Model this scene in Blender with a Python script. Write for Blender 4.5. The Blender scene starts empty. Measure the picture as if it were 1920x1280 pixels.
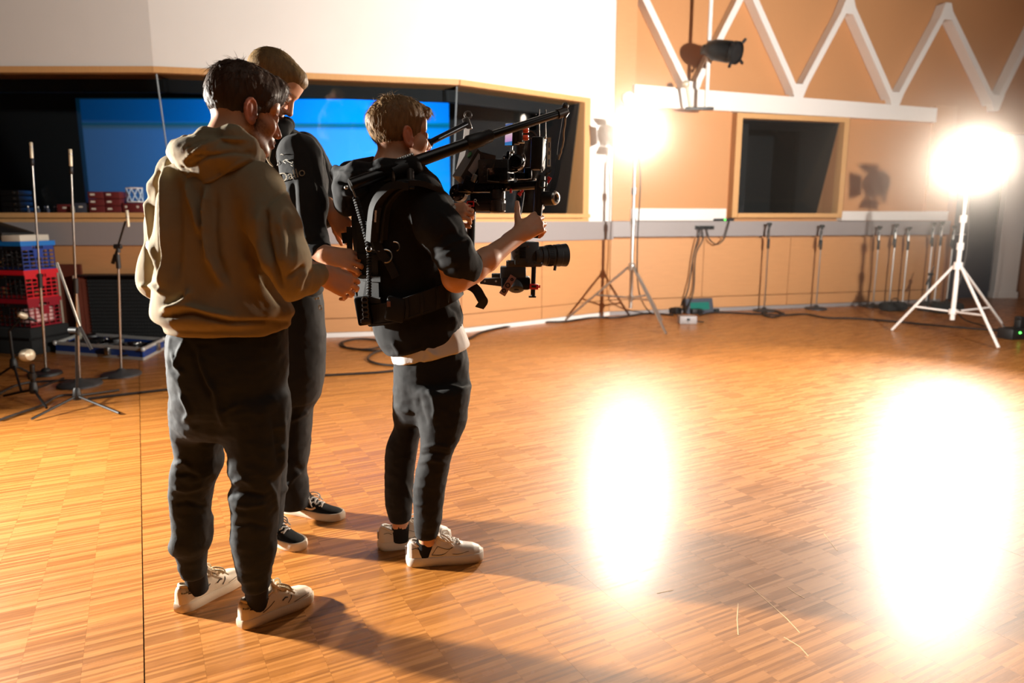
import bpy, bmesh, math, random
import numpy as np
from mathutils import Vector, Matrix, noise as mnoise

random.seed(7)
rng = np.random.default_rng(7)
PI = math.pi
sc = bpy.context.scene
COL = sc.collection

# ---------------------------------------------------------------- camera
FPX = 1301.0
PITCH = math.radians(10.03)
HC = 1.30
cam_d = bpy.data.cameras.new('camera')
cam = bpy.data.objects.new('camera', cam_d)
COL.objects.link(cam)
cam.location = (0, 0, HC)
cam.rotation_euler = (PI / 2 - PITCH, 0, 0)
cam_d.sensor_width = 36.0
cam_d.lens = FPX / 1920 * 36.0
cam_d.clip_start = 0.05
cam_d.dof.use_dof = True
cam_d.dof.focus_distance = 2.45
cam_d.dof.aperture_fstop = 2.0
cam_d.dof.aperture_blades = 9
sc.camera = cam

# ---------------------------------------------------------------- world, exposure
wd = bpy.data.worlds.new('world')
sc.world = wd
wd.use_nodes = True
wd.node_tree.nodes['Background'].inputs[0].default_value = (0.9, 0.95, 1.0, 1)
wd.node_tree.nodes['Background'].inputs[1].default_value = 0.02
sc.view_settings.view_transform = 'Standard'
sc.view_settings.look = 'None'
sc.view_settings.gamma = 1.0
sc.view_settings.use_curve_mapping = False
sc.view_settings.exposure = 0.0
sc.cycles.max_bounces = 8
sc.cycles.diffuse_bounces = 4
sc.cycles.glossy_bounces = 4
sc.cycles.transparent_max_bounces = 12
sc.cycles.transmission_bounces = 4
sc.cycles.caustics_reflective = False
sc.cycles.caustics_refractive = False
sc.cycles.sample_clamp_indirect = 6.0

WARM = (1.0, 0.955, 0.89)
COOL = (1.0, 0.96, 0.88)


def aim(o, target):
    d = Vector(target) - o.location
    o.rotation_euler = d.to_track_quat('-Z', 'Y').to_euler()


def area(name, loc, target, power, size, color, spread=180.0, size_y=None):
    l = bpy.data.lights.new(name, 'AREA')
    l.energy = power
    l.color = color
    l.shape = 'DISK' if size_y is None else 'RECTANGLE'
    l.size = size
    if size_y:
        l.size_y = size_y
    l.spread = math.radians(spread)
    o = bpy.data.objects.new(name, l)
    COL.objects.link(o)
    o.location = loc
    aim(o, target)
    return o


# studio lamps standing outside the frame: a whitish one to the left, a warm one at the right aimed at the back walls
area('lamp_off_left', (-5.4, 3.45, 1.65), (-0.6, 2.1, 0.95), 520, 0.24, COOL, 105)
area('lamp_off_right', (4.05, 1.9, 2.15), (0.5, 9.3, 2.9), 480, 0.16, WARM, 112)
# added fill light under the ceiling, lifts the shaded figures
area('added_ceiling_fill', (1.0, 1.0, 4.9), (1.0, 2.5, 0), 26, 3.5, (1.0, 0.93, 0.84))
# blue lamps inside the room behind the control window
area('blue_booth_lamp_upper', (-2.6, 10.6, 3.3), (-2.8, 12.6, 2.3), 480, 1.6, (0.0, 0.20, 1.0), 180, 0.4)
area('blue_booth_lamp_lower', (-2.4, 10.8, 0.5), (-2.6, 12.6, 1.6), 400, 2.0, (0.0, 0.58, 0.85), 180, 0.4)


# ---------------------------------------------------------------- projection helpers
CP, SP = math.cos(PITCH), math.sin(PITCH)


def ray(px, py):
    xc = (px - 960) / FPX
    yc = (640 - py) / FPX
    return xc, CP + yc * SP, yc * CP - SP


def at(px, py, Y):
    """real point at depth Y seen at that spot of the photograph"""
    x, y, z = ray(px, py)
    t = Y / y
    return Vector((x * t, Y, HC + z * t))


def fl(px, py, z=0.0):
    x, y, zz = ray(px, py)
    t = (z - HC) / zz
    return Vector((x * t, y * t, z))


def proj(P):
    """N x 3 -> pixel coordinates"""
    P = np.asarray(P)
    y = P[:, 1]
    z = P[:, 2] - HC
    dep = y * CP - z * SP
    up = y * SP + z * CP
    return np.stack([960 + FPX * P[:, 0] / dep, 640 - FPX * up / dep], 1)


def scl(py, Y):
    """pixels per metre at that depth"""
    x, y, z = ray(960, py)
    return FPX * y / Y


# ---------------------------------------------------------------- materials
def lin(c):
    return tuple((v / 255 / 12.92) if v / 255 <= 0.04045 else ((v / 255 + 0.055) / 1.055) ** 2.4 for v in c)


MATS = {}


def mat(name, rgb, rough=0.6, metal=0.0, var=0.12, nscale=18.0, bump=0.0, bscale=120.0, spec=0.5, coat=0.0,
        sheen=0.0, emit=0.0, stretch=None, sss=0.0):
    """principled material with procedural tonal variation and relief; rgb in 0..255 sRGB"""
    if name in MATS:
        return MATS[name]
    m = bpy.data.materials.new(name)
    m.use_nodes = True
    nt = m.node_tree
    b = nt.nodes['Principled BSDF']
    c = lin(rgb)
    tc = nt.nodes.new('ShaderNodeTexCoord')
    mp = nt.nodes.new('ShaderNodeMapping')
    nt.links.new(tc.outputs['Object'], mp.inputs[0])
    if stretch:
        mp.inputs['Scale'].default_value = stretch
    n = nt.nodes.new('ShaderNodeTexNoise')
    n.inputs['Scale'].default_value = nscale
    n.inputs['Detail'].default_value = 4
    nt.links.new(mp.outputs[0], n.inputs['Vector'])
    r = nt.nodes.new('ShaderNodeMix')
    r.data_type = 'RGBA'
    r.inputs[6].default_value = (*[v * (1 - var) for v in c], 1)
    r.inputs[7].default_value = (*[min(1, v * (1 + var)) for v in c], 1)
    nt.links.new(n.outputs['Fac'], r.inputs[0])
    nt.links.new(r.outputs[2], b.inputs['Base Color'])
    b.inputs['Roughness'].default_value = rough
    b.inputs['Metallic'].default_value = metal
    b.inputs['Specular IOR Level'].default_value = spec
    b.inputs['Coat Weight'].default_value = coat
    if sheen:
        b.inputs['Sheen Weight'].default_value = sheen
        b.inputs['Sheen Roughness'].default_value = 0.45
        b.inputs['Sheen Tint'].default_value = (*[min(1, v * 3 + 0.02) for v in c], 1)
    if sss:
        b.inputs['Subsurface Weight'].default_value = sss
        b.inputs['Subsurface Radius'].default_value = (0.012, 0.005, 0.003)
        b.inputs['Subsurface Scale'].default_value = 0.6
    if emit:
        b.inputs['Emission Color'].default_value = (*c, 1)
        b.inputs['Emission Strength'].default_value = emit
    if bump:
        n2 = nt.nodes.new('ShaderNodeTexNoise')
        n2.inputs['Scale'].default_value = bscale
        n2.inputs['Detail'].default_value = 3
        nt.links.new(mp.outputs[0], n2.inputs['Vector'])
        bp = nt.nodes.new('ShaderNodeBump')
        bp.inputs['Strength'].default_value = bump
        bp.inputs['Distance'].default_value = 0.004
        nt.links.new(n2.outputs['Fac'], bp.inputs['Height'])
        nt.links.new(bp.outputs[0], b.inputs['Normal'])
    MATS[name] = m
    return m


def glow(name, rgb, strength):
    if name in MATS:
        return MATS[name]
    m = bpy.data.materials.new(name)
    m.use_nodes = True
    nt = m.node_tree
    nt.nodes.clear()
    e = nt.nodes.new('ShaderNodeEmission')
    e.inputs[0].default_value = (*rgb, 1)
    e.inputs[1].default_value = strength
    o = nt.nodes.new('ShaderNodeOutputMaterial')
    nt.links.new(e.outputs[0], o.inputs[0])
    MATS[name] = m
    return m


def glass_mat(name, tint=(0.85, 0.9, 0.92), refl=1.0):
    if name in MATS:
        return MATS[name]
    m = bpy.data.materials.new(name)
    m.use_nodes = True
    nt = m.node_tree
    nt.nodes.clear()
    t = nt.nodes.new('ShaderNodeBsdfTransparent')
    t.inputs[0].default_value = (*tint, 1)
    g = nt.nodes.new('ShaderNodeBsdfGlossy')
    g.inputs['Roughness'].default_value = 0.03
    fr = nt.nodes.new('ShaderNodeFresnel')
    fr.inputs[0].default_value = 1.5
    mx = nt.nodes.new('ShaderNodeMixShader')
    o = nt.nodes.new('ShaderNodeOutputMaterial')
    nt.links.new(fr.outputs[0], mx.inputs[0])
    nt.links.new(t.outputs[0], mx.inputs[1])
    nt.links.new(g.outputs[0], mx.inputs[2])
    nt.links.new(mx.outputs[0], o.inputs[0])
    MATS[name] = m
    return m


# ---------------------------------------------------------------- mesh builder
class MB:
    def __init__(s):
        s.v, s.f = [], []

    def add(s, v, f):
        n = len(s.v)
        s.v += [tuple(p) for p in v]
        s.f += [tuple(i + n for i in q) for q in f]
        return s

    def frame8(s, P):
        return s.add(P, [(0, 3, 2, 1), (4, 5, 6, 7), (0, 1, 5, 4), (1, 2, 6, 5), (2, 3, 7, 6), (3, 0, 4, 7)])

    def box(s, c, size, R=None, taper=1.0, bev=0.0):
        """box with chamfered vertical edges when bev > 0"""
        x, y, z = [q / 2 for q in size]
        R = R or Matrix.Identity(3)
        c = Vector(c)
        if bev <= 0:
            P = [(-x, -y, -z), (x, -y, -z), (x, y, -z), (-x, y, -z)]
            P += [(a * taper, b * taper, z) for a, b, _ in P]
            return s.frame8([c + R @ Vector(p) for p in P])
        b = min(bev, x * .9, y * .9, z * .9)
        bm = bmesh.new()
        bmesh.ops.create_cube(bm, size=1)
        for v in bm.verts:
            v.co = Vector((v.co.x * 2 * x, v.co.y * 2 * y, v.co.z * 2 * z))
        bmesh.ops.bevel(bm, geom=bm.edges[:], offset=b, segments=2, affect='EDGES', profile=0.5)
        bm.verts.ensure_lookup_table()
        bm.verts.index_update()
        vs = [c + R @ v.co for v in bm.verts]
        fs = [[v.index for v in f.verts] for f in bm.faces]
        bm.free()
        return s.add(vs, fs)

    def tube(s, pts, r, n=8, cap=True):
        pts = [Vector(p) for p in pts]
        rs = r if isinstance(r, (list, tuple, np.ndarray)) else [r] * len(pts)
        V, F = [], []
        up = None
        for i, p in enumerate(pts):
            d = (pts[min(i + 1, len(pts) - 1)] - pts[max(i - 1, 0)])
            if d.length < 1e-9:
                d = Vector((0, 0, 1))
            d.normalize()
            if up is None:
                up = d.orthogonal().normalized()
            else:
                up = (up - d * up.dot(d))
                up = up.normalized() if up.length > 1e-6 else d.orthogonal().normalized()
            w = d.cross(up)
            for k in range(n):
                a = 2 * PI * k / n
                V.append(p + (up * math.cos(a) + w * math.sin(a)) * rs[i])
        for i in range(len(pts) - 1):
            for k in range(n):
                F.append((i * n + k, i * n + (k + 1) % n, (i + 1) * n + (k + 1) % n, (i + 1) * n + k))
        if cap:
            F.append(tuple(range(n - 1, -1, -1)))
            m = (len(pts) - 1) * n
            F.append(tuple(m + k for k in range(n)))
        return s.add(V, F)

    def cyl(s, p0, p1, r0, r1=None, n=16):
        return s.tube([p0, p1], [r0, r0 if r1 is None else r1], n)

    def lathe(s, prof, c=(0, 0, 0), axis=(0, 0, 1), n=24):
        """prof: list of (radius, height) revolved about the axis"""
        c, a = Vector(c), Vector(axis).normalized()
        u = a.orthogonal().normalized()
        w = a.cross(u)
        V, F = [], []
        for r, h in prof:
            for k in range(n):
                t = 2 * PI * k / n
                V.append(c + a * h + (u * math.cos(t) + w * math.sin(t)) * max(r, 1e-5))
        m = len(prof)
        for i in range(m - 1):
            for k in range(n):
                F.append((i * n + k, i * n + (k + 1) % n, (i + 1) * n + (k + 1) % n, (i + 1) * n + k))
        F.append(tuple(range(n - 1, -1, -1)))
        F.append(tuple((m - 1) * n + k for k in range(n)))
        return s.add(V, F)

    def ball(s, c, r, R=None, n=12):
        rx, ry, rz = r if isinstance(r, (tuple, list)) else (r, r, r)
        R = R or Matrix.Identity(3)
        c = Vector(c)
        V, F = [], []
        for i in range(n // 2 + 1):
            th = PI * i / (n // 2)
            for k in range(n):
                ph = 2 * PI * k / n
                V.append(c + R @ Vector((rx * math.sin(th) * math.cos(ph), ry * math.sin(th) * math.sin(ph), rz * math.cos(th) + 0.0)))
        for i in range(n // 2):
            for k in range(n):
                F.append((i * n + k, (i + 1) * n + k, (i + 1) * n + (k + 1) % n, i * n + (k + 1) % n))
        return s.add(V, F)

    def ring(s, c, axis, R, r, n=24, m=8, a0=0.0, a1=2 * PI):
        c, a = Vector(c), Vector(axis).normalized()
        u = a.orthogonal().normalized()
        w = a.cross(u)
        full = abs(a1 - a0 - 2 * PI) < 1e-6
        pts = [c + (u * math.cos(t) + w * math.sin(t)) * R for t in [a0 + (a1 - a0) * i / n for i in range(n + 1)]]
        return s.tube(pts, r, m, cap=not full)

    def prism(s, poly, d):
        """planar polygon (3-D points) extruded by vector d"""
        P = [Vector(p) for p in poly]
        d = Vector(d)
        n = len(P)
        V = P + [p + d for p in P]
        F = [tuple(range(n - 1, -1, -1)), tuple(range(n, 2 * n))]
        F += [(i, (i + 1) % n, n + (i + 1) % n, n + i) for i in range(n)]
        return s.add(V, F)

    def strip(s, pts, side, w, th):
        """flat band along points; side: width direction(s), th: thickness"""
        pts = [Vector(p) for p in pts]
        V, F = [], []
        for i, p in enumerate(pts):
            d = (pts[min(i + 1, len(pts) - 1)] - pts[max(i - 1, 0)]).normalized()
            sd = Vector(side[i]) if isinstance(side, list) else Vector(side)
            sd = (sd - d * sd.dot(d)).normalized()
            nn = d.cross(sd)
            V += [p + sd * w / 2 + nn * th / 2, p - sd * w / 2 + nn * th / 2, p - sd * w / 2 - nn * th / 2, p + sd * w / 2 - nn * th / 2]
        for i in range(len(pts) - 1):
            for k in range(4):
                F.append((i * 4 + k, i * 4 + (k + 1) % 4, i * 4 + 4 + (k + 1) % 4, i * 4 + 4 + k))
        F += [(3, 2, 1, 0), tuple(len(pts) * 4 - 4 + k for k in range(4))]
        return s.add(V, F)

    def build(s, name, m, parent=None, smooth=True, angle=40, label=None, fixn=True):
        me = bpy.data.meshes.new(name)
        me.from_pydata(s.v, [], s.f)
        if fixn:
            bm = bmesh.new()
            bm.from_mesh(me)
            bmesh.ops.recalc_face_normals(bm, faces=bm.faces)
            bm.to_mesh(me)
            bm.free()
        me.materials.append(m)
        if smooth:
            me.polygons.foreach_set('use_smooth', [True] * len(me.polygons))
            me.set_sharp_from_angle(angle=math.radians(angle))
        o = bpy.data.objects.new(name, me)
        COL.objects.link(o)
        if parent:
            o.parent = parent
        if label:
            o['label'] = label
        return o


def build_at(mb, name, m, origin, parent=None, **k):
    """build with the object's origin moved to a sensible place (vertices given in world space)"""
    o = Vector(origin)
    mb.v = [tuple(Vector(p) - o) for p in mb.v]
    ob = mb.build(name, m, parent, **k)
    ob.location = o
    return ob


def thing(name, label, cat, loc=(0, 0, 0), rz=0.0, group=None):
    o = bpy.data.objects.new(name, None)
    COL.objects.link(o)
    o.empty_display_size = 0.1
    o.location = loc
    o.rotation_euler = (0, 0, rz)
    o['label'] = label
    o['category'] = cat
    if group:
        o['group'] = group
    return o


def tag(o, label, cat, group=None):
    o['label'] = label
    o['category'] = cat
    if group:
        o['group'] = group
    return o


def world_child(mb, name, m, root, **k):
    """part of a thing, given in world coordinates"""
    o = root.location
    Ri = Matrix.Rotation(-root.rotation_euler[2], 3, 'Z')
    mb.v = [tuple(Ri @ (Vector(p) - o)) for p in mb.v]
    return mb.build(name, m, root, **k)


def struct(name, mb, m, parent=None, **k):
    k.setdefault('smooth', False)
    o = mb.build(name, m, parent, **k)
    if parent is None:
        o['kind'] = 'structure'
    return o


def text_mesh(body, size, depth=0.0006):
    """flat lettering as mesh data in its own xy plane (centred); returns verts, faces"""
    cu = bpy.data.curves.new('txt', 'FONT')
    cu.body = body
    cu.size = size
    cu.extrude = depth
    cu.align_x = 'CENTER'
    cu.align_y = 'CENTER'
    o = bpy.data.objects.new('txt', cu)
    COL.objects.link(o)
    dg = bpy.context.evaluated_depsgraph_get()
    me = o.evaluated_get(dg).to_mesh()
    v = [Vector(p.co) for p in me.vertices]
    f = [tuple(p.vertices) for p in me.polygons]
    o.evaluated_get(dg).to_mesh_clear()
    bpy.data.objects.remove(o)
    bpy.data.curves.remove(cu)
    return v, f


def smooth_path(pts, n=8):
    """Catmull-Rom through points"""
    P = [Vector(p) for p in pts]
    P = [P[0] * 2 - P[1]] + P + [P[-1] * 2 - P[-2]]
    out = []
    for i in range(1, len(P) - 2):
        for k in range(n):
            t = k / n
            a, b, c, d = P[i - 1], P[i], P[i + 1], P[i + 2]
            out.append(0.5 * ((2 * b) + (c - a) * t + (2 * a - 5 * b + 4 * c - d) * t * t + (3 * b - a - 3 * c + d) * t ** 3))
    out.append(P[-2])
    return out
# ================================================================ SETTING
M_WHITE = mat('white_plaster', (226, 222, 216), 0.8, var=0.03, nscale=3, bump=0.05, bscale=200)
M_WOOD = mat('tan_wood_panel', (198, 142, 92), 0.55, var=0.08, nscale=5, stretch=(1, 1, 8), bump=0.05)
M_FABRIC = mat('tan_fabric_panel', (194, 138, 90), 0.9, var=0.06, nscale=60, bump=0.25, bscale=500)
M_EDGE = mat('light_wood_edge', (206, 158, 104), 0.45, var=0.1, nscale=6, stretch=(12, 12, 1))
M_DUCT = mat('grey_cable_duct', (150, 142, 140), 0.5, var=0.03)
M_WMETAL = mat('white_painted_steel', (232, 226, 220), 0.4, var=0.03)
M_BLACKWALL = mat('black_acoustic_lining', (14, 15, 17), 0.9, var=0.2)
M_BLUEWALL = mat('booth_wall', (92, 106, 122), 0.9, var=0.02)
M_BROWN = mat('brown_wood_wall', (158, 108, 76), 0.6, var=0.08, nscale=5, stretch=(1, 1, 6))
M_SLATE = mat('dark_slate_door', (58, 62, 74), 0.6, var=0.08)
M_DARKB = mat('dark_unseen_wall', (40, 34, 30), 0.9, var=0.1)  # unseen walls and ceiling, coloured dark to cut bounced light
M_GLASS = glass_mat('window_glass', (0.80, 0.86, 0.88))
M_GLASSEDGE = mat('glass_edge_seal', (120, 130, 135), 0.4)

# ---- floor: rows of end-on parquet lamellae
DROW = Vector((-0.4702, 0.8826, 0))
EROW = Vector((0.8826, 0.4702, 0))
ROWW = 0.16
E0 = -0.09


def floor_material(name, bright):
    m = bpy.data.materials.new(name)
    m.use_nodes = True
    nt = m.node_tree
    b = nt.nodes['Principled BSDF']
    N = nt.nodes.new
    L = nt.links.new

    def math_(op, a, bb=None):
        n = N('ShaderNodeMath')
        n.operation = op
        for i, q in enumerate((a, bb)):
            if q is None:
                continue
            if isinstance(q, (int, float)):
                n.inputs[i].default_value = q
            else:
                L(q, n.inputs[i])
        return n.outputs[0]

    geo = N('ShaderNodeNewGeometry')

    def dot(v):
        n = N('ShaderNodeVectorMath')
        n.operation = 'DOT_PRODUCT'
        L(geo.outputs['Position'], n.inputs[0])
        n.inputs[1].default_value = v
        return n.outputs['Value']
    e = math_('DIVIDE', math_('SUBTRACT', dot(EROW), E0), ROWW)
    row = math_('FLOOR', e)
    d = dot(DROW)
    lam = math_('FLOOR', math_('DIVIDE', d, 0.0105))
    pan = math_('FLOOR', math_('DIVIDE', math_('ADD', d, math_('MULTIPLY', row, 0.173)), 0.48))

    def wn(x, y):
        c = N('ShaderNodeCombineXYZ')
        L(x, c.inputs[0])
        L(y, c.inputs[1])
        w = N('ShaderNodeTexWhiteNoise')
        w.noise_dimensions = '2D'
        L(c.outputs[0], w.inputs[0])
        return w.outputs['Value']
    n1 = wn(row, lam)
    n2 = wn(row, pan)
    # grain along each lamella
    c = N('ShaderNodeCombineXYZ')
    L(math_('MULTIPLY', e, 2.0), c.inputs[0])
    L(math_('MULTIPLY', d, 260.0), c.inputs[1])
    g = N('ShaderNodeTexNoise')
    g.inputs['Scale'].default_value = 1.0
    g.inputs['Detail'].default_value = 3
    L(c.outputs[0], g.inputs['Vector'])
    # slow tone drift
    s = N('ShaderNodeTexNoise')
    s.inputs['Scale'].default_value = 0.9
    L(geo.outputs['Position'], s.inputs['Vector'])
    t = math_('ADD', math_('MULTIPLY', n1, 0.36), math_('MULTIPLY', n2, 0.03))
    t = math_('ADD', t, math_('MULTIPLY', g.outputs['Fac'], 0.40))
    t = math_('ADD', t, math_('MULTIPLY', math_('SUBTRACT', s.outputs['Fac'], 0.5), 0.2))
    cr = N('ShaderNodeValToRGB')
    el = cr.color_ramp.elements
    el[0].position = 0.12
    el[0].color = (*[q * bright for q in lin((126, 73, 24))], 1)
    el[1].position = 0.9
    el[1].color = (*[q * bright for q in lin((208, 143, 66))], 1)
    k = el.new(0.45)
    k.color = (*[q * bright for q in lin((178, 111, 44))], 1)
    L(t, cr.inputs[0])
    L(cr.outputs[0], b.inputs['Base Color'])
    # lacquer: worn streaks along the lamellae, fine scratches
    sc2 = N('ShaderNodeTexNoise')
    sc2.inputs['Scale'].default_value = 7.0
    sc2.inputs['Detail'].default_value = 6
    sc2.inputs['Roughness'].default_value = 0.7
    L(geo.outputs['Position'], sc2.inputs['Vector'])
    r = math_('ADD', math_('MULTIPLY', n1, 0.10), math_('MULTIPLY', sc2.outputs['Fac'], 0.16))
    L(math_('ADD', r, 0.36), b.inputs['Roughness'])
    b.inputs['Coat Weight'].default_value = 0.5
    L(math_('ADD', r, 0.14), b.inputs['Coat Roughness'])
    b.inputs['Specular IOR Level'].default_value = 0.32
    bp = N('ShaderNodeBump')
    bp.inputs['Strength'].default_value = 0.10
    bp.inputs['Distance'].default_value = 0.002
    h = math_('ADD', math_('MULTIPLY', n1, 0.5), math_('MULTIPLY', g.outputs['Fac'], 0.5))
    L(h, bp.inputs['Height'])
    L(bp.outputs[0], b.inputs['Normal'])
    return m


M_FLOOR = floor_material('parquet', 1.0)
M_JOINT = mat('dark_floor_joint', (40, 22, 10), 0.8)
fx0, fx1, fy0, fy1 = -7.2, 10.6, -3.2, 12.9
mb = MB()
mb.box(((fx0 + fx1) / 2, (fy0 + fy1) / 2, -0.06), (fx1 - fx0, fy1 - fy0, 0.08))
floor_o = struct('floor', mb, M_JOINT)


def clip_poly(poly, a, c):
    """keep the side a.p <= c"""
    out = []
    for i, p in enumerate(poly):
        q = poly[(i + 1) % len(poly)]
        dp, dq = a.dot(p) - c, a.dot(q) - c
        if dp <= 0:
            out.append(p)
        if dp * dq < 0:
            out.append(p + (q - p) * (dp / (dp - dq)))
    return out


k0, k1 = -50, 92
for k in range(k0, k1):
    gap = 0.0035 if k == 0 else 0.00012
    e0, e1 = E0 + k * ROWW + gap, E0 + (k + 1) * ROWW - 0.00012
    P = [EROW * e0 + DROW * -14, EROW * e1 + DROW * -14, EROW * e1 + DROW * 18, EROW * e0 + DROW * 18]
    for a, c in ((Vector((1, 0, 0)), fx1), (Vector((-1, 0, 0)), -fx0), (Vector((0, 1, 0)), fy1), (Vector((0, -1, 0)), -fy0)):
        P = clip_poly(P, a, c)
        if not P:
            break
    if len(P) < 3:
        continue
    dz = rng.uniform(-0.0003, 0.0)
    mb = MB()
    mb.prism([p + Vector((0, 0, -0.02)) for p in P], (0, 0, 0.02 + dz))
    struct('parquet_row', mb, M_FLOOR, floor_o)


# pale scratches worn into the lacquer
M_SCR = mat('pale_scratch', (226, 186, 136), 0.6)
for pts in ([(1404, 1096), (1440, 1128), (1476, 1160), (1500, 1186)], [(1477, 1101), (1492, 1112), (1508, 1121)], [(1384, 1131), (1382, 1160), (1384, 1190)],
            [(1516, 1230), (1500, 1212), (1470, 1194)], [(1232, 1112), (1262, 1106)], [(1545, 1000), (1560, 1020), (1570, 1032)]):
    mb = MB()
    mb.strip([fl(*p) + Vector((0, 0, .0001)) for p in pts], [Vector((1, -1, 0))] * len(pts), .0035, .0006)
    struct('scratch', mb, M_SCR, floor_o)


# ---- walls
class Wall:
    def __init__(s, p0, p1):
        s.p0, s.p1 = Vector((*p0, 0)), Vector((*p1, 0))
        s.d = (s.p1 - s.p0).normalized()
        s.L = (s.p1 - s.p0).length
        s.n = Vector((s.d.y, -s.d.x, 0))          # towards the room

    def pt(s, u, z, off=0.0):
        return s.p0 + s.d * u + s.n * off + Vector((0, 0, z))

    def hit(s, px, py, off=0.0):
        """(u, z) where the line of sight meets the wall plane moved off metres into the room"""
        r = Vector(ray(px, py))
        c = Vector((0, 0, HC))
        o = s.p0 + s.n * off
        t = (o - c).dot(s.n) / r.dot(s.n)
        p = c + r * t
        return (p - s.p0).dot(s.d), p.z

    def P(s, px, py, off=0.0):
        u, z = s.hit(px, py, off)
        return s.pt(u, z, off)

    def box(s, mb, u0, u1, z0, z1, o0, o1):
        return mb.frame8([s.pt(u0, z0, o1), s.pt(u1, z0, o1), s.pt(u1, z0, o0), s.pt(u0, z0, o0),
                          s.pt(u0, z1, o1), s.pt(u1, z1, o1), s.pt(u1, z1, o0), s.pt(u0, z1, o0)])


ZC = 5.2
PA, PB, PC, PD, PE = (-6.6, 7.28), (-3.57, 7.28), (-0.58, 7.93), (1.325, 9.40), (6.75, 10.90)
WA, WB, WC, WR = Wall(PA, PB), Wall(PB, PC), Wall(PC, PD), Wall(PD, PE)
Z_WHITE, Z_TRIM, Z_OPEN, Z_SILL, Z_DUCT1, Z_DUCT0 = 2.79, 2.79, 2.73, 1.36, 1.265, 1.03
uC_open = WC.hit(1092, 300)[0]


def panels(W, root, u0, u1, z0, z1, o0, o1, n, m, name='panel', gap=0.004):
    w = (u1 - u0) / n
    for i in range(n):
        q = MB()
        W.box(q, u0 + i * w + gap, u0 + (i + 1) * w - gap, z0, z1, o0, o1)
        struct(name, q, m, root)


for nm, W, ub, sill1 in (('wall_left', WA, WA.L, WA.L), ('wall_center', WB, WB.L, WB.L), ('wall_corner', WC, WC.L, uC_open)):
    q = MB()
    W.box(q, 0, W.L, Z_WHITE, ZC, -0.30, 0.0)
    if nm == 'wall_corner':
        W.box(q, uC_open + .10, W.L, Z_DUCT1 - .02, Z_WHITE, -0.30, 0.0)
    root = struct(nm, q, M_WHITE)
    q = MB()
    W.box(q, 0, W.L, 0, Z_SILL - .02, -0.32, -0.035)
    struct('wall_core', q, M_WOOD, root)
    panels(W, root, 0, W.L, 0.215, Z_DUCT0, -0.03, 0.0, max(2, round(W.L / 1.2)), M_WOOD)
    panels(W, root, 0, W.L, 0.055, 0.205, -0.03, 0.002, max(2, round(W.L / 1.2)), M_WOOD, 'kick_panel')
    q = MB()
    W.box(q, 0, W.L, 0.0, 0.05, -0.03, 0.012)
    struct('baseboard', q, M_WMETAL, root)
    q = MB()
    W.box(q, 0, W.L, Z_DUCT0, Z_DUCT1, -0.03, 0.05)
    struct('cable_duct', q, M_DUCT, root)

# timber surround of the long control window
q = MB()
for W, a, b in ((WA, 0, WA.L), (WB, 0, WB.L), (WC, 0, uC_open + .10)):
    W.box(q, a, b, Z_OPEN, Z_TRIM, -0.32, 0.03)
win1 = struct('window_1', q, M_EDGE)
q = MB()
for W, a, b in ((WA, 0, WA.L), (WB, 0, WB.L), (WC, 0, uC_open + .10)):
    W.box(q, a, b, Z_DUCT1 + .045, Z_SILL, -0.35, 0.06)
    W.box(q, a, b, Z_DUCT1, Z_DUCT1 + .035, -0.03, 0.035)
struct('window_sill', q, M_EDGE, win1)
q = MB()
WC.box(q, uC_open, uC_open + .10, Z_DUCT1, Z_OPEN, -0.34, 0.03)
struct('window_jamb', q, M_EDGE, win1)
# inner black band under the head
q = MB()
for W, a, b in ((WA, 0, WA.L), (WB, 0, WB.L), (WC, 0, uC_open)):
    W.box(q, a, b, Z_OPEN - .13, Z_OPEN, -0.36, -0.30)
struct('blind_box', q, M_BLACKWALL, win1)
# glass leaning: foot set back
tilt = 0.22
corners = [(WA.pt(0, 0), WA.n), (WB.p0, (WA.n + WB.n).normalized()), (WC.p0, (WB.n + WC.n).normalized()), (WC.pt(uC_open, 0), WC.n)]
for i in range(3):
    (a, na), (b, nb) = corners[i], corners[i + 1]
    z0, z1 = Vector((0, 0, Z_SILL)), Vector((0, 0, Z_OPEN))
    P = [a - na * (.06 + tilt) + z0, b - nb * (.06 + tilt) + z0, b - nb * .06 + z1, a - na * .06 + z1]
    q = MB()
    q.add(P, [(0, 1, 2, 3)])
    struct('pane', q, M_GLASS, win1, fixn=False)
    if i:
        q = MB()
        q.tube([P[0], P[3]], 0.008, 6)
        struct('pane_seal', q, M_GLASSEDGE, win1)

# dark lining of the jamb behind the leaning glass
q = MB()
q.prism([WC.pt(uC_open - .002, Z_OPEN, -.065), WC.pt(uC_open - .002, Z_SILL, -.065 - tilt), WC.pt(uC_open - .002, Z_SILL, -.9), WC.pt(uC_open - .002, Z_OPEN, -.9)], WC.d * -.012)
struct('jamb_lining', q, M_BLACKWALL, win1)

# room behind the control window
q = MB()
yb = 10.4
o0, o1 = at(155, 380, yb), at(842, 185, yb)
o0.x = at(155, 280, yb).x
q.box(((-9.0 + o0.x) / 2, yb, 2.0), (o0.x + 9.0, 0.1, 4.0))
q.box(((o1.x + 3.4) / 2, yb, 2.0), (3.4 - o1.x, 0.1, 4.0))
q.box(((o0.x + o1.x) / 2, yb, o0.z / 2), (o1.x - o0.x, 0.1, o0.z))
q.box(((o0.x + o1.x) / 2, yb, (o1.z + 4) / 2), (o1.x - o0.x, 0.1, 4 - o1.z))
wbooth = struct('wall_booth', q, M_BLACKWALL)
q = MB()
q.box((-9.0, 9.2, 2.0), (0.1, 3.8, 4.0))
q.add([(-9,7.7,3.2),(-3.6,7.7,3.2),(-0.7,8.35,3.2),(1.0,9.7,3.2),(1.6,10.4,3.2),(-9,10.4,3.2)],[(0,1,2,3,4,5)])
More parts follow.
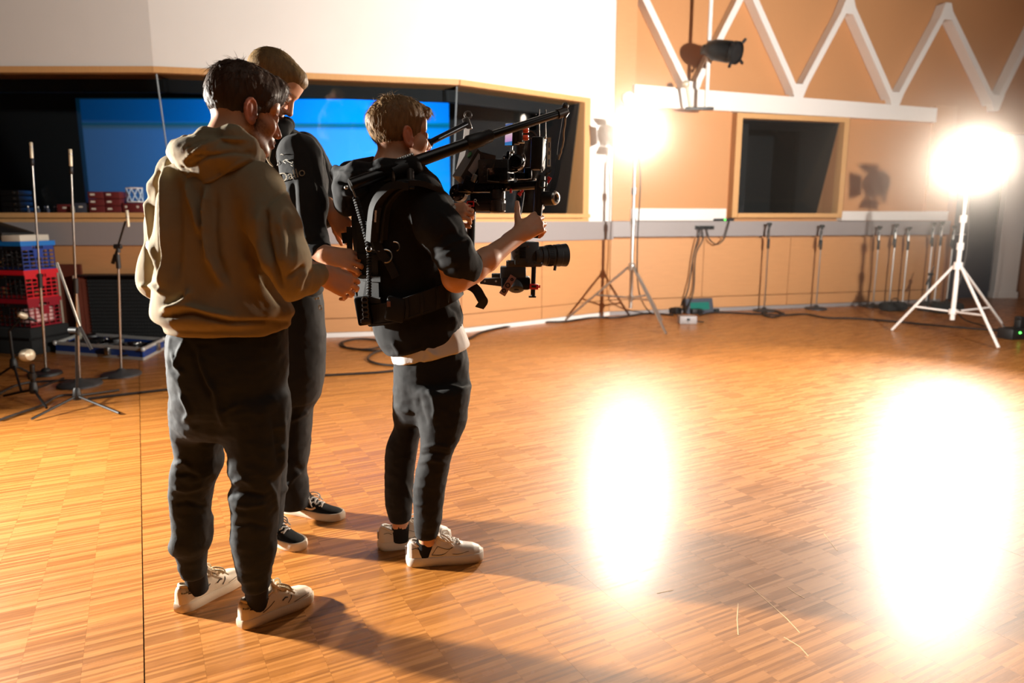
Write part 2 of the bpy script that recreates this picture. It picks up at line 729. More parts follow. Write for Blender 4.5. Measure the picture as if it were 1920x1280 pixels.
q.box((1.6, 11.2, 2.0), (0.1, 2.8, 4.0))
struct('booth_lining', q, M_BLACKWALL, wbooth)
q = MB()
q.box((-3.6, 12.85, 2.0), (11, 0.1, 4.0))
z2 = at(400, 230, 12.5).z
q.box((-3.6, 12.65, (z2 + 4) / 2), (11, 0.3, 4 - z2))
struct('wall_blue_booth', q, M_BLUEWALL)
q = MB()
q.prism([(-9,7.75,.72),(-3.6,7.75,.72),(-0.75,8.4,.72),(0.7,9.5,.72),(0.9,10.3,.72),(-9,10.3,.72)],(0,0,.06))
struct('booth_desk', q, M_BLACKWALL, wbooth)

# ---- the tan wall on the right
u_pil = WR.hit(1190, 300)[0]
uw0, zw1 = WR.hit(1379, 212)
uw1, zw0 = WR.hit(1574, 408)
uo0, zo1 = WR.hit(1389, 222)
uo1, zo0 = WR.hit(1566, 400)
zr_top_l, zr_bot_l = WR.hit(1187, 160)[1], WR.hit(1187, 200)[1]
u_rail1 = WR.hit(1749, 215)[0]
zr_top_r, zr_bot_r = WR.hit(1749, 204)[1], WR.hit(1749, 230)[1]
U_END = 8.9
q = MB()
WR.box(q, 0, uo0, 0, zr_top_l, -0.30, -0.08)
WR.box(q, uo1, WR.L, 0, zr_top_l, -0.30, -0.08)
WR.box(q, uo0, uo1, 0, zo0, -0.30, -0.08)
WR.box(q, uo0, uo1, zo1, zr_top_l, -0.30, -0.08)
WR.box(q, 0, U_END, zr_top_l, ZC, -0.30, -0.16)
WR.box(q, WR.L, U_END, 2.62, zr_top_l, -0.30, -0.08)
wall_r = struct('wall_right', q, M_FABRIC)
panels(WR, wall_r, 0.0, WR.L, 0.215, Z_DUCT0, -0.09, 0.0, 4, M_WOOD)
panels(WR, wall_r, 0.0, WR.L, 0.055, 0.205, -0.09, 0.002, 4, M_WOOD, 'kick_panel')
q = MB()
WR.box(q, 0, WR.L, 0, 0.05, -0.09, 0.012)
struct('baseboard', q, M_DUCT, wall_r)
q = MB()
WR.box(q, 0, WR.L, Z_DUCT0 + .03, 1.265, -0.09, 0.05)
struct('cable_duct', q, M_DUCT, wall_r)
# pilaster boards beside the white wall
q = MB()
WR.box(q, 0, u_pil * .45, 1.27, ZC, -0.09, 0.02)
struct('pilaster_board', q, M_WOOD, wall_r)
q = MB()
WR.box(q, u_pil * .47, u_pil - .02, 1.27, ZC, -0.09, 0.0)
struct('pilaster_board', q, M_WOOD, wall_r)
# fabric panels left and right of the small window
zpl = WR.hit(1300, 391)[1]
zpr = WR.hit(1650, 396)[1]
q = MB()
WR.box(q, u_pil + .01, uw0 - .07, zpl, zr_bot_l + .02, -0.09, -0.01)
struct('fabric_panel', q, M_FABRIC, wall_r)
q = MB()
WR.box(q, uw1 + .06, WR.L, zpr, zr_bot_r + .05, -0.09, -0.01)
struct('fabric_panel', q, M_FABRIC, wall_r)
q = MB()
WR.box(q, u_pil - .04, uw0 - .08, 1.275, zpl, -0.09, 0.03)
struct('white_ledge', q, M_WMETAL, wall_r)
q = MB()
WR.box(q, uw1 + .02, WR.L - .05, 1.275, zpr, -0.09, 0.03)
struct('white_ledge', q, M_WMETAL, wall_r)
# white steel rail, deeper at its near end
q = MB()
ur0 = u_pil - .06
q.frame8([WR.pt(ur0, zr_bot_l, .07), WR.pt(u_rail1, zr_bot_r, .07), WR.pt(u_rail1, zr_bot_r, -.1), WR.pt(ur0, zr_bot_l, -.1),
          WR.pt(ur0, zr_top_l, .07), WR.pt(u_rail1, zr_top_r, .07), WR.pt(u_rail1, zr_top_r, -.1), WR.pt(ur0, zr_top_l, -.1)])
struct('steel_rail', q, M_WMETAL, wall_r)
q = MB()
q.lathe([(0.075, -.06), (0.085, 0.0), (0.085, .05), (0.05, .055), (0.05, .03)], WR.P(1177, 186, .03), WR.n, 20)
struct('rail_end_cap', q, M_WMETAL, wall_r)
q = MB()
WR.box(q, u_rail1 + .01, u_rail1 + .42, zpr, zr_bot_r + .25, -0.09, 0.03)
struct('pilaster_board', q, M_WOOD, wall_r)
# zigzag of white bars with gusset plates over tan panels
zig = [(1186, -50), (1296, 178), (1402, -30), (1496, 182), (1592, 2), (1677, 196), (1776, 14), (1866, 200), (1950, 30)]
for i in range(len(zig) - 1):
    a, b = WR.P(*zig[i], 0.0), WR.P(*zig[i + 1], 0.0)
    d = (b - a).normalized()
    sd = d.cross(WR.n)
    w = 0.042
    q = MB()
    q.prism([a + sd * w + WR.n * .02, b + sd * w + WR.n * .02, b - sd * w + WR.n * .02, a - sd * w + WR.n * .02], WR.n * -0.17)
    struct('zigzag_bar', q, M_WMETAL, wall_r)
for i, (px, py) in enumerate(zig[1:-1], 1):
    a = WR.P(px, py, 0.0)
    s = 1 if i % 2 else -1
    q = MB()
    q.prism([a + WR.d * x + Vector((0, 0, s * z)) + WR.n * .022 for x, z in ((-.05, -.06), (.05, -.06), (.14, .17), (-.14, .17))], WR.n * -0.17)
    struct('gusset_plate', q, M_WMETAL, wall_r)

# small window in the tan wall
q = MB()
WR.box(q, uw0, uo0, zw0, zw1, -0.08, 0.05)
WR.box(q, uo1, uw1, zw0, zw1, -0.08, 0.05)
WR.box(q, uo0, uo1, zo1, zw1, -0.08, 0.05)
WR.box(q, uo0, uo1, zw0, zo0, -0.08, 0.06)
win2 = struct('window_2', q, M_EDGE)
q = MB()
WR.box(q, uo1, uo1 + .03, zo0, zo1, -0.45, -0.05)
WR.box(q, uo0 - .03, uo0, zo0, zo1, -0.45, -0.05)
WR.box(q, uo0, uo1, zo0 - .03, zo0, -0.45, -0.05)
struct('window_reveal', q, M_WOOD, win2)
q = MB()
q.add([WR.pt(uo0, zo0, -.40), WR.pt(uo1, zo0, -.40), WR.pt(uo1, zo1, -.06), WR.pt(uo0, zo1, -.06)], [(0, 1, 2, 3)])
struct('pane', q, M_GLASS, win2, fixn=False)
for uu, dd in ((uo1 - .002, -.012), (uo0 + .002, .012)):
    q = MB()
    q.prism([WR.pt(uu, zo1, -.065), WR.pt(uu, zo0, -.405), WR.pt(uu, zo0, -.9), WR.pt(uu, zo1, -.9)], WR.d * dd)
    struct('reveal_lining', q, M_BLACKWALL, win2)
q = MB()
WR.box(q, uo0, uo1, zo1 - .014, zo1 - .002, -.9, -.07)
struct('reveal_lining', q, M_BLACKWALL, win2)
q = MB()
WR.box(q, uo0 - .8, uo1 + .8, 0.6, 3.2, -2.2, -2.1)
WR.box(q, uo0 - .9, uo0 - .8, 0.6, 3.2, -2.2, -0.31)
WR.box(q, uo1 + .8, uo1 + .9, 0.6, 3.2, -2.2, -0.31)
WR.box(q, uo0 - .8, uo1 + .8, 3.1, 3.2, -2.2, -0.31)
WR.box(q, uo0 - .8, uo1 + .8, 0.6, 0.7, -2.2, -0.31)
struct('dark_room', q, M_BLACKWALL, win2)

# recess with the dark door, pale column, brown side wall
WD = Wall((6.75, 11.35), (9.2, 12.0))
q = MB()
WD.box(q, -0.3, 2.6, 0, 2.7, -0.2, 0.0)
q.frame8([Vector((6.72, 10.9, 0)), Vector((6.85, 10.9, 0)), Vector((6.85, 11.5, 0)), Vector((6.72, 11.5, 0)),
          Vector((6.72, 10.9, 2.65)), Vector((6.85, 10.9, 2.65)), Vector((6.85, 11.5, 2.65)), Vector((6.72, 11.5, 2.65))])
wall_f = struct('wall_far', q, M_BROWN)
q = MB()
ud0, ud1 = WD.hit(1772, 500)[0], WD.hit(1856, 500)[0]
WD.box(q, ud0, ud1, 0, 2.1, 0.0, 0.04)
door = struct('door_1', q, M_SLATE)
q = MB()
WD.box(q, ud0 - .03, ud0, 0, 2.16, 0.0, 0.06)
WD.box(q, ud0, ud1, 2.1, 2.16, 0.0, 0.06)
struct('door_frame', q, M_BROWN, door)
q = MB()
q.tube([WD.pt(ud0 + .12, 1.05, .04), WD.pt(ud0 + .12, 1.05, .09), WD.pt(ud0 + .24, 1.05, .09)], 0.011, 8)
struct('door_handle', q, M_WMETAL, door)
c0 = fl(1868, 556)
q = MB()
q.box((c0.x, c0.y - .05, 1.35), (0.36, 0.3, 2.7))
col = struct('column_far', q, M_WMETAL)
q = MB()
q.box((c0.x, c0.y - .05, 0.05), (0.40, 0.34, 0.10))
struct('column_base', q, M_WMETAL, col)
q = MB()
WS = Wall((c0.x + .2, c0.y + .1), (10.3, 3.0))
WS.box(q, 0, WS.L, 0, ZC, -0.2, 0.0)
struct('wall_side', q, M_BROWN)
q = MB()
u, z = WS.hit(1908, 420)
WS.box(q, u - .5, u + .5, z - .25, z + .35, 0.0, 0.04)
tag(q.build('wall_box', M_SLATE, None, smooth=False), 'dark wall mounted box on the brown wall behind the tall right lamp', 'box')

# unseen rest of the hall: it closes the room for the light
q = MB()
q.box((1.7, 4.8, ZC + .1), (18.6, 16.4, 0.2))
struct('ceiling', q, M_DARKB)
q = MB()
q.box((-6.7, 2.1, ZC / 2), (0.2, 10.6, ZC))
struct('wall_west', q, M_DARKB)
q = MB()
q.box((1.8, -3.1, ZC / 2), (17.2, 0.2, ZC))
struct('wall_behind', q, M_DARKB)
q = MB()
q.box((10.4, 0, ZC / 2), (0.2, 6.4, ZC))
struct('wall_east', q, M_DARKB)
# ================================================================ the two burning lamps on stands
M_STEEL = mat('brushed_steel', (196, 192, 186), 0.32, 0.9, var=0.06)
M_BLACKM = mat('black_metal', (22, 22, 23), 0.42, 0.4, var=0.1)
M_BLACKP = mat('black_plastic', (20, 20, 21), 0.5, var=0.1)
M_RUBBER = mat('black_rubber', (16, 16, 17), 0.75, var=0.1)


def lamp_stand(name, label, feet, top, hub_z, brace_z, pin_z, m, r=0.017):
    """tripod stand: three legs, telescopic column, spreader braces, collars with knobs"""
    cx = sum(f[0] for f in feet) / 3
    cy = sum(f[1] for f in feet) / 3
    base = Vector((top[0], top[1], 0))
    t = thing(name, label, 'lamp stand', base)
    q = MB()
    q.cyl(base + Vector((0, 0, pin_z)), base + Vector((0, 0, top[2] * .62)), r * 1.15, None, 14)
    q.cyl(base + Vector((0, 0, top[2] * .62)), base + Vector((0, 0, top[2] * .8)), r * .9, None, 14)
    q.cyl(base + Vector((0, 0, top[2] * .8)), base + Vector((0, 0, top[2])), r * .7, None, 14)
    world_child(q, 'column', m, t)
    hub = base + Vector((0, 0, hub_z))
    q = MB()
    q.lathe([(r * 1.2, -.05), (r * 2.2, -.045), (r * 2.2, .03), (r * 1.3, .04)], hub, (0, 0, 1), 16)
    world_child(q, 'hub', m, t)
    for zz in (top[2] * .62, top[2] * .8):
        q = MB()
        c = base + Vector((0, 0, zz))
        q.lathe([(r, -.05), (r * 1.7, -.045), (r * 1.7, .03), (r, .035)], c, (0, 0, 1), 16)
        col_ = world_child(q, 'collar', m, t)
        q = MB()
        q.cyl(c, c + Vector((r * 3.2, -.01, 0)), .006)
        q.ball(c + Vector((r * 3.6, -.012, 0)), .016, None, 10)
        world_child(q, 'knob', M_BLACKP, col_)
    q = MB()
    bc = base + Vector((0, 0, brace_z))
    q.lathe([(r * 1.2, -.03), (r * 2, -.028), (r * 2, .028), (r * 1.2, .03)], bc, (0, 0, 1), 16)
    world_child(q, 'brace_collar', m, t)
    for f in feet:
        F = Vector((f[0], f[1], 0.012))
        h = hub + (Vector((F.x, F.y, 0)) - base).normalized() * r * 2
        h.z = hub_z - .01
        q = MB()
        q.tube([h, F], r * .75, 10)
        lg = world_child(q, 'leg', m, t)
        k = (h.z - brace_z - .02) / (h.z - F.z)
        mid = h + (F - h) * k
        q = MB()
        q.tube([bc, mid], r * .55, 8)
        world_child(q, 'brace', m, t)
        q = MB()
        dd = (F - h).normalized()
        q.tube([F - dd * .06, F], r * .95, 10)
        world_child(q, 'rubber_foot', M_RUBBER, lg)
    return t


def studio_lamp(name, label, c, target, R, strength, color, spread_leaf=0.9):
    """round head lamp with yoke, barn doors and a burning lens"""
    t = thing(name, label, 'lamp', c)
    a = (Vector(target) - Vector(c)).normalized()
    q = MB()
    c = Vector(c)
    q.lathe([(R * .5, -R * 2.3), (R * .8, -R * 2.25), (R * 1.0, -R * 1.6), (R * 1.12, -R * .2), (R * 1.16, 0), (R * 1.04, 0.0), (R * 1.0, -R * .12), (.01, -R * .13)],
            c, a, 28)
    for i in range(5):
        q.ring(c - a * R * (.5 + i * .3), a, R * 1.13, R * .035, 28, 6)
    world_child(q, 'housing', M_BLACKM, t)
    q = MB()
    n = 24
    prof = [(R * .99, -.10 * R), (R * .9, -.04 * R), (R * .5, .03 * R), (.001, .05 * R)]
    q.lathe(prof, c, a, n)
    world_child(q, 'lens', glow('lamp_lens_glow', color, 70), t)
    beam = area(name + '_beam', c + a * R * .08, target, strength, R * 1.9, color, 95)
    # barn doors
    side = a.cross(Vector((0, 0, 1))).normalized()
    up = side.cross(a)
    for d, o, L in ((side, up, 1.3), (-side, up, 1.3), (up, side, 1.0), (-up, side, 1.0)):
        b = c + d * R * 1.18 + a * R * .05
        e = b + (d * 1.0 + a * .75).normalized() * R * L
        q = MB()
        q.prism([b - o * R * .9, b + o * R * .9, e + o * R * 1.25, e - o * R * 1.25], (d * .7 - a).normalized() * .004)
        world_child(q, 'barn_door', M_BLACKM, t, smooth=False)
    q = MB()
    yk = [c + side * R * 1.2 - a * R * .9 + up * 0.0, c + side * R * 1.25 - a * R * .9 - Vector((0, 0, R * 1.5)),
          c - a * R * .9 - Vector((0, 0, R * 1.62)), c - side * R * 1.25 - a * R * .9 - Vector((0, 0, R * 1.5)), c - side * R * 1.2 - a * R * .9]
    q.tube(yk, R * .09, 8)
    q.cyl(c - a * R * .9 - Vector((0, 0, R * 2.1)), c - a * R * .9 - Vector((0, 0, R * 1.55)), R * .14)
    world_child(q, 'yoke', M_BLACKM, t)
    return t


LC = at(1200, 243, 8.45)
RC = at(1836, 298, 7.45)
lamp_stand('lamp_stand', 'slim steel tripod stand under the left burning lamp near the white wall corner',
           [fl(1060, 601), fl(1249, 628), (1.93, 8.85)], (LC.x - .02, LC.y + .17, LC.z - .28), 0.72, 0.33, 0.20, M_STEEL, 0.020)
lamp_stand('lamp_stand', 'heavy pale steel tripod stand under the brightest lamp at the right edge',
           [fl(1672, 620), fl(1872, 654), (5.75, 7.95)], (RC.x, RC.y + .15, RC.z - .28), 0.80, 0.29, 0.20, M_WMETAL, 0.021)
studio_lamp('studio_lamp', 'burning barn-door lamp on the slim stand before the tan panel left of the small window', LC, (-0.4, 2.2, 1.0), 0.10, 84, (1.0, 0.88, 0.73))
studio_lamp('studio_lamp', 'brightest burning lamp on the heavy stand at the right, before the dark door', RC, (-0.2, 2.2, 0.8), 0.105, 150, (1.0, 0.87, 0.72))
# ================================================================ props
M_CHROME = mat('satin_chrome', (176, 172, 166), 0.28, 1.0, var=0.05)
M_IRON = mat('grey_cast_base', (70, 70, 72), 0.5, 0.5, var=0.1)
M_IVORY = mat('pale_microphone_body', (205, 196, 172), 0.4, 0.3, var=0.04)
M_CABLE = mat('dark_cable', (34, 26, 22), 0.6, var=0.1)
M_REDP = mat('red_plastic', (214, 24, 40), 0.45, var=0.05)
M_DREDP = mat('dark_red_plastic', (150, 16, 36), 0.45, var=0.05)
M_BLUEP = mat('blue_plastic', (30, 64, 150), 0.45, var=0.06)
M_SKYP = mat('bright_blue_plastic', (24, 120, 205), 0.45, var=0.05)
M_MAROON = mat('maroon_box', (96, 30, 30), 0.6, var=0.1)
M_PINKW = mat('pale_pink_foam', (232, 186, 180), 0.8, var=0.05)
M_CREAM = mat('cream_card', (210, 205, 190), 0.7, var=0.04)
M_ALU = mat('aluminium_edge', (196, 196, 192), 0.4, 0.35, var=0.05)
M_CASEB = mat('blue_case_laminate', (24, 60, 130), 0.5, var=0.05)
M_FOAM = mat('black_foam', (30, 31, 31), 0.95, var=0.2)
M_PLY = mat('reddish_plywood', (92, 40, 24), 0.6, var=0.15, nscale=8)
M_LEDG = glow('green_led', (0.1, 1.0, 0.1), 6)
M_LEDT = glow('teal_display', (0.05, 0.35, 0.25), 0.6)


def round_base(t, base, r, m):
    q = MB()
    q.lathe([(r, 0.0), (r, .012), (r * .92, .024), (r * .3, .034), (.03, .05), (.016, .06)], base, (0, 0, 1), 28)
    return world_child(q, 'round_base', m, t)


def clip_and_boom(t, top, d1, d2, L1, L2, r=.008):
    """swivel joint on a pole top with a short boom (front piece L1 along d1, grip L2 the other way)"""
    q = MB()
    q.cyl(top - Vector((0, 0, .05)), top + Vector((0, 0, .015)), .017)
    q.cyl(top + Vector((-.028, 0, .0)), top + Vector((.028, 0, .0)), .02)
    j = world_child(q, 'swivel_joint', M_BLACKP, t)
    q = MB()
    q.tube([top + Vector(d1) * L1, top, top - Vector(d1) * L2 * .55], r, 8)
    world_child(q, 'boom', M_BLACKM, t)
    q = MB()
    q.tube([top - Vector(d1) * L2 * .5, top - Vector(d1) * L2], r * 1.9, 10)
    world_child(q, 'counterweight', M_BLACKP, t)
    return j


def straight_mic_stand(base, top, label, mlabel, rb, m_base, grip_f=.45, mic_len=.13):
    base, top = Vector(base), Vector(top)
    t = thing('microphone_stand', label, 'microphone stand', base)
    round_base(t, base, rb, m_base)
    g = base.lerp(top, grip_f)
    q = MB()
    q.tube([base + Vector((0, 0, .03)), g], .011, 10)
    world_child(q, 'lower_pole', M_CHROME, t)
    q = MB()
    q.tube([g, top], .0075, 10)
    world_child(q, 'upper_pole', M_CHROME, t)
    q = MB()
    q.lathe([(.011, -.06), (.018, -.055), (.018, .055), (.010, .06)], g, (top - base), 14)
    world_child(q, 'grip_sleeve', M_BLACKP, t)
    q = MB()
    q.lathe([(.009, -.05), (.013, -.045), (.014, 0), (.009, .01)], top, (top - base), 12)
    world_child(q, 'mic_clip', M_BLACKP, t)
    if mlabel:
        d = (top - base).normalized()
        mt = thing('pencil_microphone', mlabel, 'microphone', top)
        q = MB()
        q.lathe([(.006, .005), (.0125, .012), (.0125, mic_len), (.010, mic_len + .004)], top, d, 16)
        world_child(q, 'microphone_body', M_IVORY, mt)
        q = MB()
        q.lathe([(.0126, mic_len * .72), (.0130, mic_len * .74), (.0130, mic_len * .76), (.0126, mic_len * .78)], top, d, 16)
        world_child(q, 'ring', M_CHROME, mt)
    return t


def tripod_legs(t, c, feet, hub_z, m=None):
    m = m or M_BLACKM
    hub = Vector((c[0], c[1], hub_z))
    q = MB()
    q.lathe([(.012, -.03), (.026, -.025), (.03, .0), (.022, .05), (.014, .06)], hub, (0, 0, 1), 14)
    world_child(q, 'hub', M_BLACKP, t)
    for f in feet:
        F = Vector((f[0], f[1], .014))
        q = MB()
        q.tube([hub + (F - hub) * .06, F], .009, 8)
        lg = world_child(q, 'leg', m, t)
        d = (F - hub).normalized()
        q = MB()
        q.tube([F - d * .05, F], .0135, 10)
        world_child(q, 'rubber_foot', M_RUBBER, lg)


# ---- left group of microphone stands
B1, B2, B3 = fl(87, 702), fl(150, 722), fl(228, 703)
straight_mic_stand(B1, at(60, 299, B1.y), 'tall thin microphone stand farthest left, in front of the stacked plastic crates',
                   'pale pencil microphone on the tall stand before the red and blue crates', .12, M_BLACKP, .45)
straight_mic_stand(B2, at(133, 314, B2.y), 'tall chrome microphone stand on a grey round base behind the small black tripod',
                   'pale pencil microphone atop the chrome stand with black grip sleeve', .16, M_IRON, .47)
t = thing('microphone_stand', 'short microphone stand on a round base with small black boom, beside the open flight case', 'microphone stand', B3)
round_base(t, B3, .155, M_IRON)
top3 = at(221, 462, B3.y)
q = MB()
q.tube([B3 + Vector((0, 0, .03)), top3], .0095, 10)
world_child(q, 'pole', M_CHROME, t)
q = MB()
g = at(221.5, 490, B3.y)
q.lathe([(.010, -.06), (.019, -.055), (.019, .055), (.010, .06)], g, (0, 0, 1), 14)
world_child(q, 'grip_sleeve', M_BLACKP, t)
m3 = at(235, 415, B3.y - .05)
d = (m3 - top3).normalized()
clip_and_boom(t, top3, d, d, (m3 - top3).length, .16)
mt = thing('pencil_microphone', 'upright pale pencil microphone on the short boom stand near the flight case lid', 'microphone', m3 + Vector((.02, 0, -.04)))
q = MB()
q.lathe([(.006, -.045), (.012, -.04), (.012, .085), (.009, .09)], m3 + Vector((.02, 0, 0)), (0, 0, 1), 16)
world_child(q, 'microphone_body', M_IVORY, mt)
q = MB()
q.lathe([(.0125, .03), (.0128, .034), (.0125, .038)], m3 + Vector((.02, 0, 0)), (0, 0, 1), 16)
world_child(q, 'ring', M_CHROME, mt)

# small black tripod with a slanting boom
c4 = fl(147, 762)
t = thing('boom_stand', 'low black tripod stand with a slanting chrome boom, nearest the floor joint', 'microphone stand', c4)
tripod_legs(t, c4, [fl(60, 789), fl(224, 778), (c4.x + .05, c4.y + .42)], at(147, 742, c4.y).z)
cl4 = at(143, 618, c4.y)
q = MB()
q.tube([Vector((c4.x, c4.y, .08)), cl4], .0095, 10)
world_child(q, 'pole', M_BLACKM, t)
q = MB()
q.cyl(cl4 - Vector((.03, .02, 0)), cl4 + Vector((.03, -.03, 0)), .022)
q.cyl(cl4 + Vector((0, 0, -.04)), cl4 + Vector((0, 0, 0)), .016)
world_child(q, 'boom_clamp', M_BLACKP, t)
q = MB()
b0, b1 = at(107, 492, c4.y - .03), at(153, 622, c4.y - .03)
q.tube([b0, b1], .0075, 8)
world_child(q, 'boom', M_CHROME, t)
q = MB()
b2 = at(172, 655, c4.y - .03)
q.tube([b1 - (b1 - b0) * .08, b2], .011, 8)
world_child(q, 'boom_grip', M_BLACKP, t)

# low tripod with the fat silver microphone
c5 = fl(66, 752)
t = thing('low_mic_stand', 'very low black tripod stand carrying the fat silver drum microphone', 'microphone stand', c5)
tripod_legs(t, c5, [fl(8, 745), fl(119, 712), fl(88, 768)], at(62, 730, c5.y).z, M_BLACKM)
q = MB()
top5 = at(60, 683, c5.y)
q.tube([Vector((c5.x, c5.y, .08)), top5], .016, 10)
q.lathe([(.014, 0), (.028, .01), (.028, .05), (.014, .06)], Vector((c5.x, c5.y, at(60, 712, c5.y).z)), (0, 0, 1), 14)
world_child(q, 'pole', M_BLACKM, t)
mt = thing('drum_microphone', 'fat silver drum microphone with round pale grille on the lowest tripod', 'microphone', at(50, 666, c5.y))
p0, p1 = at(32, 668, c5.y + .02), at(48, 666, c5.y)
q = MB()
dm = (p1 - p0).normalized()
q.lathe([(.014, 0), (.020, .004), (.022, .06), (.026, .065)], p0, dm, 20)
world_child(q, 'microphone_body', M_CHROME, mt)
q = MB()
q.lathe([(.026, .062), (.044, .07), (.046, .10), (.040, .125), (.02, .137), (.001, .14)], p0, dm, 24)
world_child(q, 'grille', M_IVORY, mt)

# second low stand, farther back in the dark
c6 = fl(30, 716)
t = thing('low_mic_stand', 'black short stand in the dark beneath the crates, with small pale microphone', 'microphone stand', c6)
tripod_legs(t, c6, [fl(-10, 712), fl(70, 708), fl(40, 735)], .14)
t6 = at(44, 592, c6.y)
q = MB()
q.tube([Vector((c6.x, c6.y, .1)), Vector((c6.x, c6.y, t6.z - .12)), t6], .012, 8)
world_child(q, 'pole', M_BLACKM, t)
mt = thing('small_microphone', 'small pale microphone on the dark short stand in front of the lowest red crate', 'microphone', t6)
q = MB()
q.lathe([(.012, -.03), (.022, -.02), (.026, .01), (.02, .035), (.001, .045)], t6, (-.5, -.6, .5), 18)
world_child(q, 'grille', M_IVORY, mt)
q = MB()
q.lathe([(.008, -.10), (.011, -.09), (.013, -.03), (.008, -.02)], t6, (-.5, -.6, .5), 14)
world_child(q, 'microphone_body', M_BLACKM, mt)

# stand whose foot shows behind the leg of the man in khaki
c7 = Vector((-2.10, 4.75, 0))
t = thing('microphone_stand', 'black tripod stand hidden behind the khaki hoodie man, foot showing past his leg', 'microphone stand', c7)
tripod_legs(t, c7, [fl(317, 779), (c7.x + .35, c7.y - .05), (c7.x - .1, c7.y + .36)], .16)
q = MB()
q.tube([c7 + Vector((0, 0, .1)), c7 + Vector((0, 0, .9))], .01, 8)
world_child(q, 'pole', M_BLACKM, t)
q = MB()
k7 = at(326, 747, 4.62)
q.ball(k7, .02)
q.tube([k7, Vector((c7.x, c7.y, k7.z))], .007, 6)
world_child(q, 'knob', M_BLACKP, t)

# ---- stands along the tan wall
WALL_STANDS = [((1412, 579), (1421, 412), 'leftmost of the microphone stands along the tan wall, beneath the green lit box'),
               ((1495, 573), (1500, 416), 'microphone stand along the tan wall standing under the small window centre'),
               ((1592, 568), (1598, 418), 'microphone stand along the tan wall just right of the small window'),
               ((1622, 567), (1631, 414), 'microphone stand along the tan wall with dark folded boom, second right of the window'),
               ((1652, 567), (1660, 420), 'microphone stand along the tan wall below the lamp shadow, third right of the window'),
               ((1693, 565), (1697, 412), 'pale microphone stand along the tan wall, second from the dark door'),
               ((1712, 565), (1716, 410), 'pale microphone stand along the tan wall, nearest the pilaster board'),
               ((1748, 566), (1752, 418), 'microphone stand along the tan wall closest to the dark door')]
for i, (b, tp, lab) in enumerate(WALL_STANDS):
    p = fl(*b)
    # keep the base just clear of the wall
    uu = (p - WR.p0).dot(WR.d)
    off = (p - WR.p0).dot(WR.n)
    if off < .19:
        p = WR.pt(uu, 0, .19)
    tz = at(tp[0], tp[1], p.y)
    top = Vector((p.x, p.y, tz.z - .06))
    t = thing('microphone_stand', lab, 'microphone stand', p, 0, 'microphone stands parked along the tan wall')
    round_base(t, p, .15, M_IRON)
    q = MB()
    q.tube([p + Vector((0, 0, .03)), top], .011, 8)
    world_child(q, 'pole', M_CHROME if i not in (5, 6) else M_WMETAL, t)
    clip_and_boom(t, top, (-.12, 0, -.99), 0, .30 if i % 2 else .2, -.12)
    q = MB()
    q.lathe([(.012, -.07), (.019, -.06), (.019, .06), (.012, .07)], p.lerp(top, .78), (0, 0, 1), 12)
    world_child(q, 'grip_sleeve', M_BLACKP, t)
p = fl(1738, 582)
t = thing('short_microphone_stand', 'short dark stand among the pale stands near the pilaster board', 'microphone stand', p)
round_base(t, p, .13, M_BLACKP)
q = MB()
q.tube([p + Vector((0, 0, .03)), p + Vector((0, 0, .5))], .013, 8)
world_child(q, 'pole', M_BLACKM, t)
clip_and_boom(t, p + Vector((0, 0, .52)), (.3, 0, .95), 0, .12, .16)
for i, (px, py, w, h, lab) in enumerate([(1674, 582, .36, .12, 'black gear bag on the floor among the parked stands, left one'),
                                         (1775, 586, .42, .14, 'black gear bag on the floor in front of the dark door')]):
    p = fl(px, py)
    t = thing('gear_bag', lab, 'bag', p, .27)
    q = MB()
    q.box((0, 0, h / 2), (w, .22, h), None, 1, .045)
    q.build('bag_body', M_FOAM, t)
    q = MB()
    q.tube(smooth_path([(-w * .2, -.02, h - .01), (-w * .12, -.02, h + .05), (w * .12, -.02, h + .05), (w * .2, -.02, h - .01)], 6), .008, 6)
    q.build('bag_handle', M_BLACKP, t)

# ---- crates
RZ = math.radians(-15)


M_DARKP = mat('dark_crate_plastic', (18, 17, 20), 0.5, var=0.1)


def crate(base, L, D, H, m, rim_m, label, group=None, nx=9, nz=5):
    t = thing('plastic_crate', label, 'crate', base, RZ, group)
    q = MB()
    for sx, sy, w, d in ((0, -1, L, .02), (0, 1, L, .02), (-1, 0, .02, D), (1, 0, .02, D)):
        q.box((sx * (L / 2 - .008), sy * (D / 2 - .008), H - .022), (w, d, .044))
    q.build('rim', rim_m, t, smooth=False)
    q = MB()
    q.box((0, 0, .008), (L - .03, D - .03, .012))
    q.build('base', m, t, smooth=False)
    for sx, sy in ((0, -1), (0, 1), (-1, 0), (1, 0)):
        q = MB()
        W = L if sy else D
        n = nx if sy else max(5, int(nx * D / L))

        def put(a0, a1, z0, z1, th=.006):
            c, w_ = (a0 + a1) / 2, abs(a1 - a0)
            if sy:
                q.box((c, sy * (D / 2 - .012), (z0 + z1) / 2), (w_, th, z1 - z0))
            else:
                q.box((sx * (L / 2 - .012), c, (z0 + z1) / 2), (th, w_, z1 - z0))
        for i in range(n + 1):
            a = -W / 2 + .014 + (W - .028) * i / n
            put(a - .005, a + .005, .0, H - .04)
        for k in range(nz + 1):
            z = .006 + (H - .085) * k / nz
            put(-W / 2 + .012, W / 2 - .012, max(0, z - .005), z + .005, .0055)
        # solid band with the hand hole
        put(-W / 2 + .012, -.055, H - .085, H - .04, .005)
        put(.055, W / 2 - .012, H - .085, H - .04, .005)
        put(-.06, .06, H - .09, H - .075, .0062)
        put(-.05, .05, H - .15, H - .09, .0058)
        q.build('side_grille', M_DARKP if sy else m, t, smooth=False)
    return t


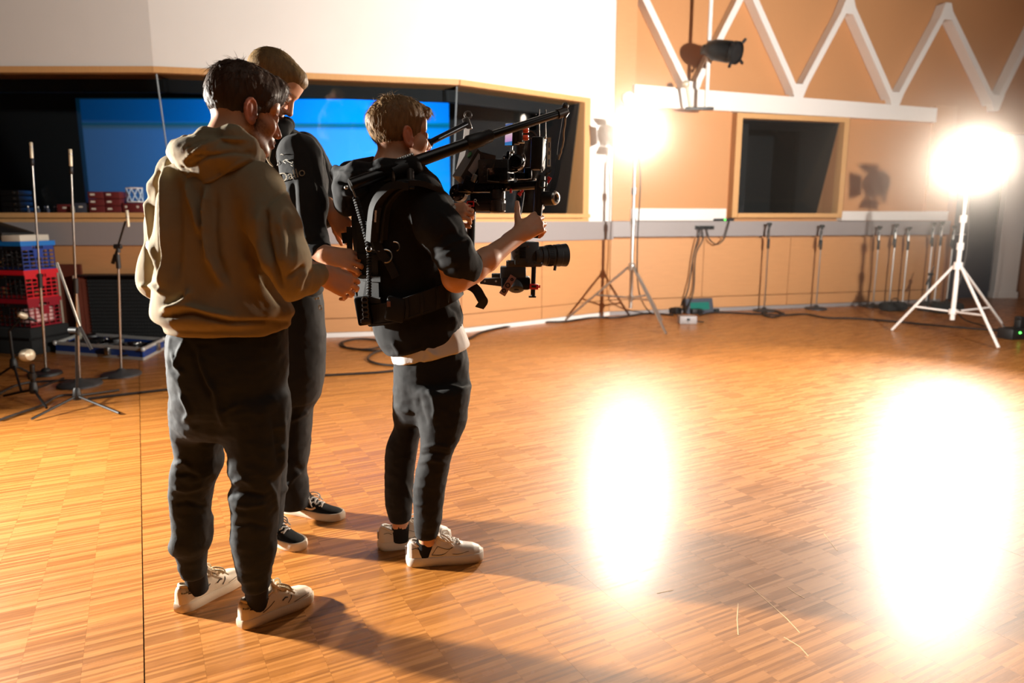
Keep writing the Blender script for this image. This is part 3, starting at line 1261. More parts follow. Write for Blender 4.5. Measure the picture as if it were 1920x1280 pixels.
kc = at(57, 615, 6.60)
Lc, Dc, Hc = .58, .37, .275
rot = Matrix.Rotation(RZ, 3, 'Z')
ctr = Vector((kc.x, kc.y, 0)) - rot @ Vector((Lc / 2, -Dc / 2, 0))
zb = kc.z
t = thing('black_case', 'low black equipment case on the floor under the stacked plastic crates', 'case', ctr, RZ)
q = MB()
q.box((0, 0, zb / 2 - .002), (Lc + .06, Dc + .06, zb - .004), None, 1, .012)
q.build('case_body', M_FOAM, t)
q = MB()
q.box((0, -Dc / 2 - .035, zb * .6), (Lc + .04, .012, .02))
q.box((Lc / 2 + .035, 0, zb * .6), (.012, Dc + .04, .02))
q.build('edge_strip', M_BLACKM, t)
G = 'stacked plastic crates by the left wall'
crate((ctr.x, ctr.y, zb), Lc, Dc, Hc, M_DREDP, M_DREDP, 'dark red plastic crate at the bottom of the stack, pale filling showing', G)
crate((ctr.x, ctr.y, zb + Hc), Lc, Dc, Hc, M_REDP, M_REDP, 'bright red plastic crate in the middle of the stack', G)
ct = crate((ctr.x, ctr.y, zb + 2 * Hc), Lc, Dc, Hc, M_BLUEP, M_SKYP, 'blue plastic crate with bright blue rim, topmost of its stack', G)
t = thing('foam_block', 'pale pink packing block inside the lowest red crate', 'packing', (ctr.x, ctr.y, zb + .016), RZ)
q = MB()
q.box((Lc / 2 - .13, 0, .085), (.19, Dc * .72, .15), None, 1, .02)
q.box((Lc / 2 - .14, 0, .165), (.15, Dc * .45, .04), None, 1, .015)
q.build('block', M_PINKW, t)
q = MB()
q.box((Lc / 2 - .13, 0, .060), (.196, Dc * .725, .012))
q.build('packing_tape', M_CREAM, t)
for dz, lab in ((Hc, 'dark cable bundle filling the middle red crate'), (2 * Hc, 'dark cable bundle filling the blue crate')):
    q = MB()
    for i in range(14):
        a = rng.uniform(.04, .07)
        q.ring((rng.uniform(-.15, .15), rng.uniform(-.04, .04), .03 + i * .012), (rng.uniform(-.2, .2), rng.uniform(-.2, .2), 1), a + .03, .009, 18, 5)
    o = q.build('cable_bundle', M_CABLE, None)
    o.location = (ctr.x, ctr.y, zb + dz + .012)
    o.rotation_euler[2] = RZ
    tag(o, lab, 'cables')
ztop = zb + 3 * Hc
t = thing('cream_box', 'flat cream cardboard box resting across the blue crate', 'box', rot @ Vector((.17, -.02, 0)) + Vector((ctr.x, ctr.y, ztop)), RZ + .1)
q = MB()
q.box((0, 0, .03), (.2, .34, .06), None, 1, .004)
q.build('box_body', M_CREAM, t)
q = MB()
q.box((0, 0, .0605), (.03, .34, .001))
q.build('tape_strip', M_IVORY, t)
t = thing('tilted_board', 'black flat board tilted over the blue crate at the left edge', 'board', rot @ Vector((-.2, -.08, 0)) + Vector((ctr.x, ctr.y, ztop)), RZ)
q = MB()
Rt = Matrix.Rotation(math.radians(14), 3, 'Y')
q.box((0.0, 0.05, .14), (.62, .34, .03), Rt, 1, .006)
q.box((0.0, 0.05, .12), (.58, .30, .02), Rt)
q.build('board', M_BLACKP, t)
q = MB()
q.box((-.25, .05, .08), (.04, .26, .16))
q.build('board_support', M_BLACKP, t)
q = MB()
for i in range(6):
    p = rot @ Vector((-.26 + rng.uniform(0, .3), -.12 + rng.uniform(-.04, .03), 0)) + Vector((ctr.x, ctr.y, ztop + .02))
    t = thing('metal_connector', 'small shiny metal connector lying on the rim side of the blue crate', 'connector', p, rng.uniform(0, 3), 'shiny connectors on the blue crate')
    q = MB()
    q.lathe([(.008, -.03), (.011, -.028), (.011, .02), (.015, .022), (.015, .036), (.009, .04)], (0, 0, 0), (1, .1, .1), 12)
    q.build('connector_shell', M_CHROME, t)
    q = MB()
    q.tube([(-.03, -.003, -.003), (-.05, -.004, -.006), (-.09, .01, -.01)], .004, 6)
    q.build('cable_tail', M_CABLE, t)
q = MB()
q.box((0, 0, .01), (Lc - .06, Dc - .06, .012))
o = q.build('crate_tray', M_FOAM, None)
o.location = (ctr.x, ctr.y, ztop - .03)
o.rotation_euler[2] = RZ
tag(o, 'dark foam tray lying flat in the top of the blue crate', 'tray')

# ---- open flight case on the floor, lid standing behind
CA, CB, CC = fl(106, 662), fl(270, 675), fl(326, 645)
CC = CB + (CC - CB) * .66
CDd = CA + CC - CB
t = thing('flight_case', 'open blue flight case with aluminium edges on the floor, filled with black gear', 'flight case', (CA + CC) / 2)
H = .115
for a, b in ((CA, CB), (CB, CC), (CC, CDd), (CDd, CA)):
    q = MB()
    d = (b - a).normalized()
    n = Vector((d.y, -d.x, 0))
    q.frame8([a, b, b - n * .012, a - n * .012, a + Vector((0, 0, H)), b + Vector((0, 0, H)), b - n * .012 + Vector((0, 0, H)), a - n * .012 + Vector((0, 0, H))])
    world_child(q, 'side_panel', M_CASEB, t, smooth=False)
    q = MB()
    for z in (.012, H - .012):
        q.frame8([a + n * .006 + Vector((0, 0, z - .014)), b + n * .006 + Vector((0, 0, z - .014)), b - n * .016 + Vector((0, 0, z - .014)), a - n * .016 + Vector((0, 0, z - .014)),
                  a + n * .006 + Vector((0, 0, z + .014)), b + n * .006 + Vector((0, 0, z + .014)), b - n * .016 + Vector((0, 0, z + .014)), a - n * .016 + Vector((0, 0, z + .014))])
    world_child(q, 'edge_strip', M_ALU, t, smooth=False)
    q = MB()
    q.ball(a + Vector((0, 0, H - .012)), .024, None, 10)
    world_child(q, 'ball_corner', M_ALU, t)
    q = MB()
    mdl = a.lerp(b, .62) + n * .008 + Vector((0, 0, H * .55))
    q.box(mdl, (.05, .05, .075), Matrix.Rotation(math.atan2(d.y, d.x), 3, 'Z'), 1, .006)
    world_child(q, 'butterfly_latch', M_CHROME, t)
q = MB()
q.prism([p + Vector((0, 0, .004)) for p in (CA, CB, CC, CDd)], (0, 0, .012))
world_child(q, 'case_floor', M_FOAM, t, smooth=False)
u_ = (CB - CA)
v_ = (CC - CB)
for i in range(16):
    a, b = rng.uniform(.12, .88), rng.uniform(.12, .85)
    p = CA + u_ * a + v_ * b
    p.z = .03
    kind = i % 3
    g = 'loose black gear lying in the flight case'
    if kind == 0:
        o = thing('cable_coil', 'coiled black cable lying in the open blue flight case', 'cable', p, 0, g)
        q = MB()
        for k in range(4):
            q.ring((0, 0, k * .014), (rng.uniform(-.15, .15), rng.uniform(-.15, .15), 1), .09 - .006 * k, .007, 20, 5)
        q.build('coil', M_CABLE, o)
        q = MB()
        q.cyl((.09, 0, .02), (.15, .02, .03), .011)
        q.build('plug', M_CHROME, o)
    elif kind == 1:
        o = thing('microphone_clamp', 'black clamp with a bright screw in the open blue flight case', 'clamp', p, rng.uniform(0, 6), g)
        q = MB()
        q.box((0, 0, .05), (.09, .03, .05), None, 1, .008)
        q.cyl((-.09, 0, .05), (.09, .02, .06), .012)
        q.build('clamp_body', M_BLACKP, o)
        q = MB()
        q.cyl((.02, -.02, .05), (.02, -.06, .06), .007)
        q.ball((.02, -.065, .06), .014)
        q.build('screw', M_CHROME, o)
    else:
        o = thing('equipment_box', 'small black equipment box in the open blue flight case', 'box', p, rng.uniform(0, 6), g)
        q = MB()
        q.box((0, 0, .05), (.16, .10, .08), None, 1, .006)
        q.build('box_body', M_BLACKM, o)
        q = MB()
        q.cyl((.03, -.05, .06), (.03, -.062, .06), .012)
        q.build('knob', M_CHROME, o)

# lid
la, lb = at(157, 620, 7.12), at(345, 620, 7.12)
lt = at(160, 516, 7.12)
t = thing('foam_lined_case', 'dark foam lined case half standing upright against the wall behind the flight case', 'case', (la.x, 7.12, 0))
w = lb.x - la.x
h = lt.z - .02
q = MB()
q.box(((la.x + lb.x) / 2, 7.25, .02 + h / 2), (w, .012, h))
world_child(q, 'back_board', M_PLY, t, smooth=False)
q = MB()
nx, nz = 34, 18
for i in range(nx):
    for k in range(nz):
        x = la.x + .02 + (w - .04) * (i + .5) / nx
        z = .04 + (h - .04) * (k + .5) / nz
        a, b = (w - .04) / nx / 2, (h - .04) / nz / 2
        q.add([(x - a, 7.24, z - b), (x + a, 7.24, z - b), (x + a, 7.24, z + b), (x - a, 7.24, z + b), (x, 7.205, z)], [(0, 1, 4), (1, 2, 4), (2, 3, 4), (3, 0, 4)])
world_child(q, 'foam_lining', M_FOAM, t, smooth=False)
q = MB()
q.box((la.x - .012, 7.155, .02 + h / 2), (.022, .18, h))
world_child(q, 'lid_side', M_PLY, t, smooth=False)
for x, y in ((la.x, 7.06), (la.x - .024, 7.25)):
    q = MB()
    q.box((x, y, .02 + h / 2), (.024, .014, h))
    world_child(q, 'edge_strip', M_IVORY, t, smooth=False)
q = MB()
q.box(((la.x + lb.x) / 2, 7.16, h + .02), (w, .19, .014))
world_child(q, 'lid_side', M_BLACKP, t, smooth=False)
q = MB()
q.box(((la.x + lb.x) / 2, 7.15, .012), (w, .18, .022))
world_child(q, 'edge_strip', M_ALU, t, smooth=False)

# plywood board standing between the crates and the lid
pa = at(112, 620, 7.1)
t = thing('plywood_board', 'reddish plywood board standing behind the crates beside the flight case lid', 'board', (pa.x + .12, 7.17, 0))
q = MB()
q.box((pa.x + .12, 7.17, .42), (.26, .03, .84))
world_child(q, 'board', M_PLY, t, smooth=False)
q = MB()
q.box((pa.x + .01, 7.15, .42), (.025, .04, .84))
world_child(q, 'edge_strip', M_IVORY, t, smooth=False)

# ---- things on the window sill
ZS = Z_SILL
ys = PA[1] + .07


def sx(px, py=404):
    return at(px, py, ys).x


for c in range(2):
    for r_ in range(3):
        x0, x1 = sx(179 + 30 * c), sx(208 + 30 * c)
        dz = .072
        lab = ('maroon file box on the window sill, %s row, %s column of the block of six' % (['bottom', 'middle', 'top'][r_], ['first', 'second'][c]))
        t = thing('file_box', lab, 'box', ((x0 + x1) / 2, ys, ZS + r_ * dz), 0, 'maroon file boxes on the sill')
        q = MB()
        q.box((0, 0, dz / 2 - .002), (x1 - x0 - .004, .20, dz - .004), None, 1, .004)
        q.build('box_body', M_MAROON, t)
        q = MB()
        q.box((-(x1 - x0) * .2, -.101, dz * .55), (.045, .002, .018))
        q.build('paper_label', M_CREAM, t)
x0, x1 = sx(241), sx(276)
t = thing('file_box', 'single long maroon box on the sill under the wire shock mount', 'box', ((x0 + x1) / 2, ys, ZS), 0, 'maroon file boxes on the sill')
q = MB()
q.box((0, 0, .05), (x1 - x0, .2, .098), None, 1, .004)
q.build('box_body', M_MAROON, t)
for s in (-1, 1):
    q = MB()
    q.box((s * .06, -.101, .06), (.022, .002, .022))
    q.build('paper_label', M_CREAM, t)
xs = sx(256)
t = thing('shock_mount', 'white wire shock mount cage standing on the long maroon box', 'microphone mount', (xs, ys, ZS + .1))
q = MB()
n = 8
R = .085
up = [(R * math.cos(2 * PI * k / n), R * .7 * math.sin(2 * PI * k / n), .15) for k in range(n)]
dn = [(R * math.cos(2 * PI * k / n), R * .7 * math.sin(2 * PI * k / n), .012) for k in range(n)]
for k in range(n):
    q.tube([up[k], dn[(k + 1) % n]], .0045, 6)
    q.tube([dn[k], up[(k + 1) % n]], .0045, 6)
q.build('cage_wires', mat('pale_blue_wire', (190, 215, 235), .4), t)
q = MB()
q.tube(up + [up[0]], .007, 6)
q.tube(dn + [dn[0]], .007, 6)
q.build('cage_rings', M_WMETAL, t)
for k, (px0, px1, hh, lab) in enumerate([(116, 146, .085, 'dark maroon low box on the sill, left of the block of six'), (147, 175, .10, 'dark slate box on the sill touching the block of six')]):
    x0, x1 = sx(px0), sx(px1)
    t = thing('sill_box', lab, 'box', ((x0 + x1) / 2, ys + .02, ZS))
    q = MB()
    q.box((0, 0, hh / 2), (x1 - x0 - .004, .18, hh), None, 1, .005)
    q.build('box_body', M_MAROON if k == 0 else M_SLATE, t)
    q = MB()
    q.box((0, -.092, hh * .6), (.04, .002, .016))
    q.build('paper_label', M_CREAM, t)
t = thing('white_tube', 'small white upright tube on the sill edge before the slate box', 'tube', (sx(150), ys - .11, ZS))
q = MB()
q.lathe([(.016, 0), (.016, .055), (.013, .06)], (0, 0, 0), (0, 0, 1), 16)
q.build('tube_body', M_IVORY, t)
q = MB()
q.lathe([(.0135, .06), (.0135, .07), (.008, .072)], (0, 0, 0), (0, 0, 1), 16)
q.build('cap', M_WMETAL, t)
for k in range(4):
    x0, x1 = sx(18), sx(52)
    t = thing('rack_unit', 'dark rack unit on the far left of the sill, %s of four' % ['lowest', 'second lowest', 'second highest', 'topmost'][k], 'rack unit', ((x0 + x1) / 2, ys, ZS + .058 * k), 0, 'dark rack units on the sill')
    q = MB()
    q.box((0, 0, .027), (x1 - x0, .2, .052), None, 1, .003)
    q.build('rack_body', M_BLACKM, t)
    q = MB()
    q.cyl((.05, -.1, .03), (.05, -.112, .03), .01)
    q.build('dial', M_CHROME, t)
for k in range(7):
    x = sx(60 + k * 9)
    t = thing('small_bottle', 'tiny dark bottle in the row along the sill between rack units and boxes', 'bottle', (x, ys - .04 + .03 * (k % 2), ZS), 0, 'tiny bottles on the sill')
    q = MB()
    q.lathe([(.014, 0), (.015, .004), (.015, .035), (.007, .045), (.007, .055)], (0, 0, 0), (0, 0, 1), 12)
    q.build('bottle_body', M_SLATE, t)
    q = MB()
    q.lathe([(.008, .055), (.008, .066), (.005, .068)], (0, 0, 0), (0, 0, 1), 12)
    q.build('cap', M_CHROME, t)

# ---- wall sockets, boxes and cables by the tan wall
t = thing('connector_panel', 'black strip of sockets on the grey duct left of the small window', 'socket panel', WR.P(1320, 427, .06))
q = MB()
a = WR.P(1303, 430, .055)
b = WR.P(1337, 430, .055)
q.prism([a, b, b + Vector((0, 0, .05)), a + Vector((0, 0, .05))], WR.n * .03)
world_child(q, 'panel_body', M_BLACKP, t, smooth=False)
for k in range(4):
    q = MB()
    c = a.lerp(b, .14 + .24 * k) + Vector((0, 0, .024)) + WR.n * .03
    q.lathe([(.016, 0), (.016, .03), (.008, .032)], c, WR.n, 12)
    world_child(q, 'plug', M_BLACKM, t)
t = thing('charger_box', 'black box with a green light at the lower left of the small window', 'charger', WR.P(1352, 409, .05))
q = MB()
a, b = WR.P(1336, 413, .01), WR.P(1372, 413, .01)
a.z = b.z = 1.268
q.prism([a, b, b + Vector((0, 0, .035)), a + Vector((0, 0, .035))], WR.n * .06)
world_child(q, 'box_body', M_BLACKP, t, smooth=False)
q = MB()
q.ball(a.lerp(b, .5) + WR.n * .072 + Vector((0, 0, .018)), .010)
world_child(q, 'indicator_light', M_LEDG, t)


def cable(pts, r, label, m=M_CABLE, name='cable', nseg=8):
    q = MB()
    q.tube(smooth_path(pts, nseg), r, 6)
    o = build_at(q, name, m, pts[0])
    tag(o, label, 'cable')
    return o


def wp(px, py, off):
    return WR.P(px, py, off)


cable([wp(1311, 428, .10), wp(1309, 445, .10), wp(1300, 480, .08), wp(1294, 520, .07), wp(1287, 552, .09), fl(1272, 585) + Vector((0, 0, .02))], .010, 'brown cable hanging from the socket strip down the tan wall, left one')
cable([wp(1316, 428, .10), wp(1317, 450, .10), wp(1304, 480, .07), wp(1300, 545, .06), fl(1285, 590) + Vector((0, 0, .02))], .010, 'brown cable hanging from the socket strip down the tan wall, right one')
cable([wp(1325, 430, .09), wp(1330, 448, .10), wp(1343, 458, .10), wp(1357, 448, .10), wp(1365, 424, .10), wp(1367, 414, .075)], .009, 'brown cable looping from the socket strip up to the green lit box')
t = thing('rack_display', 'dark rack panel with teal display leaning at the foot of the tan wall', 'rack panel', wp(1311, 562, .12))
a, b = wp(1286, 565, .10), wp(1336, 565, .10)
a.z = b.z = .0
q = MB()
q.prism([a, b, b + Vector((0, 0, .20)) - WR.n * .06, a + Vector((0, 0, .20)) - WR.n * .06], WR.n * .05)
world_child(q, 'panel_body', M_SLATE, t, smooth=False)
q = MB()
c = a.lerp(b, .15) + WR.n * .036 + Vector((0, 0, .05))
d_ = a.lerp(b, .85) + WR.n * .036 + Vector((0, 0, .05))
q.prism([c, d_, d_ + Vector((0, 0, .10)) - WR.n * .03, c + Vector((0, 0, .10)) - WR.n * .03], WR.n * .004)
world_child(q, 'display', M_LEDT, t, smooth=False)

for i, (px, py, sz, lab) in enumerate([(1288, 606, (.22, .14, .10), 'grey dimmer box on the floor right of the slim lamp stand'),
                                       (1305, 588, (.16, .10, .07), 'small black adapter box behind the grey dimmer box'),
                                       (1268, 588, (.12, .10, .09), 'small black plug box beside the foot of the slim lamp stand')]):
    p = fl(px, py)
    t = thing('adapter_box', lab, 'adapter', p, .3 * i)
    q = MB()
    q.box((0, 0, sz[2] / 2), sz, None, 1, .012)
    q.build('box_body', M_DUCT if i == 0 else M_BLACKP, t)
    q = MB()
    q.cyl((0, -sz[1] / 2, sz[2] * .6), (0, -sz[1] / 2 - .02, sz[2] * .6), .018)
    q.build('dial', M_BLACKM, t)
    q = MB()
    q.tube(smooth_path([(sz[0] / 2, 0, .03), (sz[0] / 2 + .06, .02, .02), (sz[0] / 2 + .12, .08, .008)], 5), .008, 6)
    q.build('cable_tail', M_CABLE, t)
p = fl(1343, 586)
t = thing('plug', 'small black plug on the cable right of the adapter boxes', 'plug', p)
q = MB()
q.lathe([(.01, -.04), (.028, -.03), (.03, .03), (.012, .045)], (0, 0, .03), (1, .2, 0), 14)
q.build('plug_body', M_BLACKP, t)
q = MB()
for s in (-1, 1):
    q.cyl((.045, s * .01, .03), (.07, s * .01, .03), .003)
q.build('pins', M_CHROME, t)


def fc(*pp):
    return [fl(x, y) + Vector((0, 0, .011)) for x, y in pp]


cable(fc((600, 706), (660, 703), (720, 699), (800, 690)), .011, 'dark cable on the floor passing behind the operator at knee height')
cable(fc((640, 644), (652, 654), (690, 656), (716, 650), (710, 640), (670, 637), (640, 644), (645, 652), (700, 659), (745, 655)), .010, 'dark cable loop on the floor before the white baseboard')
cable(fc((790, 655), (740, 654), (705, 662), (690, 674), (706, 683), (740, 687), (800, 688)), .010, 'dark cable bend on the floor left of the operator')
cable(fc((850, 642), (880, 636), (905, 624), (950, 614), (1010, 606), (1060, 604), (1110, 597), (1160, 596), (1215, 589), (1262, 592)), .013, 'long dark cable along the wall towards the slim lamp stand')
cable(fc((1310, 592), (1345, 587), (1420, 590), (1470, 592), (1510, 590), (1550, 597), (1600, 598), (1680, 604), (1760, 612), (1880, 622)), .013, 'long dark cable along the tan wall towards the brightest lamp')
cable(fc((1430, 588), (1448, 584), (1466, 590), (1450, 596), (1434, 593), (1432, 587), (1450, 583), (1470, 589)), .012, 'small dark cable coil on the floor below the small window')
cable(fc((165, 750), (230, 742), (300, 734), (345, 729)), .010, 'dark cable on the floor from the small black tripod to the khaki man')
cable(fc((0, 790), (40, 776), (80, 762), (110, 745), (150, 742)), .009, 'thin dark cable on the floor at the left edge')
cable(fc((-10, 745), (40, 722), (100, 716), (190, 712), (250, 700)), .009, 'thin dark cable between the round microphone stand bases')
cable([LC + Vector((0, .14, -.15)), LC + Vector((.06, .2, -.6)), Vector((LC.x + .05, LC.y + .22, 1.0)), Vector((LC.x + .09, LC.y + .22, .4)), fl(1222, 590) + Vector((0, 0, .02)), fl(1262, 592) + Vector((0, 0, .02))], .008, 'lamp cable hanging down behind the slim stand')
cable([RC + Vector((.02, .16, -.2)), Vector((RC.x + .12, RC.y + .22, 1.0)), Vector((RC.x + .10, RC.y + .24, .3)), fl(1842, 612) + Vector((0, 0, .012)), fl(1890, 624) + Vector((0, 0, .012))], .009, 'lamp cable hanging down beside the heavy stand')

# black device with a green light at the right edge
p = fl(1904, 634)
t = thing('power_box', 'black power box with a green light on the floor at the right edge', 'power box', p, .3)
q = MB()
q.box((0, 0, .06), (.34, .18, .12), None, 1, .012)
q.box((.06, .02, .17), (.08, .08, .14), None, 1, .01)
q.build('box_body', M_BLACKP, t)
q = MB()
q.ball((-.07, -.095, .08), .011)
q.build('indicator_light', M_LEDG, t)

# ---- hanging pole with the black spotlight
yp = WR.P(1325, 160, .38).y
pb = at(1324, 203, yp)
t = thing('hanging_pole', 'white steel pole hanging from the ceiling before the zigzag bars', 'pole', (pb.x, pb.y, ZC))
q = MB()
q.cyl((pb.x, pb.y, pb.z), (pb.x, pb.y, ZC - .002), .026, None, 16)
world_child(q, 'pole', M_WMETAL, t)
q = MB()
q.box((pb.x - .09, pb.y, pb.z - .005), (.36, .07, .035), None, 1, .006)
world_child(q, 'foot_clamp', M_BLACKP, t)
q = MB()
q.cyl((pb.x - .20, pb.y + .02, pb.z + .02), (pb.x - .27, pb.y + .02, pb.z + .34), .02)
q.ball((pb.x - .27, pb.y + .02, pb.z + .30), .05)
world_child(q, 'safety_bracket', M_IVORY, t)
sp0 = at(1322, 91, yp - .09)
t = thing('spotlight', 'black unlit spotlight clamped to the white hanging pole', 'spotlight', sp0)
ax = (at(1388, 100, yp - .45) - sp0).normalized()
q = MB()
q.lathe([(.05, .02), (.09, .05), (.125, .16), (.13, .36), (.115, .40), (.135, .42), (.135, .47), (.12, .475), (.115, .45)], sp0, ax, 24)
world_child(q, 'housing', M_BLACKM, t)
q = MB()
q.lathe([(.114, .452), (.08, .462), (.001, .468)], sp0, ax, 20)
world_child(q, 'lens', M_BLACKP, t)
for k in range(4):
    q = MB()
    sd = ax.cross(Vector((0, 0, 1))).normalized()
    uu = sd.cross(ax)
    a_ = sd * math.cos(k * PI / 2 + .5) + uu * math.sin(k * PI / 2 + .5)
    q.cyl(sp0 + ax * .455 + a_ * .12, sp0 + ax * .47 + a_ * .20, .018)
    world_child(q, 'filter_clip', M_BLACKP, t)
q = MB()
q.tube([sp0 + ax * .25 + Vector((0, -.14, 0)), sp0 + ax * .1 + Vector((0, -.14, .04)), sp0 + Vector((0, 0, .02)), sp0 + ax * .1 + Vector((0, .14, .04)), sp0 + ax * .25 + Vector((0, .14, 0))], .014, 8)
world_child(q, 'yoke', M_BLACKM, t)
q = MB()
q.box((sp0.x + .01, (sp0.y + yp) / 2, sp0.z), (.08, abs(yp - sp0.y) + .07, .09), None, 1, .012)
world_child(q, 'pole_clamp', M_BLACKP, t)
# ================================================================ sculpting tools (signed distance fields -> one closed mesh)
def vnoise(P, seed=0):
    """smooth lattice noise in -1..1 for N x 3 points"""
    P = np.asarray(P, dtype=np.float64)
    I = np.floor(P).astype(np.int64)
    F = P - I
    F = F * F * (3 - 2 * F)
    out = np.zeros(len(P))
    for dx in (0, 1):
        for dy in (0, 1):
            for dz in (0, 1):
                h = (I[:, 0] + dx) * 374761393 + (I[:, 1] + dy) * 668265263 + (I[:, 2] + dz) * 2147483647 + seed * 974711
                h = (h ^ (h >> 13)) * 1274126177
                h = ((h ^ (h >> 16)) & 0xFFFF) / 32767.5 - 1
                w = (F[:, 0] if dx else 1 - F[:, 0]) * (F[:, 1] if dy else 1 - F[:, 1]) * (F[:, 2] if dz else 1 - F[:, 2])
                out += w * h
    return out


def fbm(P, octv=3, seed=0):
    s, a = 0, 1.0
    for i in range(octv):
        s = s + a * vnoise(np.asarray(P) * 2 ** i + 17.3 * i, seed + i)
        a *= .5
    return s / 1.75


class Field:
    def __init__(s, lo, hi, res):
        s.lo = np.array(lo, float)
        s.res = res
        s.n = np.ceil((np.array(hi, float) - s.lo) / res).astype(int) + 1
        s.a = np.full(s.n, 1.0, np.float32)

    def win(s, lo, hi):
        i0 = np.clip(np.floor((np.array(lo) - s.lo) / s.res).astype(int), 0, s.n - 1)
        i1 = np.clip(np.ceil((np.array(hi) - s.lo) / s.res).astype(int) + 1, 1, s.n)
        sl = tuple(slice(a, b) for a, b in zip(i0, i1))
        ax = [(s.lo[k] + s.res * np.arange(i0[k], i1[k])).astype(np.float32) for k in range(3)]
        return sl, ax[0][:, None, None], ax[1][None, :, None], ax[2][None, None, :]

    def add(s, fn, lo, hi, k=0.01, sub=False):
        m = k + 4 * s.res
        sl, X, Y, Z = s.win(np.array(lo) - m, np.array(hi) + m)
        d = fn(X, Y, Z)
        a = s.a[sl]
        if a.size == 0:
            return
        if sub:
            d = -d
            h = np.maximum(k - np.abs(a - d), 0) / max(k, 1e-6)
            s.a[sl] = np.maximum(a, d) + h * h * k * .25
        else:
            h = np.maximum(k - np.abs(a - d), 0) / max(k, 1e-6)
            s.a[sl] = np.minimum(a, d) - h * h * k * .25

    def cap(s, p, q, r0, r1=None, k=0.01, squash=None, sub=False):
        """tapered capsule; squash = (direction, factor) flattens it"""
        r1 = r0 if r1 is None else r1
        p, q = np.array(p, float), np.array(q, float)
        R = max(r0, r1)
        d = q - p
        L2 = max(float(d @ d), 1e-9)
        if squash:
            n = np.array(squash[0], float)
            n /= np.linalg.norm(n)
            f = squash[1]

        def fn(X, Y, Z):
            x, y, z = X - p[0], Y - p[1], Z - p[2]
            t = np.clip((x * d[0] + y * d[1] + z * d[2]) / L2, 0, 1)
            x, y, z = x - t * d[0], y - t * d[1], z - t * d[2]
            if squash:
                w = (x * n[0] + y * n[1] + z * n[2]) * (1 / f - 1)
                x, y, z = x + w * n[0], y + w * n[1], z + w * n[2]
            dd = np.sqrt(x * x + y * y + z * z) - (r0 + t * (r1 - r0))
            return dd * (min(1, f) if squash else 1)
        s.add(fn, np.minimum(p, q) - R, np.maximum(p, q) + R, k, sub)

    def chain(s, pts, rs, k=0.015, squash=None):
        for i in range(len(pts) - 1):
            s.cap(pts[i], pts[i + 1], rs[i], rs[i + 1], k, squash)

    def ell(s, c, r, M=None, k=0.01, sub=False):
        """ellipsoid; M: 3x3 whose columns are its axes"""
        c = np.array(c, float)
        M = np.array(M if M is not None else np.eye(3), float)
        R = np.abs(M) @ np.array(r, float)

        def fn(X, Y, Z):
            x, y, z = X - c[0], Y - c[1], Z - c[2]
            u = [(x * M[0, i] + y * M[1, i] + z * M[2, i]) for i in range(3)]
            k0 = np.sqrt(sum((u[i] / r[i]) ** 2 for i in range(3)))
            k1 = np.sqrt(sum((u[i] / r[i] ** 2) ** 2 for i in range(3))) + 1e-6
            return k0 * (k0 - 1) / k1
        s.add(fn, c - R, c + R, k, sub)

    def zloft(s, rows, k=0.02, n=2.3, capk=0.02, sub=False):
        """rows: (z, cx, cy, a, b) ellipse sections stacked along z"""
        rows = sorted(rows)
        A = np.array(rows, float)
        z0, z1 = A[0, 0], A[-1, 0]
        lo = [(A[:, 1] - A[:, 3]).min(), (A[:, 2] - A[:, 4]).min(), z0]
        hi = [(A[:, 1] + A[:, 3]).max(), (A[:, 2] + A[:, 4]).max(), z1]

        def fn(X, Y, Z):
            zz = Z[0, 0, :]
            # smooth interpolation: average of three samples
            iv = []
            for c in range(1, 5):
                v = sum(np.interp(zz + o, A[:, 0], A[:, c]) * w for o, w in ((-.012, .25), (0, .5), (.012, .25)))
                iv.append(v[None, None, :].astype(np.float32))
            cx, cy, a, b = iv
            q = (np.abs((X - cx) / a) ** n + np.abs((Y - cy) / b) ** n) ** (1 / n)
            d = (q - 1) * np.minimum(a, b)
            e = np.maximum(Z - z1, z0 - Z)
            h = np.maximum(capk - np.abs(d - e), 0) / capk
            return np.maximum(d, e) + h * h * capk * .25
        s.add(fn, lo, hi, k, sub)

    def hand(s, W, f, n, curl=(50, 50, 50, 50), thumb=(.55, .35), thumb_bend=25, size=1.0, mirror=1, splay=6, k=.006):
        """hand at wrist W: f towards the fingers, n out of its back; mirror = +1 puts the thumb at f x n"""
        W, f, n = Vector(W), Vector(f).normalized(), Vector(n)
        n = (n - f * n.dot(f)).normalized()
        l = f.cross(n) * mirror             # thumb side
        S = size
        pl = .088 * S
        s.cap(W - f * .05, W + f * .012 * S, .027 * S, .026 * S, .02, (tuple(n), .72))
        kn = []
        for i, (o, dl) in enumerate(((.029, 0.0), (.0095, .005), (-.010, .001), (-.028, -.010))):
            K = W + f * (pl + dl * S) + l * o * S - n * .002 * abs(i - 1)
            kn.append(K)
            s.cap(W + l * o * .55 * S + f * .008, K, .0145 * S, .0118 * S, .012, (tuple(n), .95))
        s.cap(W + f * .02 + l * .018 * S - n * .006, W + f * .05 * S + l * .024 * S - n * .008, .016 * S, .014 * S, .012)
        s.cap(W + f * .03 - l * .018 * S - n * .006, W + f * .06 * S - l * .02 * S - n * .006, .014 * S, .013 * S, .012)
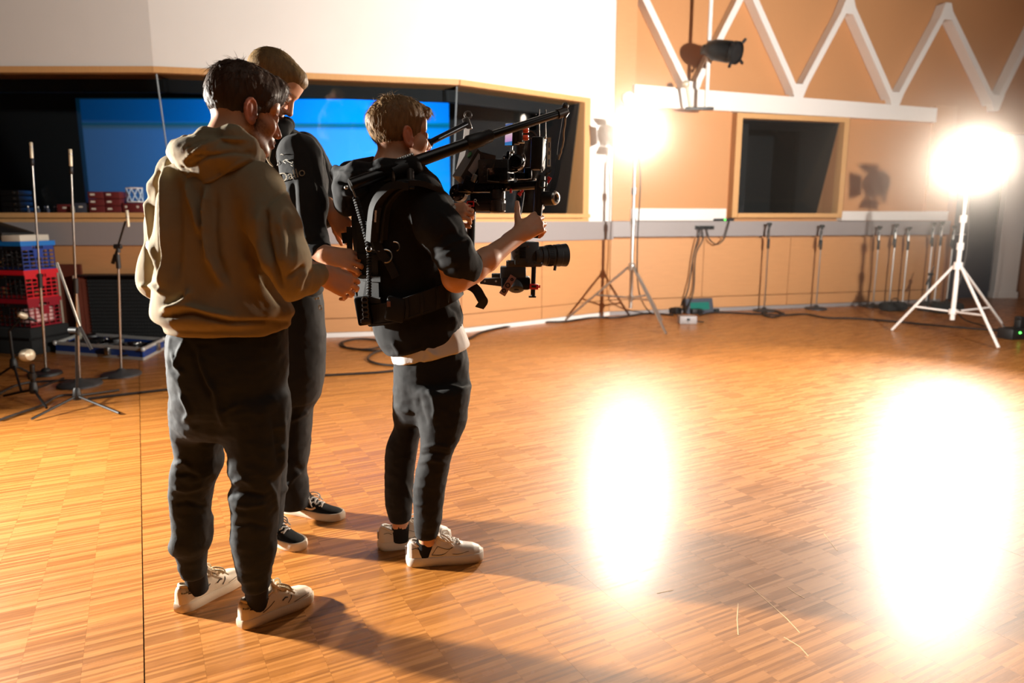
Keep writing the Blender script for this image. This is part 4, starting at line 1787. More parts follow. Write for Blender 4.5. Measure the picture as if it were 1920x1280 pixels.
        for i, (L, r) in enumerate(((.070, .0088), (.078, .0090), (.072, .0086), (.056, .0076))):
            c = math.radians(curl[i])
            p = kn[i]
            sp = math.radians(splay * (1.2 - i * .8))
            ang = c * .55
            for seg, frac in ((0, .45), (1, .31), (2, .24)):
                d = (f * math.cos(ang) - n * math.sin(ang))
                d = (d * math.cos(sp) + l * math.sin(sp)).normalized()
                q = p + d * L * frac * S
                r0, r1 = r * S * (1.06 - .1 * seg), r * S * (.98 - .1 * seg)
                s.cap(p, q, r0, r1, .0035)
                p = q
                ang += c * (.95 if seg == 0 else .6)
        # thumb leaves the side of the palm near its base
        b = W + f * .018 * S + l * .022 * S - n * .004
        d1 = (f * thumb[0] + l * (1 - thumb[0]) - n * thumb[1]).normalized()
        m = b + d1 * .045 * S
        s.cap(b, m, .0145 * S, .0115 * S, .010)
        tb = math.radians(thumb_bend)
        d2 = (d1 * math.cos(tb) + (f - l * .6).normalized() * math.sin(tb)).normalized()
        m2 = m + d2 * .032 * S
        s.cap(m, m2, .0105 * S, .0098 * S, .005)
        s.cap(m2, m2 + d2 * .024 * S, .0098 * S, .0075 * S, .004)

    def net(s):
        """naive surface nets -> vertices, quads"""
        a = s.a
        ins = a < 0
        # crop to the occupied box
        bx = []
        for ax in range(3):
            o = tuple(i for i in range(3) if i != ax)
            w = np.where(ins.any(axis=o))[0]
            bx.append(slice(max(w[0] - 2, 0), min(w[-1] + 3, a.shape[ax])))
        off = np.array([b.start for b in bx])
        a = a[tuple(bx)]
        ins = ins[tuple(bx)]
        u8 = ins.astype(np.uint8)
        t = u8[:-1] + u8[1:]
        t = t[:, :-1] + t[:, 1:]
        t = t[:, :, :-1] + t[:, :, 1:]
        act = (t > 0) & (t < 8)
        ci = np.argwhere(act)
        idx = np.full(act.shape, -1, np.int32)
        idx[act] = np.arange(len(ci))
        cor = {}
        for c in ((0, 0, 0), (0, 0, 1), (0, 1, 0), (0, 1, 1), (1, 0, 0), (1, 0, 1), (1, 1, 0), (1, 1, 1)):
            cor[c] = a[ci[:, 0] + c[0], ci[:, 1] + c[1], ci[:, 2] + c[2]]
        acc = np.zeros((len(ci), 3))
        cnt = np.zeros(len(ci))
        ks = list(cor)
        for i in range(8):
            for j in range(i + 1, 8):
                p, q = np.array(ks[i]), np.array(ks[j])
                if np.abs(p - q).sum() != 1:
                    continue
                A, B = cor[ks[i]], cor[ks[j]]
                m = (A < 0) != (B < 0)
                tt = np.where(m, A / np.where(m, A - B, 1), 0)
                acc[m] += (p[None, :] + tt[m, None] * (q - p)[None, :])
                cnt[m] += 1
        V = (ci + acc / cnt[:, None] + off) * s.res + s.lo
        F = []
        for ax in range(3):
            b, c = (ax + 1) % 3, (ax + 2) % 3
            s0 = [slice(None)] * 3
            s1 = [slice(None)] * 3
            s0[ax], s1[ax] = slice(0, -1), slice(1, None)
            e = np.argwhere(ins[tuple(s0)] != ins[tuple(s1)])
            e = e[(e[:, b] > 0) & (e[:, c] > 0) & (e[:, b] < idx.shape[b]) & (e[:, c] < idx.shape[c])]
            sg = ins[e[:, 0], e[:, 1], e[:, 2]]

            def g(db, dc):
                q = e.copy()
                q[:, b] -= db
                q[:, c] -= dc
                return idx[q[:, 0], q[:, 1], q[:, 2]]
            Q = np.stack([g(1, 1), g(0, 1), g(0, 0), g(1, 0)], 1)
            Q[~sg] = Q[~sg][:, ::-1]
            F.append(Q)
        F = np.concatenate(F)
        F = F[(F >= 0).all(1)]
        return V, F


def vnormals(V, F):
    n = np.cross(V[F[:, 2]] - V[F[:, 0]], V[F[:, 3]] - V[F[:, 1]])
    N = np.zeros_like(V)
    for i in range(4):
        np.add.at(N, F[:, i], n)
    return N / (np.linalg.norm(N, axis=1, keepdims=True) + 1e-12)


def relax(V, F, it=1, lam=.5):
    """Laplacian smoothing over quad edges"""
    E = np.concatenate([F[:, [0, 1]], F[:, [1, 2]], F[:, [2, 3]], F[:, [3, 0]]])
    for _ in range(it):
        S = np.zeros_like(V)
        C = np.zeros(len(V))
        np.add.at(S, E[:, 0], V[E[:, 1]])
        np.add.at(S, E[:, 1], V[E[:, 0]])
        np.add.at(C, E[:, 0], 1)
        np.add.at(C, E[:, 1], 1)
        V = V + lam * (S / np.maximum(C, 1)[:, None] - V)
    return V


def poly_dist(px, poly):
    """distance in pixels of N x 2 points to a polyline, and the parameter 0..1 along it"""
    best = np.full(len(px), 1e9)
    par = np.zeros(len(px))
    n = len(poly) - 1
    for i in range(n):
        a, b = np.array(poly[i], float), np.array(poly[i + 1], float)
        d = b - a
        t = np.clip(((px - a) @ d) / max(d @ d, 1e-9), 0, 1)
        q = np.linalg.norm(px - (a + t[:, None] * d), axis=1)
        m = q < best
        best[m] = q[m]
        par[m] = (i + t[m]) / n
    return best, par


def folds(V, F, lines):
    """raise soft ridges (amp > 0) or creases (amp < 0) of cloth along lines given in picture pixels"""
    N = vnormals(V, F)
    px = proj(V)
    H = np.zeros(len(V))
    for poly, w, amp in lines:
        d, t = poly_dist(px, poly)
        H += amp * np.exp(-(d / w) ** 2) * np.clip(np.minimum(t, 1 - t) * 6 + .25, 0, 1)
    return V + N * H[:, None]


def wrinkle(V, F, scale, amp, seed=0, octv=3, mask=None):
    """cloth wrinkles: ridged noise with a scale per axis"""
    N = vnormals(V, F)
    h = fbm(V * np.array(scale), octv, seed)
    h = (1 - np.abs(h)) ** 2 - .5
    if mask is not None:
        h = h * mask
    return V + N * (h * amp)[:, None]


def np_obj(name, V, F, m, parent=None, origin=None, tint=None, label=None):
    V = np.asarray(V, float)
    if origin is not None:
        V = V - np.array(origin)[None, :]
    me = bpy.data.meshes.new(name)
    nF = len(F)
    me.vertices.add(len(V))
    me.vertices.foreach_set('co', V.ravel().astype(np.float32))
    me.loops.add(nF * 4)
    me.loops.foreach_set('vertex_index', F.ravel().astype(np.int32))
    me.polygons.add(nF)
    me.polygons.foreach_set('loop_start', np.arange(0, nF * 4, 4, dtype=np.int32))
    me.polygons.foreach_set('loop_total', np.full(nF, 4, dtype=np.int32))
    me.update(calc_edges=True)
    me.polygons.foreach_set('use_smooth', np.ones(nF, dtype=bool))
    me.materials.append(m)
    if tint is not None:
        at_ = me.color_attributes.new('tint', 'FLOAT_COLOR', 'POINT')
        c = np.concatenate([tint, np.ones((len(tint), 1))], 1)
        at_.data.foreach_set('color', c.ravel().astype(np.float32))
    o = bpy.data.objects.new(name, me)
    COL.objects.link(o)
    if parent:
        o.parent = parent
    if label:
        o['label'] = label
    return o


def tint_mat(name, rough=.5, sss=0.0, spec=.4, bump=.15, bscale=250):
    m = bpy.data.materials.new(name)
    m.use_nodes = True
    nt = m.node_tree
    b = nt.nodes['Principled BSDF']
    a = nt.nodes.new('ShaderNodeAttribute')
    a.attribute_name = 'tint'
    n = nt.nodes.new('ShaderNodeTexNoise')
    n.inputs['Scale'].default_value = 60
    n.inputs['Detail'].default_value = 4
    mx = nt.nodes.new('ShaderNodeMix')
    mx.data_type = 'RGBA'
    mx.blend_type = 'MULTIPLY'
    mx.inputs[0].default_value = .35
    tc = nt.nodes.new('ShaderNodeTexCoord')
    nt.links.new(tc.outputs['Object'], n.inputs['Vector'])
    nt.links.new(a.outputs['Color'], mx.inputs[6])
    cr = nt.nodes.new('ShaderNodeValToRGB')
    cr.color_ramp.elements[0].color = (.75, .70, .68, 1)
    cr.color_ramp.elements[1].color = (1, 1, 1, 1)
    nt.links.new(n.outputs['Fac'], cr.inputs[0])
    nt.links.new(cr.outputs[0], mx.inputs[7])
    nt.links.new(mx.outputs[2], b.inputs['Base Color'])
    b.inputs['Roughness'].default_value = rough
    b.inputs['Specular IOR Level'].default_value = spec
    if sss:
        b.inputs['Subsurface Weight'].default_value = sss
        b.inputs['Subsurface Radius'].default_value = (0.010, 0.004, 0.002)
        b.inputs['Subsurface Scale'].default_value = 0.5
    n2 = nt.nodes.new('ShaderNodeTexNoise')
    n2.inputs['Scale'].default_value = bscale
    nt.links.new(tc.outputs['Object'], n2.inputs['Vector'])
    bp = nt.nodes.new('ShaderNodeBump')
    bp.inputs['Strength'].default_value = bump
    bp.inputs['Distance'].default_value = .001
    nt.links.new(n2.outputs['Fac'], bp.inputs['Height'])
    nt.links.new(bp.outputs[0], b.inputs['Normal'])
    return m


# ---------------------------------------------------------------- heads
class Head:
    """head frame: +y out of the face, +x to its left hand side... right, z up; origin midway between the ears at eye level"""

    def __init__(s, c, az, pitch, roll=0.0, size=1.0):
        a, p = math.radians(az), math.radians(pitch)
        fwd = Vector((math.cos(a) * math.cos(p), math.sin(a) * math.cos(p), math.sin(p)))
        side = fwd.cross(Vector((0, 0, 1))).normalized()
        up = side.cross(fwd)
        Rr = Matrix.Rotation(math.radians(roll), 3, fwd)
        side, up = Rr @ side, Rr @ up
        s.c = Vector(c)
        s.M = np.array([side, fwd, up]).T * size      # columns: axes
        s.S = size

    def w(s, p):
        return np.array(s.c) + s.M @ np.array(p, float)

    def W(s, P):
        return np.array(s.c)[None, :] + np.asarray(P) @ s.M.T

    def local(s, P):
        return ((np.asarray(P) - np.array(s.c)[None, :]) @ s.M) / s.S ** 2

    def sculpt(s, f):
        R = s.M / s.S
        S = s.S

        def E(c, r, k=.015, sub=False, rot=None):
            M = R if rot is None else R @ np.array(rot)
            f.ell(s.w(c), [q * S for q in r], M, k, sub)

        def C(a, b, r0, r1=None, k=.012, sub=False):
            f.cap(s.w(a), s.w(b), r0 * S, (r0 if r1 is None else r1) * S, k, None, sub)
        E((0, -.014, .034), (.0755, .096, .084), .02)
        E((0, .030, -.045), (.058, .062, .074), .03)
        for x in (-1, 1):
            C((x * .056, -.004, -.055), (x * .024, .066, -.100), .017, .015, .022)
            E((x * .040, .062, -.028), (.024, .026, .026), .02)
            C((x * .012, .088, .022), (x * .050, .068, .024), .0105, .010, .016)
        E((0, .076, -.101), (.022, .020, .016), .02)
        E((0, .070, .055), (.050, .030, .04), .03)
        for x in (-1, 1):
            E((x * .032, .097, -.001), (.018, .013, .011), .010, True)
        C((0, .090, .010), (0, .116, -.036), .0085, .0115, .010)
        for x in (-1, 1):
            E((x * .012, .101, -.040), (.0085, .012, .0085), .006)
            E((x * .007, .107, -.0495), (.0042, .006, .003), .003, True)
        E((0, .088, -.068), (.026, .016, .020), .018)
        E((0, .101, -.064), (.022, .0085, .0055), .006)
        E((0, .099, -.077), (.020, .0085, .0062), .006)
        E((0, .109, -.0705), (.024, .006, .0016), .003, True)
        for x in (-1, 1):
            E((x * .032, .0835, -.001), (.0135, .0125, .0125), .002)
            # lids
            C((x * .020, .092, .0065), (x * .045, .086, .006), .0042, .0042, .004)
            C((x * .021, .091, -.0085), (x * .044, .086, -.008), .0034, .0034, .004)
            # ear: rim, bowl, lobe
            th = math.radians(14)
            pts = []
            for t in np.linspace(-2.2, 2.5, 12):
                yy, zz = .017 * math.cos(t + PI), .031 * math.sin(t)
                pts.append((x * (.083 - .10 * (yy + .01)), -.010 + yy * math.cos(th) - zz * math.sin(th) * .4, -.010 + zz))
            E((x * .079, -.008, -.010), (.0085, .018, .030), .006)
            for i in range(11):
                C(pts[i], pts[i + 1], .0052, None, .003)
            C((x * .0925, -.002, .004), (x * .0925, .001, -.022), .0105, .0105, .003, True)
            E((x * .0925, -.006, .008), (.0085, .008, .012), .003, True)
            C((x * .0845, -.0145, .004), (x * .084, -.011, -.022), .0036, .0036, .003)
            E((x * .081, -.001, -.038), (.0065, .009, .011), .006)
            C((x * .081, .006, -.016), (x * .081, .007, -.024), .0055, None, .004)

    def tint(s, V, base, beard=None, brow=(60, 38, 26), lip=None, red=.0):
        P = s.local(V)
        x, y, z = np.abs(P[:, 0]), P[:, 1], P[:, 2]
        T = np.tile(np.array(lin(base)), (len(V), 1))
        inh = (x < .10) & (np.abs(y) < .14) & (z > -.16) & (z < .14)

        def blend(w, c):
            w = np.clip(w, 0, 1)[:, None] * inh[:, None]
            T[:] = T * (1 - w) + np.array(lin(c))[None, :] * w
        # flushed ears, nose
        blend(.55 * ((x > .077) & (z > -.06) & (z < .035)), (206, 104, 82))
        blend(.35 * np.exp(-((y - .115) ** 2 + x ** 2 + (z + .038) ** 2) / .0004), (212, 112, 90))
        if beard is not None:
            b = np.clip((-.012 - z + np.clip(.045 - y, -.02, .1) * .75) / .02, 0, 1) * np.clip((y + .015) / .02, 0, 1)
            b *= np.clip((.085 - z - .2) / -.02, 0, 1)
            cheek = np.exp(-((x - .040) / .018) ** 2 - ((y - .075) / .02) ** 2 - ((z + .035) / .020) ** 2)
            nose = np.exp(-((x) / .022) ** 2 - ((z + .030) / .024) ** 2) * (y > .08)
            b = b * (1 - cheek) * (1 - nose)
            nz = .75 + .35 * fbm(P * 260, 2, 5)
            blend(b * nz * .85, beard)
            # sideburn
            sb = np.exp(-((y - .016) / .012) ** 2) * ((z > -.045) & (z < .03) & (x > .055) & (x < .079))
            blend(sb * .9 * nz, beard)
        lp = np.exp(-((z + .0705) / .010) ** 2 - (x / .021) ** 4) * (y > .093)
        blend(lp * .8, lip or (178, 92, 78))
        br = np.exp(-((z - .0235 + np.maximum(x - .035, 0) * .25) / .0045) ** 2) * (x > .012) * (x < .055) * (y > .06)
        blend(br * (.7 + .4 * fbm(P * 300, 2, 9)), brow)
        # eyes
        for sx in (1,):
            dx, dy, dz = x - .032, y - .0835, z + .001
            r = np.sqrt(dx ** 2 + dz ** 2)
            ball = (np.sqrt(dx ** 2 + dy ** 2 + dz ** 2) < .0145) & (np.abs(dz) < .0062) & (np.abs(dx) < .0125) & (dy > .003)
            blend(1.0 * ball, (225, 215, 205))
            blend(1.0 * (ball & (r < .0055)), (62, 66, 60))
            blend(1.0 * (ball & (r < .0026)), (10, 10, 10))
        return T


def hair_mesh(h, build, res=.003, streak=.004, seed=0, scale=(55, 55, 16)):
    """hair cap sculpted in the head frame by build(field); streaked; returned in world space"""
    f = Field((-.125, -.15, -.13), (.125, .15, .155), res)
    build(f)
    V, F = f.net()
    V = relax(V, F, 1)
    N = vnormals(V, F)
    s = fbm(V * np.array(scale), 3, seed)
    s2 = fbm(V * np.array(scale) * 2.7, 2, seed + 7)
    top = np.clip((V[:, 2] - .05) / .05, 0, 1)
    V = V + N * ((s * streak + s2 * streak * .5) * (.6 + .6 * top))[:, None]
    return V, F, N


def strands(h, V, N, n, length, r, flow, seed=0, lift=.25, curl=.35, zmin=-.2):
    """loose hairs growing from the hair cap, as thin tapered blades (world space)"""
    g = np.random.default_rng(seed)
    ok = np.where(V[:, 2] > zmin)[0]
    ids = g.choice(ok, n)
    Q = V[ids]
    NN = N[ids]
    D = flow(Q) + g.normal(0, curl, (n, 3)) * .5 + NN * lift
    D -= NN * (np.sum(D * NN, 1, keepdims=True) - lift * g.random((n, 1)))
    D /= np.linalg.norm(D, axis=1, keepdims=True) + 1e-9
    L = length * (.5 + g.random(n))
    segs = 4
    vs, fs = [], []
    side = np.cross(D, NN)
    side /= np.linalg.norm(side, axis=1, keepdims=True) + 1e-9
    up = np.cross(side, D)
    G = Q - NN * .003
    bend = g.normal(0, .35, n)
    allv = np.zeros((n, segs + 1, 3, 3))
    for k in range(segs + 1):
        t = k / segs
        P = G + D * (L * t)[:, None] - NN * (L * t * t * .35)[:, None] + side * (bend * L * t * t * .4)[:, None]
        rr = r * (1 - t * .85)
        for j in range(3):
            a = 2 * PI * j / 3
            allv[:, k, j] = P + (side * math.cos(a) + up * math.sin(a)) * rr
    vv = allv.reshape(-1, 3)
    F = []
    base = np.arange(n) * (segs + 1) * 3
    for k in range(segs):
        for j in range(3):
            F.append(np.stack([base + k * 3 + j, base + k * 3 + (j + 1) % 3, base + (k + 1) * 3 + (j + 1) % 3, base + (k + 1) * 3 + j], 1))
    return vv, np.concatenate(F)
# ================================================================ people
M_SKIN = tint_mat('skin', .48, .10)
M_HOODK = mat('khaki_cotton_fleece', (146, 130, 102), .92, var=.08, nscale=40, bump=.35, bscale=700, sheen=.06)
M_TROU1 = mat('dark_slate_cotton', (20, 26, 29), .85, var=.15, nscale=30, bump=.3, bscale=600)
M_TROU2 = mat('black_cotton', (11, 11, 12), .88, var=.15, nscale=30, bump=.3, bscale=600)
M_HOOD2 = mat('black_fleece', (10, 10, 11), .93, var=.12, nscale=40, bump=.3, bscale=700)
M_SOCK = mat('black_knit', (14, 12, 13), .95, var=.15, bump=.3, bscale=900)
M_TEE = mat('white_cotton', (226, 220, 214), .9, var=.03, bump=.25, bscale=500)
M_LEATHERW = mat('white_leather', (224, 214, 202), .45, var=.04, bump=.12, bscale=300)
M_LEATHERC = mat('cream_worn_leather', (224, 204, 178), .5, var=.08, bump=.15, bscale=300)
M_SUEDE = mat('black_suede', (10, 11, 12), .95, var=.2, bump=.3, bscale=800)
M_SOLEW = mat('off_white_rubber', (222, 206, 186), .6, var=.05)
M_LINE = mat('dark_seam', (58, 46, 40), .8)
M_BLK = mat('black_print', (20, 20, 22), .7)
M_CORD = mat('pale_drawcord', (196, 180, 150), .8)
M_PRINT = mat('pale_print', (172, 170, 160), .7)


def hair_mat(name, rgb, rough=.55):
    return mat(name, rgb, rough, var=.5, nscale=90, stretch=(1, 1, .25), bump=.4, bscale=220, spec=.22)


M_HAIR1 = hair_mat('dark_brown_hair', (66, 48, 36))
M_HAIR2 = hair_mat('short_blond_hair', (124, 99, 64))
M_HAIR3 = hair_mat('light_brown_hair', (126, 98, 66))


def rows(lst):
    """(py, xl, xr, Y, b) outline rows of the picture at real depth -> loft sections"""
    out = []
    for py, xl, xr, Y, b in lst:
        c = at((xl + xr) / 2, py, Y)
        out.append((c.z, c.x, Y, (xr - xl) / 2 / scl(py, Y), b))
    return out


def bounds(*pts, m=.15):
    P = np.array([tuple(p) for p in pts])
    return P.min(0) - m, P.max(0) + m


def cloth(name, m, parent, f, it=1, fold=(), wr=None, post=None, label=None):
    V, F = f.net()
    V = relax(V, F, it)
    for w in wr or ():
        V = wrinkle(V, F, *w[:3], **(w[3] if len(w) > 3 else {}))
    if fold:
        V = folds(V, F, fold)
        V = relax(V, F, 3, .4)
    if post:
        V = post(V)
    o = np_obj(name, V, F, m, parent, tuple(parent.matrix_basis.translation if parent.parent is None else (0, 0, 0)), label=label)
    return o, V, F


def zmask(z0, z1, s=.03):
    def mk(V):
        return np.clip((V[:, 2] - z0) / s, 0, 1) * np.clip((z1 - V[:, 2]) / s, 0, 1)
    return mk


# ---------------------------------------------------------------- shoes
def shoe(parent, root, heel, direction, style, L=.295):
    """low trainer with its heel at 'heel', toe along 'direction'; built in its own frame and placed in the root's frame"""
    d = Vector(direction)
    d.z = 0
    d.normalize()
    l = Vector((-d.y, d.x, 0))
    h0 = Vector((heel[0], heel[1], 0)) - root

    def T(P):
        P = np.asarray(P, float)
        return np.array(h0)[None, :] + P[:, :1] * np.array(d) + P[:, 1:2] * np.array(l) + P[:, 2:] * np.array((0, 0, 1))
    sx = np.array([0, .006, .02, .06, .10, .14, .18, .22, .26, .285, .30]) * L / .30
    w = np.array([.010, .021, .030, .034, .034, .036, .041, .045, .042, .031, .012])
    hs = {'flat': [.064, .075, .078, .076, .078, .080, .064, .050, .045, .040, .030],
          'court': [.070, .086, .090, .084, .088, .092, .078, .060, .054, .046, .034],
          'chunky': [.072, .090, .094, .088, .094, .100, .086, .070, .062, .052, .038]}[style]
    st = {'flat': .032, 'court': .030, 'chunky': .034}[style]
    mu = {'flat': M_SUEDE, 'court': M_LEATHERC, 'chunky': M_LEATHERW}[style]
    ms = {'flat': M_SOLEW, 'court': M_LEATHERC, 'chunky': M_LEATHERW}[style]
    nm = {'flat': 'black suede skate shoe with pale side wave', 'court': 'cream leather trainer with pale laces', 'chunky': 'white leather trainer with chunky sole'}[style]
    # upper
    f = Field((-.02, -.07, -.005), (L + .03, .07, .125), .003)

    def fn(X, Y, Z):
        xx = np.clip(X[:, 0, 0], 0, L)
        a = np.interp(xx, sx, w)[:, None, None].astype(np.float32)
        hh = np.interp(xx, sx, hs)[:, None, None].astype(np.float32)
        z = (Z - st * .5) / (hh - st * .5)
        q = (np.abs(Y / a) ** 2.5 + np.abs(z) ** 2.5) ** .4
        dd = (q - 1) * np.minimum(a, hh) * .8
        e = np.maximum(np.maximum(-X, X - L), st * .5 - Z)
        return np.maximum(dd, e)
    f.add(fn, (0, -.05, 0), (L, .05, .11), .01)
    # ankle opening
    f.ell((.066, 0, .112), (.050, .027, .034), None, .010, True)
    f.cap((.12, 0, .098), (.115, 0, .112), .020, .016, .01, ((1, 0, 0), .5))
    V, F = f.net()
    V = relax(V, F, 2)
    up = np_obj('shoe', T(V), F, mu, parent, None, label=nm)
    # sole: outline in two rings with a rounded edge
    q = MB()
    n = 15
    xs = [L * .5 - L * .5 * math.cos(PI * i / (n - 1)) for i in range(n)]
    out = [(x, np.interp(x, sx, w) + .004) for x in xs]
    ring = [(x - (.004 if i == 0 else -.004 if i == n - 1 else 0), y) for i, (x, y) in enumerate(out)] + [(x, -y) for x, y in reversed(out)]
    lay = [(.0, .94), (.004, 1.0), (st * .5, 1.03), (st - .002, 1.0), (st + .002, .94)]
    vs = []
    for z, k in lay:
        vs += [(L * .5 + (x - L * .5) * (1 - (1 - k) * .3), y * k, z) for x, y in ring]
    m_ = len(ring)
    fs = [tuple(range(m_ - 1, -1, -1)), tuple((len(lay) - 1) * m_ + i for i in range(m_))]
    for k in range(len(lay) - 1):
        for i in range(m_):
            fs.append((k * m_ + i, k * m_ + (i + 1) % m_, (k + 1) * m_ + (i + 1) % m_, (k + 1) * m_ + i))
    q.add(T(vs), fs)
    q.build('sole', ms, up)

    def side(x, z, s, off=.0012):
        x = x * L / .30
        a = np.interp(x, sx, w)
        hh = np.interp(x, sx, hs)
        zz = min(max((z - st * .5) / (hh - st * .5), 0), .97)
        y = a * (1 - zz ** 2.5) ** .4
        return (x, s * (y + off), z)

    def line(name, pts, r, m, both=(1, -1)):
        for s in both:
            q = MB()
            P = smooth_path([side(x, z, s) for x, z in pts], 5)
            q.tube(T([tuple(p) for p in P]), r, 5)
            q.build(name, m, up)
    # laces
    q = MB()
    for i in range(5):
        x = (.128 + i * .017) * L / .30
        hh = np.interp(x, sx, hs)
        pts = [(x + (.008 if k % 2 else 0), -.022 + .044 * k / 4, hh + .003 - .006 * abs(k - 2) / 2) for k in range(5)]
        q.tube(T(pts), .0032, 6)
        pts = [(x + .012 * k / 4, (-.02 + .04 * k / 4) * (1 if i % 2 else -1), hh + .005 - .006 * abs(k - 2) / 2 - .001 * k) for k in range(5)]
        q.tube(T(pts), .0030, 6)
    for s in (-1, 1):
        hh = np.interp(.13, sx, hs)
        lp = smooth_path([(.130, 0, hh + .004), (.135, s * .018, hh + .018), (.158, s * .036, hh + .008), (.165, s * .034, hh - .012), (.142, s * .012, hh + .002)], 5)
        q.tube(T([tuple(p) for p in lp]), .0028, 6)
        lp = smooth_path([(.130, 0, hh + .004), (.15, s * .03, hh + .002), (.175, s * .042, hh - .022)], 5)
        q.tube(T([tuple(p) for p in lp]), .0028, 6)
    q.build('laces', {'flat': M_TEE, 'court': M_CORD, 'chunky': M_LEATHERW}[style], up)
    # tongue
    q = MB()
    ht = np.interp(.12, sx, hs)
    P = smooth_path([(.150, 0, ht - .012), (.128, 0, ht + .004), (.112, 0, ht + .022), (.106, 0, ht + .032)], 4)
    q.strip(T([tuple(p) for p in P]), tuple(l), .044, .007)
    q.build('tongue', mu if style != 'flat' else M_SUEDE, up)
    # collar
    q = MB()
    cp = []
    for i in range(25):
        a = 2 * PI * i / 24
        x = .066 + .052 * math.cos(a)
        zz = np.interp(x, sx, hs) + .001 - .012 * math.exp(-((x - .055) / .022) ** 2)
        cp.append((x, .0265 * math.sin(a), zz))
    q.tube(T(cp), .0052, 6)
    q.build('collar', mu, up)
    if style == 'flat':
        for s in (1, -1):
            q = MB()
            P = smooth_path([side(x, z, s, .002) for x, z in ((.012, .052), (.045, .047), (.08, .066), (.10, .063), (.13, .048), (.165, .044), (.185, .052))], 6)
            q.strip(T([tuple(p) for p in P]), (0, 0, 1), .008, .0025)
            q.build('side_wave', M_SOLEW, up)
        line('foxing_line', [(x, st - .001) for x in np.linspace(.004, L - .006, 12)], .0014, M_LINE)
    elif style == 'court':
        line('side_stripe', [(.030, .064), (.06, .058), (.09, .064), (.105, .076)], .0022, M_LINE)
        line('side_stripe', [(.075, .040), (.10, .048), (.125, .062)], .0011, M_LINE)
        line('seam', [(.175, .040), (.19, .052), (.195, .060)], .0011, M_LINE)
        line('seam', [(.155, .054), (.168, .060), (.178, .058)], .0020, M_LINE)
        line('seam', [(.20, .036), (.235, .040), (.27, .040)], .0008, M_LINE)
        for s in (1, -1):
            v, ff = text_mesh('Reebok', .0092, .0003)
            q = MB()
            P = [side(.0225 + (p.x if s < 0 else -p.x) * 1.1, .070 + p.y, s, .0016 + p.z) for p in v]
            q.add(T(P), ff)
            q.build('lettering', M_BLK, up, smooth=False)
    else:
        line('seam', [(.095, .045), (.14, .045), (.175, .070)], .0010, M_LINE)
        line('seam', [(.095, .045), (.118, .075)], .0010, M_LINE)
        line('seam', [(.118, .076), (.145, .066), (.165, .064), (.18, .07)], .0008, M_LINE)
        line('seam', [(.175, .045), (.20, .044), (.24, .050)], .0008, M_LINE)
        line('seam', [(.018, .070), (.035, .073), (.05, .066)], .0009, M_LINE)
        for zz in (.012, .020, .028):
            line('sole_ridge', [(-.002, zz), (.012, zz), (.03, zz)], .0016, M_LEATHERW)
        q = MB()
        q.box(T([(-.003, 0, .060)])[0], (.004, .012, .030), Matrix.Rotation(math.atan2(d.y, d.x), 3, 'Z'))
        q.build('heel_tab', M_DUCT, up)
    return up


def sole_heel(a, b, w=.036, back=.0):
    d = (b - a).normalized()
    return a + Vector((-d.y, d.x, 0)) * w - d * back


def sock(parent, root, p, q_, r0, r1, name='sock'):
    q = MB()
    q.tube([Vector(p) - root, (Vector(p) + Vector(q_)) / 2 - root, Vector(q_) - root], [r0, (r0 + r1) / 2, r1], 18)
    return q.build(name, M_SOCK, parent)


def person(label, foot):
    t = thing('person', label, 'person', foot)
    return t, Vector(foot)


def finish_body(f, t, h, skin, name='body', **tint):
    V, F = f.net()
    V = relax(V, F, 1, .4)
    T = h.tint(V, skin, **tint)
    # hands: a touch redder
    return np_obj(name, V, F, M_SKIN, t, tuple(t.location), T), V, F


def add_hair(h, t, build, m, n, length, r, flow, seed, streak=.004, lift=.25, curl=.35, zmin=-.05, sc_=(55, 55, 16)):
    V, F, N = hair_mesh(h, build, .003, streak, seed, sc_)
    o = np_obj('hair', h.W(V), F, m, t, tuple(t.location))
    vv, ff = strands(h, V, N, n, length, r, flow, seed, lift, curl, zmin)
    s = np_obj('loose_strands', h.W(vv) , ff, m, o, tuple(t.location))
    s['kind'] = 'stuff'
    return o


def flow_cap(front=.06):
    def fl_(Q):
        D = np.zeros_like(Q)
        top = np.clip((Q[:, 2] - front) / .05, 0, 1)
        D[:, 1] = top * 1.0
        D[:, 2] = -(1 - top) * 1.0
        D[:, 0] = Q[:, 0] * 2 * top
        back = np.clip(-Q[:, 1] / .06, 0, 1)
        D[:, 1] -= back * top * 1.6
        return D
    return fl_


